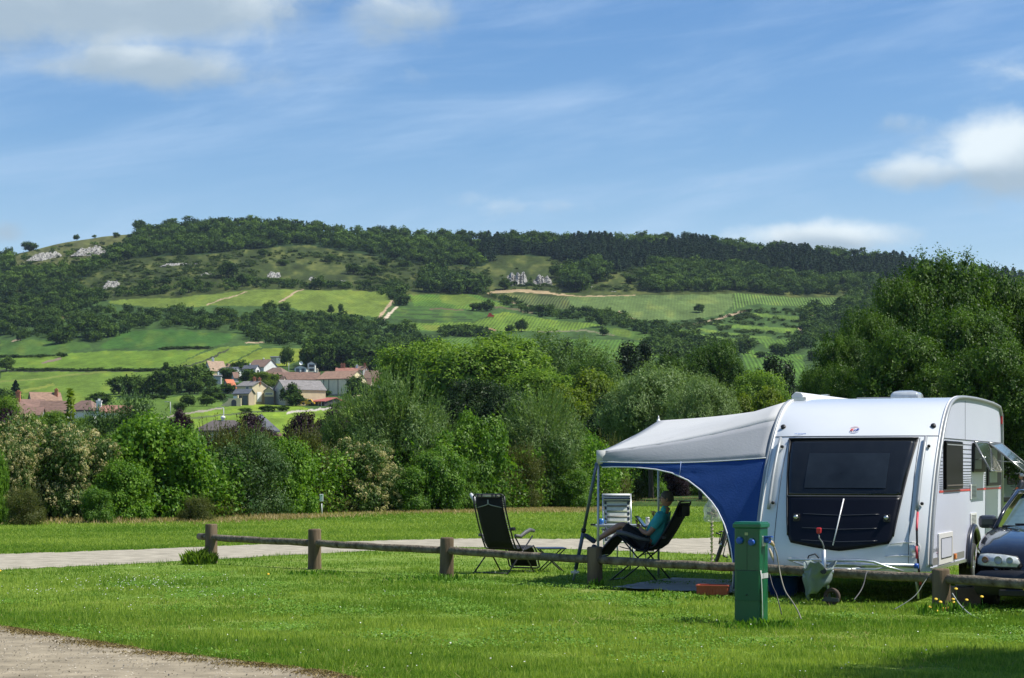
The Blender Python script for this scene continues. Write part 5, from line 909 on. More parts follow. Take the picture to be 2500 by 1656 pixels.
# lamp pods low on the front
for x in (.98,):
    b = MB(); b.lathe([(0, .03), (.045, .03), (.048, .0)], 18, Matrix.Translation(fs(x - .03, .62, .004)) @ Matrix.Rotation(math.radians(82), 4, 'X')); ml = b.build('marker_lamp', M('lens_white', (.7, .72, .72), .2, coat=.5), car)
    b = MB(); b.tube([fs(x - .32, .68, .006), fs(x - .15, .705, .012)] + [fs(x - .03 + .075 * math.sin(a), .62 + .085 * math.cos(a), .012) for a in np.linspace(0, math.pi, 9)] + [fs(x - .15, .535, .012), fs(x - .38, .52, .004)], .008, 6); b.build('lamp_surround', WPL, ml)
def text(s, size, mat, parent, loc, rot, name, shear=0, ext=.002, bold=0):
    c = bpy.data.curves.new(name, 'FONT'); c.body = s; c.size = size; c.extrude = ext; c.shear = shear; c.offset = bold; c.align_x = 'CENTER'; c.align_y = 'CENTER'; c.materials.append(mat)
    o = bpy.data.objects.new(name, c); COL.objects.link(o); o.parent = parent; o.location = loc; o.rotation_euler = rot
    dg = bpy.context.evaluated_depsgraph_get(); m_ = bpy.data.meshes.new_from_object(o.evaluated_get(dg)); o2 = bpy.data.objects.new(name, m_); COL.objects.link(o2); o2.parent = parent; o2.location = loc; o2.rotation_euler = rot
    bpy.data.objects.remove(o); bpy.data.curves.remove(c); o2.name = name; return o2
tilt = math.radians(34)
RDL = M('logo_red', (.60, .05, .05), .4); BLL = M('logo_blue', (.04, .07, .36), .4)
lc = fs(0, 2.175, .022)
em = text('K', .064, RDL, car, lc + Vector((-.036, 0, 0)), (tilt, 0, 0), 'emblem', .35, bold=.003)
text('i', .052, BLL, car, lc + Vector((.0, 0, -.005)), (tilt, 0, 0), 'emblem_letter', .35, bold=.004); text('P', .064, BLL, car, lc + Vector((.036, 0, 0)), (tilt, 0, 0), 'emblem_letter', .35, bold=.003)
for a0, a1, m_, rr in ((40, 150, RDL, 1), (215, 330, BLL, 1)):
    b = MB(); A_ = [math.radians(a) for a in np.linspace(a0, a1, 12)]; b.tube([fs(.076 * math.cos(a), 2.175 + .042 * math.sin(a), .010) for a in A_], [.001 + .0045 * math.sin(math.pi * i / 11) for i in range(12)], 5, flat=.4); b.build('emblem_arc', m_, car)
text('DE DROSTE', .030, M('dealer_blue', (.08, .2, .55), .4), car, fs(-.735, 2.125, .014), (tilt, 0, 0), 'dealer_lettering', 0, .001)
# side wall fittings; side plane x = HWD
SX = HWD - .010
def sbox(name, s0, s1, z0, z1, d, mat, parent=car, bev=.0, off=0.0):
    b = MB(); b.box((SX + off + d / 2, (s0 + s1) / 2, (z0 + z1) / 2), (d, s1 - s0, z1 - z0)); return b.build(name, mat, parent, bevel=bev)
sbox('stripe_red', .16, 2.80, 1.335, 1.362, .004, RST); sbox('stripe_red', 3.40, 5.96, 1.335, 1.362, .004, RST)
sbox('panel_seam', .40, 5.96, 2.058, 2.066, .005, LINE)
b = MB(); zc = 1.375; gap = .022; zs = []
while zc < 2.03: zs.append(zc); zc += gap; gap *= 1.085
for z in zs:
    for s0, s1 in ((max(.18, prof(z) + .10), .44), (1.93, 2.94), (4.18, 4.40), (5.80, 5.95)): b.box((SX + .0015, (s0 + s1) / 2, z), (.003, s1 - s0, .0075))
pin = b.build('pinstripes', LINE, car)
wn = sbox('side_window', .48, 1.90, 1.37, 2.03, .045, M('window_brownglass', (.006, .0055, .005), .35, spec=.04), bev=.03)
sbox('window_bar', .52, 1.86, 1.97, 1.985, .006, TRIM, wn, off=.045); sbox('window_bar', .52, 1.86, 1.42, 1.435, .006, M('brown_bar', (.14, .11, .09), .4), wn, off=.045)
def openwin(s0, s1, z0, z1, length, ang, extra):
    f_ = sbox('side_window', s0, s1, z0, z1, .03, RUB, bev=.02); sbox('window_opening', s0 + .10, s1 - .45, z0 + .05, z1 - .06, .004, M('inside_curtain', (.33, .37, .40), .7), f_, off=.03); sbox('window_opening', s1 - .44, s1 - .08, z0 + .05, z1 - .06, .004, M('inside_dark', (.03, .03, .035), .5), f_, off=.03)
    a = math.radians(ang); top = Vector((SX + .035, 0, z1)); d = Vector((math.sin(a), 0, -math.cos(a))); nn = Vector((math.cos(a), 0, math.sin(a)))
    q = [top + Vector((0, s, 0)) + d * l for s, l in ((s0, 0), (s1, 0), (s1, length), (s0, length))]
    b = MB(); b.prism(q, nn * .022); gl = b.build('window_flap', M('flap_glass', (.10, .115, .11), .08, var=.2, trans=.6, coat=.5, alpha=.82), f_)
    b = MB(); mid = [p + nn * .012 for p in q]; b.tube(mid + [mid[0]], .016, 6); b.build('flap_frame', M('flap_frame_grey', (.22, .23, .23), .25, metal=.4), gl)
    b = MB(); p1 = top + Vector((0, s0 + .08, -.25)); b.tube([p1, q[3] + Vector((0, .06, .10)) - d * .12], .008, 6); b.build('stay', ALU, f_)
openwin(2.97, 4.16, 1.60, 2.03, .47, 27, 0); openwin(4.42, 5.78, 1.39, 2.03, .72, 50, 0)
for z0, z1 in ((1.21, 1.43), (.79, 1.01)):
    v_ = sbox('vent', 2.80, 3.37, z0, z1, .012, WPL, bev=.004)
    for k in range(9): sbox('slat', 2.88, 3.30, z0 + .03 + k * .019, z0 + .036 + k * .019, .004, LINE, v_, off=.012)
hp = sbox('service_hatch', .04, 1.17, .385, .80, .02, WPL, bev=.006); sbox('hatch_panel', .18, 1.04, .47, .73, .006, SIDE, hp, off=.02)
for s0, s1, z0, z1 in ((.18, 1.04, .728, .735), (.18, 1.04, .465, .472), (.18, .195, .47, .73), (1.03, 1.045, .47, .73)): sbox('hatch_line', s0, s1, z0, z1, .003, LINE, hp, off=.026)
sbox('skirt_band', -.42, 2.25, .40, .49, .004, M('band_grey', (.20, .20, .19), .5)); sbox('sill_rail', -.52, 2.28, .335, .375, .03, ALU); sbox('skirt_band', 3.55, 5.95, .40, .49, .004, MATS['band_grey'])
sbox('marker_light', 1.34, 1.46, .41, .485, .03, ORL, bev=.01); sbox('rear_marker', 5.93, 6.0, 2.36, 2.54, .03, REDP, bev=.01)
text('az white', .10, M('letter_grey', (.28, .30, .32), .5), car, (SX + .004, -.12, .60), (math.pi / 2, 0, math.pi / 2), 'side_lettering', .1, .001)
b = MB(); b.tube([(SX + .003, -.05, .548), (SX + .003, .04, .55)], .004, 5); b.build('side_lettering_line', M('pinkish', (.5, .3, .33), .5), car)
sbox('door_handle', 5.1, 5.6, .62, .80, .03, M('black_hatch', (.03, .03, .03), .4), bev=.01)
b = MB(); b.tube([(SX + .03, 4.3, .95), (SX + .13, 4.75, .74), (SX + .03, 4.9, .66)], .012, 6); b.build('step_handle', WPL, car)
# wheel + arch
WS, WR = 2.93, .325
b = MB(); A_ = [math.radians(a) for a in np.linspace(-12, 192, 22)]
b.add([(SX + .006, WS + .47 * math.cos(a), .34 + .44 * math.sin(a)) for a in A_], [tuple(range(22))]); b.build('wheel_arch', RUB, car)
b = MB(); b.tube([(SX + .03, WS + .50 * math.cos(a), .34 + .47 * math.sin(a)) for a in A_], .05, 8); b.build('arch_trim', M('arch_navy', (.02, .025, .04), .3, coat=.3), car)
def wheel(parent, x, s, z, R, wd=.2, rim=.62, out=1, name='wheel', rx=0):
    X = Matrix.Translation((x, s, z)) @ Matrix.Rotation(math.pi / 2 * out, 4, 'Y')
    b = MB(); b.lathe([(R * rim, -wd / 2), (R * .93, -wd / 2), (R, -wd * .32), (R, wd * .32), (R * .93, wd / 2), (R * rim, wd / 2), (R * rim, -wd / 2)], 36, X); wo_ = b.build(name, TYRE, parent)
    b = MB(); b.lathe([(0, wd * .28), (R * .14, wd * .30), (R * .16, wd * .22)], 20, X); b.lathe([(R * rim * .9, wd * .2), (R * rim, wd * .42), (R * rim * 1.0, wd * .1)], 30, X)
    for k in range(7):
        a = k * 2 * math.pi / 7; b.prism([(math.cos(a + q) * rr, math.sin(a + q) * rr, wd * .26) for q, rr in ((-.32, R * .13), (-.13, R * rim * .95), (.13, R * rim * .95), (.32, R * .13))], (0, 0, wd * .08), xf=X)
    b.build('rim', RIM, wo_); b = MB(); b.lathe([(0, 0), (R * rim * .95, 0)], 24, X); b.build('brake_disc', DKG, wo_); return wo_
wheel(car, SX - .04, WS, .26, WR, .19, .64)
wheel(car, -SX + .04, WS, .26, WR, .19, .64, out=-1)
# roof fittings
b = MB(); b.lathe([(.26, 0), (.27, .05), (.23, .095), (.12, .115), (0, .12)], 4, Matrix.Translation((.18, 3.1, 2.67)) @ Matrix.Rotation(math.pi / 4, 4, 'Z') @ Matrix.Scale(1.12, 4)); b.build('roof_vent', M('vent_smoke', (.42, .46, .48), .15, var=.2, coat=.5), car, bevel=.03)
b = MB(); b.box((-.1, 3.6, 2.685), (.9, 1.2, .04)); b.build('roof_rail', TRIM, car, bevel=.01)
b = MB(); b.prism([(-1.16, 1.5, 2.63), (-1.00, 1.5, 2.63), (-1.00, 1.5, 2.70), (-1.03, 1.5, 2.735), (-1.11, 1.5, 2.745), (-1.17, 1.5, 2.69)], (0, 4.3, .02)); b.build('awning_cassette', WPL, car, bevel=.012)
b = MB(); b.box((-1.08, 3.3, 2.75), (.10, .12, .04)); b.box((-1.05, 1.46, 2.64), (.18, .1, .05)); b.build('cassette_bracket', ALU, car)
b = MB(); b.box((1.05, 5.3, 2.68), (.1, .5, .04)); b.build('roof_strip', TRIM, car)
# drawbar, jockey wheel, carrier
b = MB(); b.tube([(-.5, -.3, .36), (0, -1.50, .34)], .035, 8); b.tube([(.5, -.3, .36), (0, -1.50, .34)], .035, 8); b.tube([(0, -1.45, .35), (0, -1.60, .36)], .035, 8); b.build('drawbar', GALV, car)
b = MB(); b.tube([(0, -1.58, .36), (0, -1.66, .37)], [.035, .04], 10); b.build('hitch', RUB, car)
jx, jy = -.06, -1.35
b = MB(); b.tube([(jx, jy, .15), (jx, jy, .62)], .028, 10); jk = b.build('jockey_post', GALV, car)
b = MB(); b.tube([(jx, jy, .62), (jx, jy, .66), (jx - .02, jy, .72), (jx - .06, jy, .77), (jx - .065, jy, .83)], .009, 7); b.build('crank', M('crank_dark', (.22, .23, .22), .4, metal=.5), jk)
b = MB(); b.box((jx - .063, jy, .865), (.055, .055, .075), taper=1.15); b.build('crank_knob', REDP, jk, bevel=.014)
b = MB(); b.lathe([(.06, -.03), (.10, -.035), (.11, 0), (.10, .035), (.06, .03), (.06, -.03)], 24, Matrix.Translation((jx + .10, jy + .02, .03)) @ Matrix.Rotation(math.pi / 2, 4, 'X')); b.build('jockey_wheel', M('wheel_rusty', (.085, .06, .05), .8, var=.3), jk)
b = MB(); b.prism([(jx - .02, jy - .05, -.03), (jx + .20, jy - .05, -.03), (jx + .20, jy - .05, .01), (jx + .02, jy - .05, .03)], (0, .03, 0)); b.build('wheel_fork', DKG, jk)
b = MB(); b.tube([(-.62, -.75, .475), (-.62, -.93, .475), (-.6, -1.0, .475), (.35, -1.0, .475), (.50, -.98, .46), (.66, -.92, .40), (.86, -.86, .34)], .017, 8); b.tube([(-.62, -.9, .475), (-.35, -.92, .37), (.5, -.92, .36), (.66, -.92, .39)], .016, 8); b.tube([(-.3, -.80, .42), (.99, -.80, .41)], .03, 10); b.build('cycle_carrier', GALV, car)
b = MB(); b.tube([(.99, -.80, .41), (1.04, -.80, .41)], .034, 10); b.build('tube_cap', BLUEP, car)
b = MB(); b.tube([(-.42, -.80, .42), (-.38, -.80, .52), (-.30, -.80, .545), (-.25, -.80, .49)], .010, 6); b.build('brake_lever', RUB, car)
for p_ in ((-.18, -.7), (.9, -.3)):
    b = MB(); b.tube([(p_[0], p_[1], .35), (p_[0] + .05, p_[1], -.04)], .02, 6); b.build('corner_steady', GALV, car)
# crumpled pale cover over the hitch
r = random.Random(5); b = MB(); R_ = []
for i in range(15):
    u = i / 14; row = []
    for j in range(25):
        a = math.pi * 2 * j / 24; k = 1.0 - .32 * u; dx = .30 * k * math.cos(a); dy = .22 * k * math.sin(a) * 1.1
        fold = .035 * math.sin(a * 5 + u * 3) * u + .02 * math.sin(a * 9 - u * 7) + r.uniform(-.008, .008)
        row.append((-.10 - .06 * u + .05 * u * math.sin(a * 2 + 1) + dx * .66 * (1 + fold * 5) + .02 * math.sin(u * 9), -1.46 + dy * (1 + fold * 5), .47 - .34 * u ** 1.3 + (.10 * math.cos(a - .6) * u) + fold * .9 + (.05 * math.sin(a * 3) if u < .3 else 0)))
    R_.append(row)
b.grid(R_); b.build('hitch_cover', M('cover_mint', (.14, .185, .18), .5, var=.2, scale=3, bump=.4, coat=.2), loc=None, parent=None, solid=.004)
hc = bpy.data.objects['hitch_cover']; hc.location = (CX, CY, -.03); hc.rotation_euler = (0, 0, CR); tag(hc, 'crumpled mint green cover draped over the caravan hitch', 'cover')

# ------------------------------------------------------------------ awning
aw = empty('awning', (CX, CY, 0), CR, 'grey awning with royal blue curved side wall fixed to the caravan', 'awning')
CANV = M('canvas_grey', (.52, .53, .52), .85, var=.04, scale=2, bump=.15, bscale=60); CBLU = M('canvas_blue', (.009, .062, .26), .75, var=.08, scale=1.4, bump=.2, bscale=40)
for m_, tcol in ((CANV, (.42, .43, .42, 1)), (CBLU, (.008, .09, .36, 1))):
    t = m_.node_tree; o_ = t.nodes['Material Output']; tr = t.nodes.new('ShaderNodeBsdfTranslucent'); tr.inputs[0].default_value = tcol; ms = t.nodes.new('ShaderNodeMixShader'); ms.inputs[0].default_value = (.07 if m_ is CANV else .2)
    t.links.new(t.nodes['Principled BSDF'].outputs[0], ms.inputs[1]); t.links.new(tr.outputs[0], ms.inputs[2]); t.links.new(ms.outputs[0], o_.inputs[0])
AX = -3.75; XL = -1.165
def railpt(z): return Vector((XL, prof(z) + .0, z))
def lerp(a, b, t): return Vector(a) * (1 - t) + Vector(b) * t
N0 = Vector((AX, .55, 1.885)); N0b = Vector((AX, .55, 1.752)); PK = Vector((AX, 3.45, 2.40)); FR = Vector((AX, 6.2, 1.885))
rail = [railpt(z) for z in (2.33, 2.42, 2.51, 2.58, 2.62)] + [Vector((XL, 1.99, 2.66)), Vector((XL, 3.2, 2.67)), Vector((XL, 4.4, 2.67)), Vector((XL, 5.6, 2.65))]
def fan_surface(outer, inner, n=16, sag=.05):
    R_ = []
    for i, (o_, q_) in enumerate(zip(outer, inner)):
        R_.append([lerp(o_, q_, j / n) - Vector((0, 0, sag * math.sin(math.pi * j / n))) for j in range(n + 1)])
    return R_
m_ = 18; outer = [lerp(N0, PK, i / m_) - Vector((0, 0, .035 * math.sin(math.pi * i / m_))) for i in range(m_ + 1)] + [lerp(PK, FR, i / m_) - Vector((0, 0, .035 * math.sin(math.pi * i / m_))) for i in range(1, m_ + 1)]
def along(P, t):
    d = [0]; 
    for a_, b_ in zip(P[:-1], P[1:]): d.append(d[-1] + (b_ - a_).length)
    T_ = t * d[-1]
    for i in range(len(P) - 1):
        if T_ <= d[i + 1] + 1e-9: return lerp(P[i], P[i + 1], (T_ - d[i]) / max(1e-9, d[i + 1] - d[i]))
    return P[-1]
inner = [along(rail, i / (2 * m_)) for i in range(2 * m_ + 1)]
b = MB(); b.grid(fan_surface(outer, inner, 16, .05)); b.build('roof_panel', CANV, aw, solid=.006, fix=False)
# grey part of the near side wall
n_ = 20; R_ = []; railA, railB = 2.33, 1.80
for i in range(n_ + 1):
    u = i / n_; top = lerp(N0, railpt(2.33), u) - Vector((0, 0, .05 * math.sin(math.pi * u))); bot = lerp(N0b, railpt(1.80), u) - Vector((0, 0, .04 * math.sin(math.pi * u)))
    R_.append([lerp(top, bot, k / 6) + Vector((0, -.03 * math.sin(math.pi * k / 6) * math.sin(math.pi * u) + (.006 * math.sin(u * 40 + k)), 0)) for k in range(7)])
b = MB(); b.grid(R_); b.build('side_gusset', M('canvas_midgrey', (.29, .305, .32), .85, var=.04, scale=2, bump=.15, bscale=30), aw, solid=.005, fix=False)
# blue wall, with its long curved lower edge
def pix2wall(px, py):           # intersect the view ray with the near wall's plane (local y follows the rail, ~ .0 at the pole)
    # wall surface: s = g(u,z): blends 0 at pole to prof(z) at rail
    o_ = Vector((0, 0, CH)); d = Vector(((px - 1250) / F, 1, (HZ - py) / F)); inv = Matrix.Rotation(-CR, 4, 'Z') @ Matrix.Translation((-CX, -CY, 0))
    o2 = inv @ o_; d2 = (inv.to_3x3() @ d)
    t_ = 26.0
    for _ in range(30):
        p_ = o2 + d2 * t_; u = min(1, max(0, (p_.x - AX) / (XL - AX))); s = prof(max(.34, min(2.6, p_.z))) * u + .55 * (1 - u); t_ += (s - p_.y) / d2.y
    return o2 + d2 * t_
CUR = [(1470, 1141), (1500, 1140), (1550, 1141), (1600, 1146), (1640, 1155), (1680, 1173), (1712, 1198), (1737, 1225), (1752, 1246), (1768, 1280), (1778, 1310), (1785, 1340), (1789, 1370), (1790, 1400), (1789, 1440)]
cur = [pix2wall(*c) for c in CUR]; k_ = len(cur); topc = []
for i, c in enumerate(cur):
    u = min(1, i / 8.0); 
    topc.append(lerp(N0b, railpt(1.80), u) - Vector((0, 0, .04 * math.sin(math.pi * u))) if i <= 8 else railpt(1.80 - (i - 8) / (k_ - 9) * 1.44))
R_ = []
for i in range(k_):
    R_.append([lerp(topc[i], cur[i], j / 10) + Vector((0, .012 * math.sin(i * 1.9 + j * .8) * math.sin(math.pi * j / 10), 0)) for j in range(11)])
b = MB(); b.grid(R_); b.build('side_wall', CBLU, aw, solid=.005, fix=False)
PIPE = M('piping_white', (.78, .79, .80), .5, var=.03)
b = MB(); b.tube(cur, .010, 6); b.build('piping', PIPE, aw); b = MB(); b.tube([lerp(N0b, railpt(1.80), u) - Vector((0, .006, .04 * math.sin(math.pi * u))) for u in np.linspace(0, 1, 16)], .0075, 6); b.build('piping', PIPE, aw)
b = MB(); q1 = pix2wall(1663, 1127); q2 = pix2wall(1660, 1160); b.tube([q1 + Vector((0, -.01, 0)), q2 + Vector((0, -.01, 0))], .005, 5); b.build('wall_seam', M('seam_blue', (.22, .30, .5), .6), aw)
b = MB(); b.grid([[N0 + Vector((-.01, -.02, .03)), N0b + Vector((-.01, -.02, -.04))], [N0 + Vector((-.03, .12, .03)), N0b + Vector((-.02, .14, -.03))]]); b.grid([[N0 + Vector((-.01, -.02, .03)), N0b + Vector((-.01, -.02, -.04))], [N0 + Vector((.12, -.01, .03)), N0b + Vector((.10, -.01, -.03))]]); b.build('corner_cap', CANV, aw, solid=.006, fix=False)
# front valance (outer edge)
b = MB(); b.grid([[outer[i], outer[i] - Vector((0, 0, .13))] for i in range(len(outer))]); b.build('valance', CANV, aw, solid=.005, fix=False)
# poles
PG = M('pole_steel', (.42, .44, .46), .35, metal=.5, var=.1); PB = M('pole_blue_grey', (.10, .13, .19), .4, metal=.2)
inv = Matrix.Rotation(-CR, 4, 'Z') @ Matrix.Translation((-CX, -CY, 0))
b = MB(); b.tube([N0b + Vector((.01, 0, -.02)), (AX + .0, .55, -.06)], .018, 8); b.build('pole', PG, aw)
ft = inv @ at(1400, 1417, 29.4); b = MB(); mid = lerp(N0b, ft, .58); b.tube([N0b + Vector((-.01, -.02, -.02)), mid], .024, 8); b.tube([mid, lerp(N0b, ft, .9)], .029, 8); sp = b.build('pole', PB, aw); b = MB(); b.tube([lerp(N0b, ft, .56), lerp(N0b, ft, .585)], .036, 10); b.build('clamp', RUB, sp); b = MB(); b.tube([lerp(N0b, ft, .9), ft], .02, 8); b.box(lerp(N0b, ft, .93), (.12, .05, .03)); b.build('pole_foot', PG, sp)
b = MB(); b.tube([PK + Vector((0, 0, .03)), (AX, 3.45, -.06)], .018, 8); mp_ = b.build('pole', PG, aw); b = MB(); b.tube([PK + Vector((0, 0, .02)), PK + Vector((0, 0, .08))], [.014, .005], 8); b.lathe([(0, .02), (.03, .01), (.03, -.01)], 10, Matrix.Translation(PK)); b.build('pole_spike', PIPE, mp_)
b = MB(); b.tube([lerp(N0, railpt(2.6), u) - Vector((0, 0, .06 + .03 * math.sin(3.14 * u))) for u in (0, .5, 1)], .012, 6); b.tube([lerp(PK, (XL, 3.4, 2.66), u) - Vector((0, 0, .07)) for u in (0, .5, 1)], .012, 6); b.tube([N0 - Vector((0, 0, .03)), PK - Vector((0, 0, .05)), FR - Vector((0, 0, .03))], .012, 6); b.build('roof_pole', PG, aw)
# far corner pole wrapped with a twisted strap; a bag hangs from it
q = at(1738, 1372, 34.3); b = MB(); zt = FR.z; ftp = inv @ Vector((q.x, q.y, -.05)); b.tube([(ftp.x, ftp.y, -.02), (ftp.x, ftp.y, zt)], .017, 8); fp = b.build('pole', PG, aw)
b = MB(); b.tube([(ftp.x + .022 * math.cos(a), ftp.y + .022 * math.sin(a), .02 + a * .0105) for a in np.linspace(0, 100, 220)], .009, 5); b.build('wrap_strap', M('strap_mix', (.42, .36, .27), .8, var=.5, scale=30), fp)
# ground sheet
P4 = [at(1480, 1422, 29.2), at(1600, 1394, 31.4), at(1860, 1394, 30.2), at(1860, 1450, 26.6), at(1700, 1450, 26.6)]
b = MB(); pts = [(-3.1, .15), (-3.0, 2.6), (-1.2, 2.7), (-1.2, -.5), (-1.9, -.45)]
R_ = []
for i in range(13):
    for_u = i / 12; row = []
    for j in range(13):
        x = -3.35 + for_u * 2.15; y = -.35 + .35 * (1 - for_u) + j / 12 * (2.9 + .2 * for_u); wp = Matrix.Rotation(CR, 4, 'Z') @ Vector((x, y, 0)) + Vector((CX, CY, 0)); row.append((wp.x, wp.y, gz(wp.x, wp.y) + .040 + .008 * math.sin(i * 2.1 + j) * math.cos(j * 1.7)))
    R_.append(row)
b.grid(R_); o = b.build('groundsheet', M('sheet_grey', (.30, .29, .27), .75, var=.2, scale=3, bump=.4, bscale=90), solid=.006); tag(o, 'dark grey groundsheet laid on the grass under the awning', 'groundsheet')
# orange crate
def crate(loc, rz, mat, name, label, sx=.52, sy=.36, h=.15, cat='crate'):
    b = MB(); t_ = .012
    for (x, y, dx, dy) in ((0, -sy / 2, sx, t_), (0, sy / 2, sx, t_), (-sx / 2, 0, t_, sy), (sx / 2, 0, t_, sy)): b.box((x, y, h / 2), (dx, dy, h))
    b.box((0, 0, .01), (sx, sy, .012))
    for (x, y, dx, dy) in ((0, -sy / 2, sx + .03, .035), (0, sy / 2, sx + .03, .035), (-sx / 2, 0, .035, sy + .03), (sx / 2, 0, .035, sy + .03)): b.box((x, y, h), (dx, dy, .02))
    for i in range(9): b.box((-sx / 2 + .05 + i * (sx - .1) / 8, -sy / 2 - .009, h * .45), (.01, .012, h * .6))
    o = b.build(name, mat, loc=loc, rz=rz, bevel=.003); tag(o, label, cat); return o
p = at(1741, 1445, 26.6); crate((p.x, p.y, -.01), -.2, M('crate_orange', (.36, .07, .028), .45, var=.15), 'plastic_crate', 'orange plastic crate on the groundsheet edge', .40, .28, .115)
p = at(1912, 1440, 27.0); b = MB(); b.lathe([(.17, 0), (.22, .26), (.235, .27), (.215, .27), (.165, .02), (0, .02)], 24); o = b.build('blue_tub', M('tub_blue', (.015, .06, .20), .4), loc=(p.x, p.y, -.07)); tag(o, 'blue round tub under the front of the caravan', 'tub')
p = at(1955, 1440, 27.4); b = MB(); b.lathe([(.15, 0), (.17, .24), (.18, .25), (.16, .25), (.14, .02), (0, .02)], 24); o = b.build('dark_tub', M('tub_navy', (.01, .02, .06), .4), loc=(p.x, p.y, -.07)); tag(o, 'dark navy tub beside the blue tub under the caravan', 'tub')

# ------------------------------------------------------------------ electricity pedestal
px_, Yp = 1834, 22.0; X0 = (1834 - 1250) / F * 22
PGRN = M('pedestal_green', (.003, .105, .042), .36, var=.08, scale=4, coat=.3); PGRL = M('pedestal_cap', (.008, .13, .065), .35, var=.08, coat=.3)
ped = empty('power_pedestal', (X0, Yp, gz(X0, Yp)), -math.radians(25), 'dark green electricity pedestal with blue sockets in front of the fence', 'power pedestal')
b = MB(); b.box((0, 0, .52), (.295, .295, 1.10)); b.build('cabinet', PGRN, ped, bevel=.018)
b = MB(); b.box((0, 0, 1.085), (.325, .325, .05)); b.box((0, 0, 1.115), (.30, .30, .02)); b.build('cap', PGRL, ped, bevel=.018)
b = MB(); b.box((.01, -.152, .43), (.245, .006, .33)); dr = b.build('door', M('pedestal_door', (.003, .092, .037), .4, var=.1), ped, bevel=.002); b = MB(); b.lathe([(0, 0), (.008, 0), (.008, .01), (0, .01)], 8, Matrix.Translation((.0, -.154, .33)) @ Matrix.Rotation(math.pi / 2, 4, 'X')); b.build('lock', RUB, dr)
for z in (.27, .597):
    b = MB(); b.box((.0, -.1485, z), (.285, .004, .005)); b.build('seam', RUB, ped)
b = MB(); b.box((.0, -.1485, .80), (.004, .004, .4)); b.build('seam', M('seam_dark', (.003, .04, .02), .5), ped)
def socket(x, y, z, rz, name='socket'):
    X = Matrix.Translation((x, y, z)) @ Matrix.Rotation(rz, 4, 'Z') @ Matrix.Rotation(math.pi / 2, 4, 'X')
    b = MB(); b.lathe([(0, .045), (.030, .045), (.037, .035), (.037, 0)], 20, X); so_ = b.build(name, BLUEP, ped); b = MB(); b.box((x, y - .03, z + .035), (.03, .03, .016)); b.build('lid_hinge', M('blue_light', (.10, .25, .55), .3), so_); return so_
socket(-.077, -.148, .92, 0); socket(.058, -.148, .905, 0)
b = MB(); b.box((-.005, -.152, .995), (.036, .004, .03)); b.build('label', M('label_cream', (.42, .48, .22), .6), ped)
b = MB(); b.box((.155, -.03, .915), (.018, .10, .11)); sp_ = b.build('socket_plate', WPL, ped, bevel=.004)
b = MB(); b.tube([(.16, -.03, .93), (.225, -.05, .925)], .035, 14); b.box((.21, -.045, .965), (.09, .06, .014)); b.build('socket', BLUEP, ped)
def cable(pts, r, mat, name, label, n=40, cat='cable', group=None):
    P = [Vector(p) for p in pts]; out = []
    for i in range(len(P) - 1):
        p0, p1, p2, p3 = P[max(0, i - 1)], P[i], P[i + 1], P[min(len(P) - 1, i + 2)]
        for k in range(8):
            t_ = k / 8; out.append(.5 * ((2 * p1) + (-p0 + p2) * t_ + (2 * p0 - 5 * p1 + 4 * p2 - p3) * t_ ** 2 + (-p0 + 3 * p1 - 3 * p2 + p3) * t_ ** 3))
    out.append(P[-1]); b = MB(); b.tube(out, r, 7); o = b.build(name, mat); tag(o, label, cat, group); return o
CABB = M('cable_beige', (.20, .19, .15), .6)
cable([at(1876, 1322, 21.93), at(1888, 1332, 21.93), at(1896, 1352, 21.9), at(1901, 1380, 21.9), at(1908, 1415, 21.8), at(1918, 1445, 21.7), at(1935, 1470, 21.6), at(1948, 1492, 21.5), at(1956, 1512, 21.4)], .007, CABB, 'power_cable', 'beige power cable hanging from the side socket of the pedestal')
b = MB(); b.tube([at(1872, 1318, 21.94), at(1884, 1326, 21.93), at(1890, 1334, 21.93)], [.026, .024, .012], 12); o = b.build('cable_plug', M('plug_tan', (.46, .34, .22), .5)); tag(o, 'tan plug pushed into the side socket of the pedestal', 'plug')
b = MB(); b.grid([[at(1876, 1340, 21.9), at(1880, 1338, 21.9)], [at(1880, 1356, 21.9), at(1886, 1350, 21.9)], [at(1888, 1370, 21.9), at(1889, 1362, 21.9)]]); o = b.build('paper_tag', M('tag_tan', (.5, .42, .30), .8), solid=.002); tag(o, 'torn tan paper tag dangling under the plug', 'tag')
cable([at(1879, 1402, 22.1), at(1886, 1430, 22.0), at(1895, 1450, 21.9), at(1902, 1475, 21.8), at(1908, 1500, 21.6)], .006, RUB, 'power_cable', 'thin black cable running down behind the pedestal')
cable([at(2122, 1396, 24.8), at(2115, 1400, 24.6), at(2109, 1425, 24.5), at(2100, 1445, 24.4), at(2085, 1465, 24.2)], .008, M('cable_grey', (.06, .06, .06), .6), 'power_cable', 'dark grey cable looped over the fence rail near the carrier')
cable([at(2282, 1407, 24.6), at(2268, 1408, 24.4), at(2255, 1424, 24.2), at(2240, 1448, 24.0), at(2220, 1466, 23.8), at(2184, 1488, 23.4)], .006, M('cable_green', (.08, .10, .085), .6), 'guy_rope', 'grey green rope from fence post down to the grass', cat='rope')
cable([at(2325, 1449, 24.0), at(2345, 1478, 23.6), at(2375, 1504, 23.2), at(2413, 1518, 23.0)], .007, M('rope_grey', (.33, .35, .32), .6), 'guy_rope', 'pale grey rope right of the last fence post', cat='rope')
b = MB(); b.box((.1495, .02, .535), (.004, .22, .055)); b.build('reflective_tape', M('tape_grey', (.45, .47, .47), .4), ped)
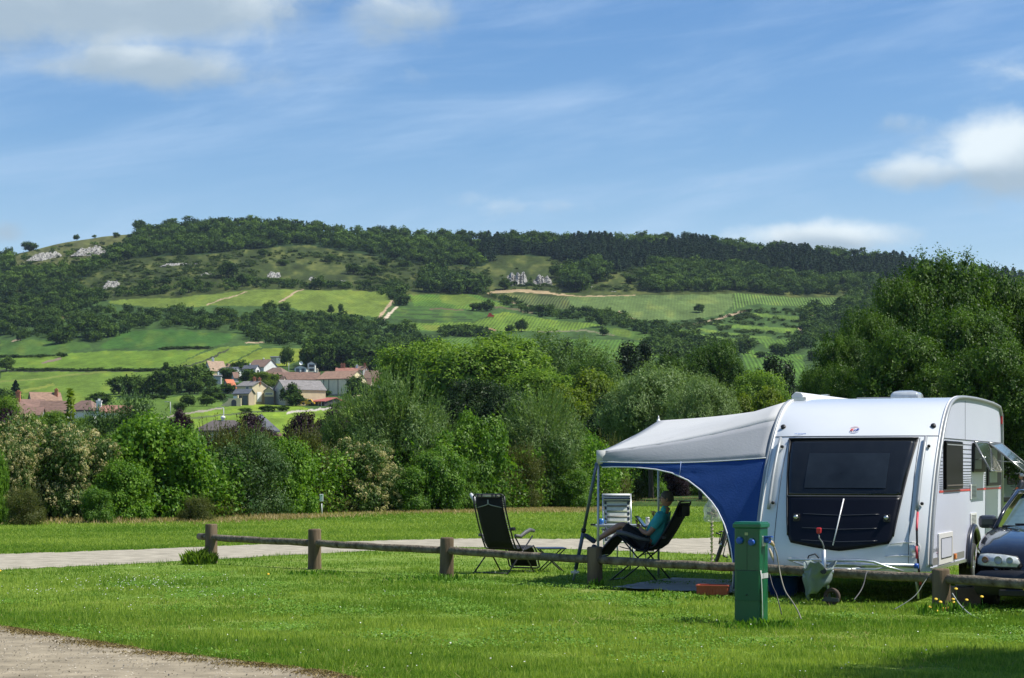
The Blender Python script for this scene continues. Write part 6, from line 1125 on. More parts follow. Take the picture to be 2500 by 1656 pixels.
b = MB(); b.grid([[(.152, -.14, .60), (.152, -.115, .60)], [(.156, -.125, .50), (.153, -.10, .50)], [(.17, -.145, .35), (.156, -.09, .38)], [(.175, -.14, .12), (.16, -.08, .12)], [(.172, -.13, .03), (.158, -.08, .03)]]); b.build('peeling_strip', M('strip_pale', (.55, .57, .55), .5), ped, solid=.002)

# ------------------------------------------------------------------ wooden fence
WOOD = M('weathered_wood', (.145, .108, .070), .9, var=.45, scale=7, bump=.9, stretch=(1, 1, .12), bscale=18, spec=.15); WOODR = M('weathered_rail', (.14, .108, .072), .92, col2=(.25, .215, .16), var=.55, scale=9, bump=1.0, bscale=30, spec=.15)
fn = empty('wooden_fence', (-5.27, 35.15, 0), 0, 'low weathered log fence crossing the lawn', 'fence')
A0 = Vector((-5.27, 35.15, 0)); A1 = Vector((5.2, 24.3, 0)); dirf = (A1 - A0)
TS = [0, .193, .4075, .616, .81, 1.0, 1.2, 1.4]; TOPZ = [.685, .66, .60, .545, .50, .44, .42, .42]; RZ = [.455, .43, .405, .365, .35, .325, .295, .27]
r = random.Random(3); RP = []
for i, t_ in enumerate(TS):
    p = A0 + dirf * t_; b = MB(); R_ = .108; prof_ = [(R_ * 1.04, -.3), (R_ * 1.03, .0), (R_ * .99, TOPZ[i] * .5), (R_ * .97, TOPZ[i] - .02), (R_ * .88, TOPZ[i]), (0, TOPZ[i] + .004)]
    b.lathe(prof_, 22); b.v = [(x * (1 + .03 * math.sin(3 * math.atan2(y, x) + i)), y * (1 + .03 * math.cos(2 * math.atan2(y, x) + i)), z + x * .03 * math.sin(i * 2)) for x, y, z in b.v]
    q = p - A0; o = b.build('post', WOOD, fn, loc=(q.x, q.y, 0)); o.rotation_euler = (r.uniform(-.02, .02), r.uniform(-.03, .03), i)
    RP.append(Vector((q.x, q.y, RZ[i])))
for i in range(len(RP) - 1):
    a_, c_ = RP[i], RP[i + 1]; d = (c_ - a_).normalized()
    if i == 0: a_ = a_ - d * .36
    b = MB(); n = 14; pts = [lerp(a_, c_, k / n) + Vector((0, 0, .0035 * math.sin(k * 1.3 + i) - .010 * math.sin(math.pi * k / n))) for k in range(n + 1)]
    b.tube(pts, [.058 + .0025 * math.sin(k * 2.1 + i * 3) for k in range(n + 1)], 16); b.build('rail', WOODR, fn)
# weeds round the posts
def tuft(px, py, Y, n, h, w_, name, label, mat, R=.25, seed=1, lean=.9):
    r = np.random.default_rng(seed); X = (px - 1250) / F * Y; a = r.uniform(0, 6.28, n); rr = R * np.sqrt(r.uniform(0, 1, n)); x = np.cos(a) * rr; y = np.sin(a) * rr; hh = h * r.uniform(.3, 1, n) * (1 - .4 * rr / R)
    base = np.stack([x, y, np.zeros(n)], 1); b2 = r.uniform(0, 6.28, n); l = lean * r.uniform(.1, .8, n) * hh; mid = base + np.stack([np.cos(b2) * l * .4, np.sin(b2) * l * .4, hh * .7], 1); tip = base + np.stack([np.cos(b2) * l, np.sin(b2) * l, hh], 1); s_ = np.stack([np.sin(b2), -np.cos(b2), 0 * b2], 1) * w_
    V_ = np.stack([base - s_ * .5, base + s_ * .5, mid + s_ * .5, tip, mid - s_ * .5], 1); o = fastmesh(name, V_.reshape(-1, 3), 5, r.uniform(0, 1, n), mat, loc=(X, Y, gz(X, Y))); tag(o, label, kind='stuff'); return o
WEED = FOL('weed_leaf', (.035, .12, .012), (.14, .27, .03), .45)
tuft(486, 1372, 34.7, 900, .34, .007, 'weed_tuft', 'shaggy weed tuft around the first fence post', FOL('tuft_leaf', (.06, .15, .018), (.22, .34, .05), .4), .30, 1); tuft(775, 1400, 31.4, 160, .10, .02, 'weed_tuft', 'low clover patch at the second fence post', WEED, .5, 2); tuft(1085, 1415, 30.3, 160, .11, .02, 'weed_tuft', 'low weeds at the third fence post', WEED, .5, 3)
tuft(1457, 1445, 28.1, 40, .24, .035, 'dock_plant', 'upright dock leaves in front of the fourth fence post', WEED, .10, 4, .5); tuft(1860, 1505, 21.6, 260, .13, .014, 'weed_tuft', 'weeds at the right foot of the pedestal', WEED, .35, 5); tuft(1800, 1512, 21.5, 160, .09, .012, 'weed_tuft', 'grass tuft at the left foot of the pedestal', WEED, .30, 7)
tuft(2315, 1490, 23.8, 120, .24, .022, 'dandelion_plant', 'leafy dandelions with yellow flowers at the last fence post', WEED, .40, 6, .8); tuft(1030, 1425, 29.5, 200, .08, .025, 'weed_tuft', 'flat weeds on the lawn below the third rail', WEED, .8, 8); tuft(1560, 1462, 26.2, 260, .10, .02, 'weed_tuft', 'clover along the front edge of the groundsheet', WEED, 1.0, 9)
YF = M('dandelion_yellow', (.75, .48, .02), .6)
for i, (x, y) in enumerate([(2296, 1470), (2305, 1485), (2327, 1463), (2327, 1470), (2360, 1465), (2304, 1490), (2286, 1491), (2271, 1482), (2384, 1498), (2379, 1506), (2334, 1438), (2317, 1483), (2397, 1457), (2285, 1463), (0, 1394), (655, 1402)]):
    Y = 23.6 if x > 1000 else 31; p = at(x, y, Y); b = MB(); b.lathe([(0, .008), (.012, .010), (.020, .004), (.022, 0), (0, -.004)], 10, Matrix.Rotation(.6, 4, 'X')); o = empty('dandelion_flower', p, 0, f'yellow dandelion flower, {ORD[i]} of those by the last fence post' if x > 1000 else f'lone yellow flower {"cut by the left edge of the lawn" if x < 10 else "on the lawn left of the second fence post"}', 'flower', 'yellow dandelion flowers'); b.build('bloom', YF, o)
    g_ = gz(p.x, p.y); b = MB(); b.tube([(0, 0, 0), (.01, 0, -(p.z - g_) * .5), (0, 0, -(p.z - g_))], .003, 5); b.build('stem', WEED, o)

# ------------------------------------------------------------------ recliner chairs
BLK = M('sling_black', (.005, .005, .006), .85, var=.2, scale=20); FRM = M('frame_black', (.012, .013, .016), .45); ARM = M('armrest_grey', (.10, .10, .105), .5)
def recliner(root, pts, hw_, legs, arm=None, pillow=None, stripe=None, lace=True):
    """pts: (y,z) side outline of the sling from the head end to the foot end"""
    P = [Vector((0, y, z)) for y, z in pts[0]]; Q = [Vector((0, y, z)) for y, z in pts[1]]
    for nm, R_ in (('backrest', P), ('seat', Q)):
        b = MB(); rows = []
        for i, p in enumerate(R_):
            rows.append([p + Vector((x * hw_ * .86, 0, -.0)) for x in np.linspace(-1, 1, 7)])
        b.grid(rows); pc = b.build(nm, BLK, root, solid=.012)
        if lace:
            b = MB(); n = 26
            for sx in (-1, 1):
                for k in range(n):
                    u = k / (n - 1); p1 = along(R_, u); p2 = along(R_, min(1, u + .02)); b.tube([p1 + Vector((sx * hw_ * .86, 0, 0)), p2 + Vector((sx * hw_ * .99, 0, 0))], .0035, 4)
            b.build('lacing', M('lace_grey', (.30, .30, .30), .6), pc)
    if pillow:
        b = MB(); b.box(pillow[0], pillow[1]); b.build('head_pillow', BLK, root, bevel=.03)
    for R_, nm in ((P, 'back_frame'), (Q, 'seat_frame')):
        b = MB(); full = [p + Vector((-hw_, 0, 0)) for p in R_[::-1]] ; c0 = R_[0]; c1 = R_[-1]
        for sx in (-1, 1): b.tube([p + Vector((sx * hw_, 0, 0)) for p in R_], .013, 8)
        e = c0 if nm == 'back_frame' else c1; d = ((R_[0] - R_[1]) if nm == 'back_frame' else (R_[-1] - R_[-2])).normalized() * .03
        b.tube([e + Vector((-hw_, 0, 0)), e + d + Vector((-hw_ + .05, 0, 0)), e + d + Vector((hw_ - .05, 0, 0)), e + Vector((hw_, 0, 0))], .013, 8); b.build(nm, FRM, root)
    for a_, c_ in legs:
        for sx in (-1, 1):
            b = MB(); b.tube([(sx * (hw_ + .02), a_[0], a_[1]), (sx * (hw_ + .03), c_[0], c_[1])], .012, 8); b.build('leg', FRM, root)
        b = MB(); b.tube([(-(hw_ + .03), c_[0], c_[1] + .02), (hw_ + .03, c_[0], c_[1] + .02)], .011, 6); b.build('crossbar', FRM, root)
    if arm:
        for sx in (-1, 1):
            b = MB(); b.tube([(sx * (hw_ + .05), y, z) for y, z in arm], [.02, .024, .026, .024, .02][:len(arm)], 10, flat=1.3); b.build('armrest', ARM, root)
Yc = 31.9; pc = at(1222, 1390, Yc); lg = empty('lounger_chair', (pc.x, Yc, gz(pc.x, Yc) - .01), -math.radians(33), 'empty black recliner turned away on the lawn beside a footstool', 'lounger chair')
recliner(lg, ([(-.34, 1.24), (-.30, 1.05), (-.20, .8), (-.08, .55), (.0, .42)], [(.02, .41), (.25, .38), (.52, .44), (.60, .36), (.70, .10)]), .29, [((-.06, .60), (.50, .01)), ((.46, .60), (-.30, .01))], [(-.10, .62), (.06, .60), (.20, .66), (.34, .70), (.46, .68)])
b = MB(); b.grid([[(x, -.375 + .02 * math.sin(t_), 1.245 + .012 * math.cos(t_)) for x in np.linspace(-.22, .22, 5)] for t_ in np.linspace(0, 3.1, 5)]); hd = b.build('striped_headrest', M('stripe_cream', (.45, .44, .36), .7), lg, solid=.01)
for x in (-.17, -.10, .10, .17):
    b = MB(); b.box((x, -.38, 1.245), (.03, .035, .04)); b.build('headrest_stripe', M('stripe_dark', (.05, .05, .05), .7), hd)
b = MB(); b.tube([(-.24, -.30, 1.06), (-.05, -.345, 1.10), (0, -.35, 1.12), (.05, -.345, 1.10), (.24, -.30, 1.06)], .008, 5); b.box((0, -.36, 1.15), (.022, .01, .07)); b.build('head_strap', M('strap_pale', (.25, .27, .26), .6), lg)
b = MB(); b.tube([(.29, -.16, .72), (.38, -.18, .73)], .028, 10); b.build('lock_knob', FRM, lg)
b = MB(); b.tube([(-.29, -.26, 1.14), (-.36, -.25, 1.22), (-.42, -.22, 1.27)], [.035, .035, .025], 8); o = b.build('rolled_towel', M('towel_white', (.55, .56, .58), .9, var=.25, scale=14)); o.location = lg.location; o.rotation_euler = lg.rotation_euler; tag(o, 'rolled pale towel hung on the left corner of the empty recliner', 'towel')
# folding footstool / side table next to it
ps = at(1345, 1342, 32.6); st = empty('folding_table', (ps.x, 32.6, gz(ps.x, 32.6)), .12, 'small low dark blue folding table right of the empty recliner', 'folding table')
b = MB(); b.box((0, 0, .385), (.46, .40, .025)); b.build('table_top', M('top_blue', (.03, .045, .085), .4), st, bevel=.01)
for sy in (-.17, .17):
    for s_ in (-1, 1):
        b = MB(); b.tube([(-.20 * s_, sy, .37), (.20 * s_, sy, 0.0)], .010, 7); b.build('leg', FRM, st)

# man's recliner, facing left
Ym = 29.95
def Lp(px, py, dy=0): return at(px, py, Ym + dy) 
base = at(1582, 1345, Ym); mr = empty('lounger_chair', (base.x, Ym, 0), math.radians(68), 'black recliner under the awning with the reading man in it', 'lounger chair')
# local y forward -> world -X ; local x -> world +Y
def loc2(px, py): p = at(px, py, Ym); return (-(p.x - base.x), p.z)
recliner(mr, ([loc2(1676, 1228), loc2(1662, 1258), loc2(1640, 1296), loc2(1618, 1328), loc2(1600, 1340)], [loc2(1598, 1341), loc2(1580, 1343), loc2(1560, 1336), loc2(1538, 1318), loc2(1520, 1306), loc2(1505, 1314), loc2(1480, 1342), loc2(1468, 1356)]), .29,
         [(loc2(1535, 1318), loc2(1625, 1419)), (loc2(1600, 1338), loc2(1500, 1419))], [loc2(1605, 1318), loc2(1575, 1312), loc2(1545, 1302), loc2(1520, 1298)])
b = MB(); b.box((0, -.56, 1.03), (.44, .06, .17)); b.build('head_pillow', BLK, mr, bevel=.02)
b = MB(); b.tube([(-.29, *loc2(1584, 1349)), (-.29, *loc2(1583, 1352)), (-.29, *loc2(1613, 1348))], .008, 6); b.tube([(-.29, *loc2(1525, 1334)), (-.29, *loc2(1560, 1342))], .008, 6); b.build('strut', FRM, mr)
b = MB(); b.tube([(-.31, *loc2(1640, 1310)), (-.36, *loc2(1640, 1310))], .025, 8); b.build('lock_knob', FRM, mr)

# ------------------------------------------------------------------ the man
def skin(name, nodes, edges, mat, parent, rootv=0, sub=2):
    me = bpy.data.meshes.new(name); me.from_pydata([tuple(n[0]) for n in nodes], edges, []); o = bpy.data.objects.new(name, me); COL.objects.link(o); o.parent = parent
    md = o.modifiers.new('skin', 'SKIN'); md.use_smooth_shade = True
    bm_ = bmesh.new(); bm_.from_mesh(me); ly = bm_.verts.layers.skin.verify()
    for v, n in zip(bm_.verts, nodes): v[ly].radius = (n[1], n[1]) if not isinstance(n[1], tuple) else n[1]; v[ly].use_root = False
    bm_.verts.ensure_lookup_table(); bm_.verts[rootv][ly].use_root = True; bm_.to_mesh(me); bm_.free()
    if sub: s_ = o.modifiers.new('sub', 'SUBSURF'); s_.levels = sub; s_.render_levels = sub
    # bake so that the mesh is real geometry
    dg = bpy.context.evaluated_depsgraph_get(); m2 = bpy.data.meshes.new_from_object(o.evaluated_get(dg)); o.modifiers.clear(); o.data = m2; m2.materials.clear(); m2.materials.append(mat)
    m2.polygons.foreach_set('use_smooth', [True] * len(m2.polygons)); return o
SKIN = M('skin_tone', (.42, .22, .145), .5, var=.08, scale=30); TEAL = M('shirt_teal', (.05, .44, .47), .8, var=.1, scale=9, bump=.3, bscale=14); SHORT = M('shorts_dark', (.018, .018, .022), .85, var=.15); HAIR = M('hair_grey', (.075, .065, .06), .7, var=.35, scale=40); SHOE = M('shoe_navy', (.03, .045, .075), .7)
man = empty('person', (base.x, Ym, 0), -math.radians(18), 'grey haired man in teal polo shirt and dark shorts reclining with a tablet', 'person')
ib = Vector((base.x, Ym, 0))
def J(px, py, dy=0): return at(px, py, Ym) + Vector((0, dy, 0)) - ib
pel, spn, chest, nck, skl = J(1586, 1328), J(1598, 1306), J(1617, 1270), J(1627, 1244), J(1628, 1228)
nodes = [(pel, .10), (spn, .10), (chest, .10), (J(1625, 1252), .06), (nck, .066), (J(1628, 1236), .070)]
edges = [(0, 1), (1, 2), (2, 3), (3, 4), (4, 5)]
def limb(start, pts):
    prev = start
    for p, rr in pts: nodes.append((p, rr)); edges.append((prev, len(nodes) - 1)); prev = len(nodes) - 1
    return prev
nl = limb(0, [(J(1577, 1326, -.10), .095), (J(1548, 1300, -.13), .078), (J(1524, 1280, -.14), .058), (J(1497, 1295, -.13), .056), (J(1470, 1312, -.12), .040), (J(1456, 1322, -.12), .034)])
fl = limb(0, [(J(1577, 1326, .10), .095), (J(1548, 1304, .13), .078), (J(1526, 1288, .14), .058), (J(1500, 1308, .13), .054), (J(1476, 1330, .12), .038), (J(1464, 1342, .12), .033)])
na = limb(2, [(J(1619, 1264, -.15), .046), (J(1610, 1282, -.23), .050), (J(1594, 1303, -.24), .042), (J(1578, 1297, -.20), .037), (J(1566, 1287, -.15), .028)])
fa = limb(2, [(J(1619, 1264, .15), .046), (J(1604, 1276, .24), .048), (J(1594, 1284, .24), .042), (J(1597, 1270, .20), .034), (J(1598, 1262, .18), .026)])
body = skin('body', nodes, edges, SKIN, man)
# head: shaped ellipsoid with face
hc_ = J(1629, 1218); b = MB(); rows = []
for i in range(15):
    th_ = math.pi * i / 14; row = []
    for j in range(21):
        ph = 2 * math.pi * j / 20; dx = math.sin(th_) * math.cos(ph); dy = math.sin(th_) * math.sin(ph); dz = math.cos(th_)
        x = dx * .098; y = dy * .076; z = dz * .118
        if dx < 0: x *= 1 + .04 * math.cos(th_ * 2); 
        if dz < -.2: x *= 1 - .18 * (-dz - .2) * (1 if dx > 0 else .2); y *= 1 - .25 * (-dz - .2)
        row.append(hc_ + Vector((x, y, z)))
    rows.append(row)
b.grid(rows)
b.add([hc_ + Vector(v) for v in [(-.096, -.009, .02), (-.096, .009, .02), (-.122, 0, -.018), (-.10, -.018, -.024), (-.10, .018, -.024)]], [(0, 1, 2), (0, 2, 3), (1, 4, 2), (3, 2, 4)], True)
b.tube([hc_ + Vector((-.092, -.025, -.052)), hc_ + Vector((-.101, 0, -.050)), hc_ + Vector((-.092, .025, -.052))], .006, 6); b.tube([hc_ + Vector((-.080, -.02, -.095)), hc_ + Vector((-.086, .02, -.095))], .018, 8)
for sy in (-1, 1): b.lathe([(0, .006), (.02, .004), (.026, -.004), (0, -.01)], 10, Matrix.Translation(hc_ + Vector((.012, sy * .075, -.005))) @ Matrix.Rotation(-sy * math.pi / 2, 4, 'X') @ Matrix.Scale(1.3, 4, (0, 1, 0)))
b.build('head', SKIN, man)
b = MB(); rows = []
for i in range(9):
    th_ = math.pi * .60 * i / 8; row = []
    for j in range(21):
        ph = 2 * math.pi * j / 20; back_ = math.cos(ph); t2 = th_ * (1.0 if back_ > -.1 else .62 + .2 * (1 + back_)); d = Vector((math.sin(t2) * math.cos(ph) * .106 + .004, math.sin(t2) * math.sin(ph) * .082, math.cos(t2) * .125)); row.append(hc_ + d)
    rows.append(row)
b.grid(rows); b.build('hair', HAIR, man)
b = MB()
for sy in (-1, 1): b.tube([hc_ + Vector((-.108, sy * .032 + .018 * math.cos(a), .012 + .016 * math.sin(a))) for a in np.linspace(0, 6.28, 13)], .0025, 5); b.tube([hc_ + Vector((-.106, sy * .05, .014)), hc_ + Vector((-.05, sy * .078, .012)), hc_ + Vector((.01, sy * .08, .006))], .003, 5)
b.build('glasses', RUB, man)
shirt_nodes = [(J(1590, 1332), .140), (spn, .155), (chest + Vector((0, 0, 0)), .17), (J(1622, 1258), .12), (J(1626, 1249), .074)]; se = [(0, 1), (1, 2), (2, 3), (3, 4)]
for sy in (-1, 1):
    i0 = len(shirt_nodes); shirt_nodes += [(J(1620, 1262, sy * .15), .095), (J(1611, 1279, sy * .225), .072), (J(1604, 1291, sy * .235), .068)] if sy < 0 else [(J(1620, 1262, .15), .095), (J(1606, 1274, .235), .070)]
    se += [(2, i0)] + [(k, k + 1) for k in range(i0, len(shirt_nodes) - 1)]
skin('shirt', shirt_nodes, se, TEAL, man)
b = MB(); b.tube([J(1622, 1250), J(1625, 1246), J(1629, 1247)], [.068, .078, .07], 14); b.build('collar', TEAL, man)
sn = [(J(1584, 1330), .132), (J(1574, 1326, -.10), .108), (J(1548, 1301, -.13), .092), (J(1526, 1283, -.14), .078), (J(1574, 1326, .10), .108), (J(1548, 1305, .13), .092), (J(1528, 1290, .14), .078)]
skin('shorts', sn, [(0, 1), (1, 2), (2, 3), (0, 4), (4, 5), (5, 6)], SHORT, man)
for (ank, mid_, toe, sy) in ((J(1456, 1326), J(1444, 1318), J(1424, 1305), -.12), (J(1464, 1345), J(1448, 1342), J(1434, 1334), .12)):
    off = Vector((0, sy, 0)); skin('shoe', [(ank + off, .048), (mid_ + off, .043), (lerp(mid_, toe, .6) + off, .040), (toe + off, .028)], [(0, 1), (1, 2), (2, 3)], SHOE, man)
def hand(wrist, palm, fdir, side, up_, curl, parent):
    """palm plus five separate curled fingers"""
    nn = [(wrist, .026), (lerp(wrist, palm, .6), .030), (palm, .030)]; ee = [(0, 1), (1, 2)]; skin('hand', nn, ee, SKIN, parent, sub=1)
    fdir = fdir.normalized(); side = side.normalized(); up_ = up_.normalized()
    for i in range(4):
        L_ = (.066, .074, .070, .055)[i]; s0 = palm + side * (-.028 + .019 * i) + fdir * .012; c = curl[i]
        p1 = s0 + fdir * L_ * .45; p2 = p1 + (fdir * math.cos(c) + up_ * math.sin(c)) * L_ * .32; p3 = p2 + (fdir * math.cos(2 * c) + up_ * math.sin(2 * c)) * L_ * .26
        skin('finger', [(s0, .0095), (p1, .009), (p2, .0082), (p3, .007)], [(0, 1), (1, 2), (2, 3)], SKIN, parent, sub=1)
    t0 = lerp(wrist, palm, .55) - side * .028; skin('thumb', [(t0, .011), (t0 - side * .022 + fdir * .026, .010), (t0 - side * .020 + fdir * .052, .009)], [(0, 1), (1, 2)], SKIN, parent, sub=1)
hand(J(1566, 1287, -.15), J(1561, 1279, -.13), Vector((-.3, .25, .9)), Vector((0, 1, .1)), Vector((-.6, .5, 0)), (.5, .55, .6, .65), man)
hand(J(1598, 1262, .18), J(1594, 1256, .17), Vector((-.95, 0, .15)), Vector((.1, -.3, -1)), Vector((.3, -.9, -.2)), (.05, .9, 1.0, 1.1), man)
tb = empty('tablet', Matrix.Rotation(-math.radians(18), 3, 'Z') @ J(1565, 1275, -.03) + ib, -math.radians(18), 'black tablet propped in the hand of the man', 'tablet')
a_, c_ = at(1554, 1261, Ym) - (J(1565, 1275) + ib), at(1577, 1289, Ym) - (J(1565, 1275) + ib); nrm = Vector((.7, 0, .72)).normalized(); b = MB(); b.prism([a_ + Vector((0, -.10, 0)), c_ + Vector((0, -.10, 0)), c_ + Vector((0, .10, 0)), a_ + Vector((0, .10, 0))], nrm * .012); b.build('case', RUB, tb)
b = MB(); q = [lerp(a_, c_, .1) + Vector((0, -.085, 0)), lerp(a_, c_, .9) + Vector((0, -.085, 0)), lerp(a_, c_, .9) + Vector((0, .085, 0)), lerp(a_, c_, .1) + Vector((0, .085, 0))]; b.prism([p + nrm * .013 for p in q], nrm * .002); b.build('screen', M('screen_grey', (.35, .40, .44), .15, coat=.5), tb)

# ------------------------------------------------------------------ camping table with things on it, striped chair
Yt = 33.8; pt = at(1522, 1283, Yt); tbl = empty('camping_table', (pt.x, Yt, gz(pt.x, Yt)), .05, 'silver camping table behind the reclining man', 'table')
TZ = pt.z - gz(pt.x, Yt)
b = MB(); b.box((0, 0, TZ), (.95, .62, .03)); b.box((0, -.31, TZ), (.97, .02, .045)); b.box((-.48, 0, TZ), (.02, .62, .045)); b.box((.48, 0, TZ), (.02, .62, .045)); b.build('table_top', M('table_silver', (.42, .45, .46), .35, metal=.4), tbl, bevel=.008)
for x, y in ((-.13, -.26), (.09, -.24), (-.40, .2), (.40, .2)):
    b = MB(); b.tube([(x, y, TZ), (x, y, -.03)], .014, 8); b.build('leg', ALU, tbl)
b = MB(); b.box((-.52, -.1, TZ + .015), (.09, .05, .03)); b.build('table_clamp', RUB, tbl)
p = at(1468, 1284, Yt - .15); b = MB(); b.lathe([(0, .0), (.042, 0), (.045, .10), (.040, .10), (.038, .01), (0, .01)], 20); o = empty('mug', (p.x, p.y, gz(pt.x, Yt) + TZ + .016), 0, 'blue mug on the left end of the camping table', 'mug'); b.build('cup', M('mug_blue', (.03, .16, .46), .3, coat=.3), o); b = MB(); b.tube([(.04, 0, .08), (.07, 0, .075), (.07, 0, .035), (.04, 0, .03)], .006, 6); b.build('handle', M('mug_blue', (0, 0, 0)), o)
p = at(1581, 1284, Yt - .1); b = MB(); b.lathe([(0, 0), (.034, 0), (.036, .08), (.028, .095), (.034, .10), (.034, .125), (0, .125)], 20); o = b.build('jar', M('jar_white', (.55, .55, .52), .3), loc=(p.x, p.y, gz(pt.x, Yt) + TZ + .016)); tag(o, 'small white lidded jar on the table between hands and shirt', 'jar')
Ys = 35.0; p = at(1508, 1300, Ys); sc = empty('striped_chair', (p.x, Ys, gz(p.x, Ys)), 0.03, 'high backed camping chair with grey and white stripes behind the table', 'camping chair')
STW = M('stripe_white', (.58, .60, .56), .8); STN = M('stripe_navy', (.035, .05, .085), .8); STG = M('stripe_green', (.20, .23, .15), .8)
zt = at(1508, 1206, Ys).z - gz(p.x, Ys); zb_ = .42; W_ = .225; m_n = 22
def bk(z): return .02 + (z - zb_) * .22
b = MB(); b.grid([[(x, bk(z), z) for x in np.linspace(-W_, W_, 5)] for z in np.linspace(zb_, zt, 10)]); bc = b.build('backrest', STW, sc, solid=.012)
for k in range(7):
    z0 = zb_ + .05 + k * .092; b = MB(); b.grid([[(x, bk(z) - .009, z) for x in (-W_ * .80, W_ * .80)] for z in (z0, z0 + .035)]); b.build('stripe', STG if k % 2 else M('stripe_tan', (.25, .24, .19), .8), bc, solid=.003)
for sx in (-1, 1):
    for k in range(8):
        z0 = zb_ + .02 + k * .09; b = MB(); b.grid([[(sx * W_ * .82, bk(z) - .011, z), (sx * W_ * .98, bk(z) - .011, z)] for z in (z0, z0 + .055)]); b.build('stripe', STN, bc, solid=.003)
b = MB(); b.tube([(x, bk(zt) - .03, zt - .07) for x in (-W_ * 1.03, 0, W_ * 1.03)], .055, 14, flat=1.3); hp_ = b.build('head_pillow', STW, sc)
for k, a in enumerate((-10, 25, -48)):
    a = math.radians(a); b = MB(); b.box((0, bk(zt) - .03 - .057 * math.cos(a), zt - .07 + .075 * math.sin(a)), (W_ * 2.04, .01, .022 if k else .03)); b.build('stripe', STN, hp_)
b = MB(); b.grid([[(x, y, .43 - .02 * math.sin((y + .45) * 6)) for x in np.linspace(-W_, W_, 4)] for y in np.linspace(-.45, .02, 5)]); b.build('seat', STW, sc, solid=.012)
for sx in (-1, 1):
    b = MB(); b.tube([(sx * (W_ + .02), bk(zb_) , zb_ - .02), (sx * (W_ + .02), bk(zt), zt)], .012, 8); b.build('back_frame', ALU, sc)
    b = MB(); b.tube([(sx * (W_ + .03), -.42, .02), (sx * (W_ + .03), .02, .62)], .011, 8); b.build('leg', ALU, sc); b = MB(); b.tube([(sx * (W_ + .03), .12, .02), (sx * (W_ + .03), -.35, .62)], .011, 8); b.build('leg', ALU, sc)
    b = MB(); b.box((sx * (W_ + .04), -.18, .64), (.045, .45, .025)); b.build('armrest', RUB, sc, bevel=.01)
# hanging bag
p = at(1740, 1240, 34.15); root = empty('plastic_bag', (p.x, p.y, p.z), 0, 'clear plastic bag of rubbish hanging from the wrapped awning pole', 'bag')
r = random.Random(8); b = MB(); rows = []
for i in range(12):
    u = i / 11; w_ = (.02 + .13 * min(1, u * 1.9) ** .8) * (1 if u < .92 else .85); rows.append([(w_ * math.cos(a) * (1 + .12 * math.sin(a * 5 + i)), w_ * .6 * math.sin(a) * (1 + .12 * math.cos(a * 4 + i)), .21 - .44 * u + .01 * math.sin(a * 3)) for a in np.linspace(0, 2 * math.pi, 19)])
rows.append([(0, 0, -.235)] * 19); b.grid(rows); b.build('bag_skin', M('bag_clear', (.62, .66, .64), .25, var=.1, alpha=.42, coat=.3), root, fix=False)
b = MB(); 
for i in range(9): a = r.uniform(0, 6.28); b.box((math.cos(a) * .06, math.sin(a) * .03, -.16 + r.uniform(0, .14)), (.07, .05, .05), rz=a)
b.build('rubbish', M('rubbish_mix', (.35, .16, .07), .7, var=.8, scale=14, col2=(.5, .45, .36)), root, bevel=.01)

# two bicycles seen end-on, leaning together
def bicycle(px, py, Y, lean, rz, label):
    p = at(px, py, Y); root = empty('bicycle', (p.x, p.y, p.z + .0), rz, label, 'bicycle', 'bicycles parked behind the awning'); root.rotation_euler = Euler((0, lean, rz), 'XYZ')
    BK = M('bike_black', (.02, .02, .022), .35, coat=.3)
    for y in (0, 1.03):
        b = MB(); b.tube([(0, y + .33 * math.cos(a), .34 + .33 * math.sin(a)) for a in np.linspace(0, 2 * math.pi, 33)[:-1]], .024, 8, closed=True); w_ = b.build('wheel', TYRE, root)
        b = MB(); b.tube([(0, y + .30 * math.cos(a), .34 + .30 * math.sin(a)) for a in np.linspace(0, 2 * math.pi, 33)[:-1]], .009, 6, closed=True)
        for k in range(14): a = k * 2 * math.pi / 14; b.tube([(0, y, .34), (0, y + .30 * math.cos(a), .34 + .30 * math.sin(a))], .0015, 4)
        b.tube([(-.05, y, .34), (.05, y, .34)], .02, 8); b.build('rim', ALU, w_)
    b = MB(); b.tube([(0, .18, .88), (0, .42, .32), (0, .72, .86)], .018, 8); b.tube([(0, .20, .80), (0, .70, .78)], .018, 8); b.tube([(.04, 1.03, .34), (.02, .70, .78)], .010, 6); b.tube([(-.04, 1.03, .34), (-.02, .70, .78)], .010, 6); b.tube([(.04, 1.03, .34), (.02, .42, .32)], .011, 6); b.tube([(-.04, 1.03, .34), (-.02, .42, .32)], .011, 6); b.build('frame', BK, root)
    b = MB(); b.tube([(.05, 0, .34), (.055, .06, .62), (.02, .12, .70)], .013, 6); b.tube([(-.05, 0, .34), (-.055, .06, .62), (-.02, .12, .70)], .013, 6); b.tube([(0, .12, .68), (0, .20, .98)], .018, 6); b.build('fork', BK, root)
    b = MB(); b.tube([(-.30, .30, 1.0), (-.15, .20, .99), (0, .18, .98), (.15, .20, .99), (.30, .30, 1.0)], .012, 6); b.build('handlebar', RUB, root)
    b = MB(); b.box((0, .76, .96), (.15, .27, .05), taper=.8); b.tube([(0, .74, .94), (0, .70, .8)], .013, 6); b.build('saddle', RUB, root, bevel=.015)
    b = MB(); b.tube([(.06, .42, .32), (.08, .42, .16)], .010, 6); b.tube([(.07, .42, .15), (.17, .42, .15)], .016, 6); b.tube([(-.06, .42, .32), (-.08, .42, .48)], .010, 6); b.tube([(-.07, .42, .49), (-.17, .42, .49)], .016, 6); b.build('pedal', BK, root)
bicycle(1748, 1376, 34.9, math.radians(19), -.10, 'bicycle leaning right, nearer of the two behind the blue wall'); bicycle(1786, 1362, 37.0, math.radians(-9), -.12, 'second bicycle leaning the other way behind the blue wall')

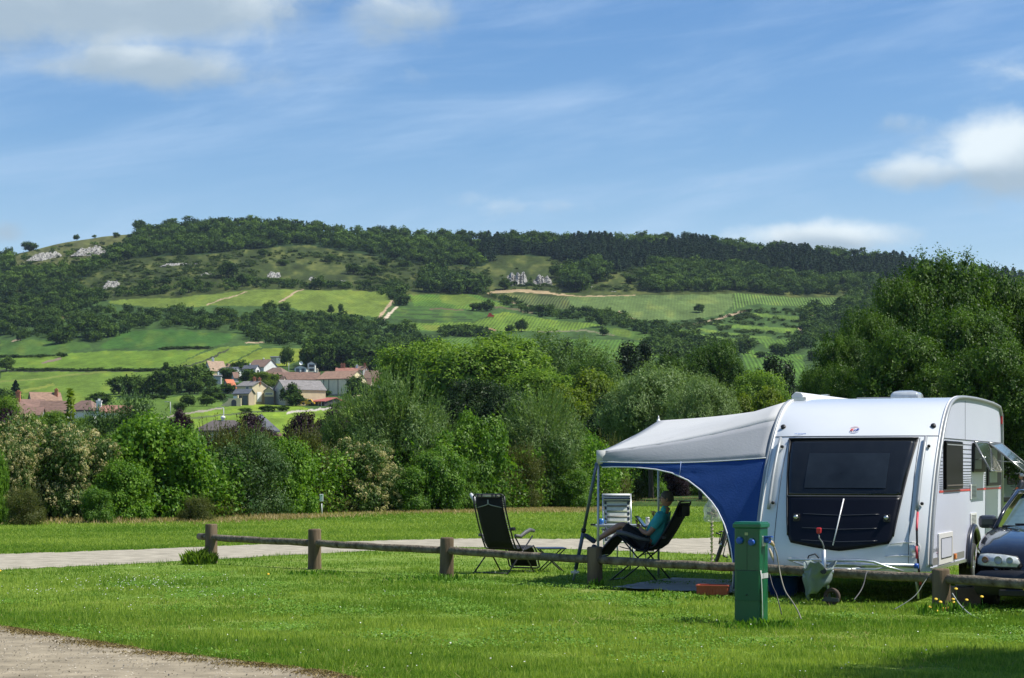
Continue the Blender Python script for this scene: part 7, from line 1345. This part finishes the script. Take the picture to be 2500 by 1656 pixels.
# ------------------------------------------------------------------ signs and marker posts on the far lawn
GRN_S = M('sign_green', (.05, .30, .16), .5); SGW = M('sign_white', (.82, .86, .84), .4, var=.02)
p = onground(785, 1258); s = p.y / F; root = empty('pitch_sign', p, 0, 'small white sign on a thin post before the hedge', 'sign'); b = MB(); b.tube([(.02, 0, -.1), (0, 0, .42)], .022, 8); b.build('post', M('post_pale', (.5, .53, .52), .5), root)
b = MB(); b.box((0, -.02, .62), (.13, .02, .26)); sg = b.build('plate', SGW, root, bevel=.008)
b = MB(); b.box((-.01, -.034, .69), (.045, .004, .05)); b.box((.022, -.034, .70), (.012, .004, .04)); b.box((0, -.034, .615), (.085, .004, .008)); b.box((0, -.034, .57), (.05, .004, .012)); b.build('marking', GRN_S, sg)
for px, py, hpx, lb in ((1255, 1236, 22, 'white marker peg right of the black recliner'), (1547, 1222, 26, 'white marker post seen between striped chair and man')):
    p = onground(px, py); s = p.y / F; root = empty('marker_post', p, 0, lb, 'marker post', 'white marker posts'); b = MB(); b.box((0, 0, hpx * s / 2), (.045, .045, hpx * s)); b.build('post', SGW, root, bevel=.004); b = MB(); b.box((0, -.004, hpx * s + .012), (.055, .055, .03)); b.build('post_cap', M('cap_grey', (.4, .42, .42), .5), root)
# ------------------------------------------------------------------ far camper and seated figure at the right edge
Yv = 88; p = at(2445, 1236, Yv); s = Yv / F; cv = empty('camper_van', (p.x - .3, Yv, p.z), .06, 'pale camper with dark window band parked far behind the caravan', 'camper')
b = MB(); Lc = 5.6; b.prism([(0, 0, .25), (Lc, 0, .25), (Lc, 0, 1.75), (Lc - .15, 0, 1.93), (.9, 0, 1.98), (.25, 0, 1.85), (.0, 0, 1.5), (-.05, 0, .9)], (0, 2.0, 0)); b.build('body', M('van_pale', (.45, .52, .54), .35, var=.05), cv, bevel=.06)
for x0, x1 in ((.06, .30), (.42, 1.06), (1.16, 2.2), (2.4, 3.4)):
    b = MB(); b.box(((x0 + x1) / 2 + .55, -.02, 1.17), (x1 - x0 + .1, .04, .46)); b.build('window', GLASS, cv, bevel=.02)
b = MB(); b.box((Lc / 2, -.03, .30), (Lc, .05, .18)); b.build('skirt', DKG, cv)
for x in (1.1, 4.3): 
    b = MB(); b.lathe([(0, -.1), (.30, -.1), (.33, 0), (.30, .1), (0, .1)], 20, Matrix.Translation((x, -.02, .30)) @ Matrix.Rotation(math.pi / 2, 4, 'X')); b.build('wheel', TYRE, cv)
b = MB(); b.tube([(.7, -.03, .86), (1.2, -.03, .80), (1.6, -.03, .88)], .012, 5); b.tube([(.8, -.03, .62), (1.8, -.03, .60)], .008, 5); b.build('body_line', LINE, cv)
Yf = 84; q0 = at(2494, 1236, Yf); fig = empty('person', (q0.x, Yf, q0.z), 0, 'white haired person in orange and grey sitting far off before the pale camper', 'person')
skin('body', [((0, 0, .50), .14), ((.02, 0, .75), .15), ((.02, 0, 1.0), .13), ((.0, 0, 1.12), .06), ((-.02, -.12, .50), .09), ((-.35, -.14, .50), .07), ((-.38, -.14, .08), .05), ((-.02, .12, .50), .09), ((-.35, .14, .50), .07), ((-.38, .14, .08), .05), ((-.02, -.22, .95), .055), ((-.15, -.26, .70), .045), ((-.32, -.2, .66), .035), ((-.02, .22, .95), .055), ((-.15, .26, .70), .045), ((-.32, .2, .66), .035)],
     [(0, 1), (1, 2), (2, 3), (0, 4), (4, 5), (5, 6), (0, 7), (7, 8), (8, 9), (2, 10), (10, 11), (11, 12), (2, 13), (13, 14), (14, 15)], M('cloth_grey', (.18, .17, .18), .8), fig)
b = MB(); b.lathe([(0, .13), (.06, .115), (.095, .06), (.10, 0), (.085, -.06), (.05, -.11), (0, -.13)], 14, Matrix.Translation((-.02, 0, 1.24))); b.build('head', SKIN, fig); b = MB(); b.lathe([(0, .14), (.07, .125), (.108, .06), (.11, 0)], 14, Matrix.Translation((0, 0, 1.245))); b.build('hair', M('hair_white', (.6, .6, .58), .8), fig)
b = MB(); b.box((-.20, -.1, .70), (.16, .2, .16)); b.build('orange_top', M('cloth_orange', (.75, .16, .04), .7), fig, bevel=.06)
ch = empty('folding_chair', (q0.x, Yf, q0.z), 0, 'folding chair under the white haired person far off', 'chair'); b = MB(); b.box((0, 0, .38), (.5, .5, .04)); b.build('seat', DKG, ch); b = MB(); b.box((.26, 0, .72), (.04, .5, .6)); b.build('backrest', DKG, ch)
for x in (-.22, .22):
    for y in (-.22, .22): b = MB(); b.tube([(x, y, .38), (x * 1.2, y, 0)], .015, 6); b.build('leg', ALU, ch)

# ------------------------------------------------------------------ dark estate car at the right edge
CP = M('car_paint', (.018, .020, .025), .18, metal=.5, var=.05, coat=1.0); CPL = M('car_cladding', (.016, .018, .024), .45)
CG = (6.42, 24.10); kc = empty('parked_car', (CG[0], CG[1], -.085), CR, 'dark blue grey estate car parked beside the caravan, cut by the photo edge', 'car')
# stations along the bonnet and body: (y, half width, z of shoulder, z of centre top)
stn = [(-.02, .60, .50, .52), (.03, .74, .62, .66), (.12, .82, .69, .74), (.30, .87, .75, .82), (.6, .90, .80, .89), (.95, .915, .84, .94), (1.30, .92, .875, .98), (1.76, .92, .90, 1.01)]
rows = []
for y, w_, zs_, zc_ in stn:
    bow = .16 * 0; row = []
    for k in range(-12, 13):
        u = k / 12; x = w_ * math.sin(u * math.pi / 2 * .999); z = zc_ - (zc_ - zs_) * abs(u) ** 3.5; crease = .012 * math.exp(-((abs(x) - .52) / .06) ** 2); yy_ = y + .20 * (abs(x) / .92) ** 2.4 * max(0, 1 - y / 1.0); row.append((x, yy_, z + crease))
    rows.append(row)
b = MB(); b.grid(rows); b.build('bonnet', CP, kc, fix=False)
# body sides & bumper: outline loops from shoulder down
def ring(y, w_, z): return [(w_ * math.sin(k / 12 * math.pi / 2 * .999), y + .20 * (abs(w_ * math.sin(k / 12 * math.pi / 2)) / .92) ** 2.4 * max(0, 1 - y / 1.0), z) for k in range(-12, 13)]
b = MB(); b.grid([ring(-.02, .62, .51), ring(-.05, .80, .49), ring(-.09, .865, .44), ring(-.10, .875, .36), ring(-.08, .87, .26), ring(-.04, .84, .20)]); b.build('bumper', CPL, kc, fix=False)
for sx in (-1, 1):
    b = MB(); R_ = []
    ylist = [.18, .3, .5, .75, 1.0, 1.25, 1.42, 2.2, 3.2, 4.2, 4.6]
    for y in ylist:
        zsh = float(np.interp(y, [.12, .3, .6, .95, 1.42, 4.6], [.66, .74, .80, .84, .885, .95])); w_ = float(np.interp(y, [.18, .5, 1.42, 3.6, 4.6], [.855, .905, .92, .92, .84]))
        arch = max(0, .36 ** 2 - (y - .88) ** 2) ** .5; zl = .22 if arch <= 0 else max(.22, .33 + arch)
        R_.append([(sx * (w_ + dx), y, zsh * (1 - u) + zl * u) for u, dx in ((0, 0), (.15, .012), (.5, .025), (.85, .02), (1, 0))])
    b.grid(R_); b.build('body_side', CP, kc, fix=False)
gb = [(1.40, .80, .97, .90), (2.0, .70, 1.36, 1.30), (2.6, .66, 1.46, 1.40), (3.4, .66, 1.47, 1.41), (4.3, .62, 1.42, 1.34), (4.62, .60, 1.0, .95)]
b = MB(); b.grid([[(w_ * u, y, zt_ - (zt_ - ze_) * abs(u) ** 4) for u in np.linspace(-1, 1, 13)] for y, w_, zt_, ze_ in gb[2:]]); b.build('roof', CP, kc, fix=False)
b = MB(); b.grid([[((.80 + (.62 - .80) * v_) * u, 1.72 + (2.62 - 1.72) * v_ + .10 * abs(u) ** 2, .985 + (1.44 - .985) * v_ - .04 * abs(u) ** 3) for u in np.linspace(-1, 1, 11)] for v_ in np.linspace(0, 1, 5)]); b.build('windscreen', M('car_glass', (.10, .16, .16), .05, var=.2, coat=.8), kc, fix=False)
for sx in (-1, 1):
    b = MB(); b.tube([(sx * .86, 1.75, .95), (sx * .79, 2.15, 1.20), (sx * .68, 2.6, 1.43), (sx * .67, 3.4, 1.43), (sx * .66, 4.3, 1.36)], .028, 8); b.build('pillar', CP, kc)
    b = MB(); b.grid([[(sx * .90, 1.9, .92), (sx * .90, 3.0, .92), (sx * .88, 4.4, .95)], [(sx * .70, 2.6, 1.39), (sx * .68, 3.2, 1.40), (sx * .66, 4.2, 1.34)]]); b.build('side_glass', GLASS, kc, fix=False)
    b = MB(); b.box((sx * 1.0, 2.12, 1.04), (.24, .12, .17)); m1_ = b.build('wing_mirror', M('mirror_shell', (.05, .055, .065), .3, coat=.5), kc, bevel=.05); b = MB(); b.tube([(sx * .86, 2.08, .96), (sx * .98, 2.1, .99)], .03, 8); b.build('mirror_arm', CPL, m1_)
b = MB(); b.box((0, 1.72, .995), (1.5, .12, .02)); b.tube([(-.6, 1.76, 1.02), (.1, 1.82, 1.02)], .012, 6); b.build('wiper', RUB, kc)
LENS = M('headlight_lens', (.50, .55, .57), .08, var=.35, scale=14, coat=1.0)
for sx in (-1, 1):
    def hl(x, z, off=.012):
        y = -.02 + .20 * (abs(x) / .92) ** 2.4 + (z - .52) * .28 - .035; return Vector((sx * x, y - off, z))
    out_ = [(.34, .545), (.30, .60), (.345, .675), (.50, .70), (.70, .71), (.80, .70), (.835, .64), (.83, .575), (.78, .555), (.55, .545)]
    b = MB(); c0 = hl(.58, .625, .02); vv = [hl(x, z) for x, z in out_]; b.add([c0] + vv, [(0, i + 1, (i + 1) % 10 + 1) for i in range(10)], True); h_ = b.build('headlight', LENS, kc, solid=.01)
    b = MB(); b.tube(vv + [vv[0]], .008, 6); b.build('headlight_rim', CPL, h_)
    for x, rr, m3 in ((.43, .042, M('bulb_grey', (.40, .44, .47), .15)), (.57, .052, M('bulb_grey', (.40, .44, .47), .15)), (.735, .040, M('indicator_amber', (.28, .15, .10), .2, coat=.5))):
        b = MB(); b.lathe([(0, .0), (rr * .7, .004), (rr, .018), (rr * .9, .02)], 18, Matrix.Translation(hl(x, .63, .03)) @ Matrix.Rotation(math.pi / 2, 4, 'X')); b.build('lamp_bulb', m3, h_)
b = MB(); b.tube([(x, -.075 - .0, z) for x, z in [(-.20, .50), (-.235, .66), (-.20, .70), (.20, .70), (.235, .66), (.20, .50), (.17, .46), (-.17, .46), (-.20, .50)]], .012, 8); gr = b.build('grille_frame', CHR, kc)
b = MB(); b.box((0, -.05, .58), (.42, .04, .22)); gq = b.build('grille', RUB, kc)
for k in range(6): b = MB(); b.box((0, -.075, .49 + k * .035), (.40, .006, .007)); b.build('grille_bar', CHR, gq)
b = MB(); b.box((0, -.115, .33), (.52, .012, .11)); b.build('number_plate', M('plate_yellow', (.70, .52, .05), .4), kc)
b = MB(); b.box((-.62, -.055, .34), (.26, .06, .09)); b.box((.62, -.055, .34), (.26, .06, .09)); b.box((0, -.10, .24), (1.1, .04, .08)); b.build('lower_grille', RUB, kc, bevel=.015)
b = MB(); b.box((0, 2.4, .30), (1.6, 4.2, .16)); b.build('underbody', DKG, kc)
for x in (-.80, .80):
    for y in (.88, 3.55): wheel(kc, x, y, .325, .325, .21, .64, out=(1 if x > 0 else -1))
# bowl on the grass between caravan wheel and car
p = at(2356, 1411, 25.0); b = MB(); b.lathe([(0, .0), (.10, 0), (.17, .09), (.18, .10), (.165, .095), (.09, .012), (0, .012)], 26); o = b.build('wash_bowl', M('bowl_grey', (.50, .53, .56), .3, coat=.3), loc=(p.x + .02, 25.1, .18)); tag(o, 'shallow pale grey bowl standing before the caravan wheel', 'bowl')
b = MB(); b.box((p.x + .02, 25.1, .05), (.34, .30, .25)); o = b.build('step_box', M('box_brown', (.16, .11, .07), .8, var=.2), bevel=.01); tag(o, 'low brown box under the pale grey bowl', 'box')
# ------------------------------------------------------------------ the air between here and the hill
b = MB(); b.box((0, 1350, 130), (5600, 2780, 300)); hz_ = b.build('haze', M('haze_tmp', (1, 1, 1))); hm_ = bpy.data.materials.new('haze_air'); hm_.use_nodes = True; t = hm_.node_tree; t.nodes.clear()
pv = t.nodes.new('ShaderNodeVolumePrincipled'); pv.inputs['Color'].default_value = (.62, .78, 1, 1); pv.inputs['Density'].default_value = HAZE; pv.inputs['Anisotropy'].default_value = .2
mo = t.nodes.new('ShaderNodeOutputMaterial'); t.links.new(pv.outputs[0], mo.inputs['Volume']); hz_.data.materials.clear(); hz_.data.materials.append(hm_); tag(hz_, 'thin bluish summer haze over the valley', kind='stuff')
print('objects', len(bpy.data.objects), 'meshes', len(bpy.data.meshes))
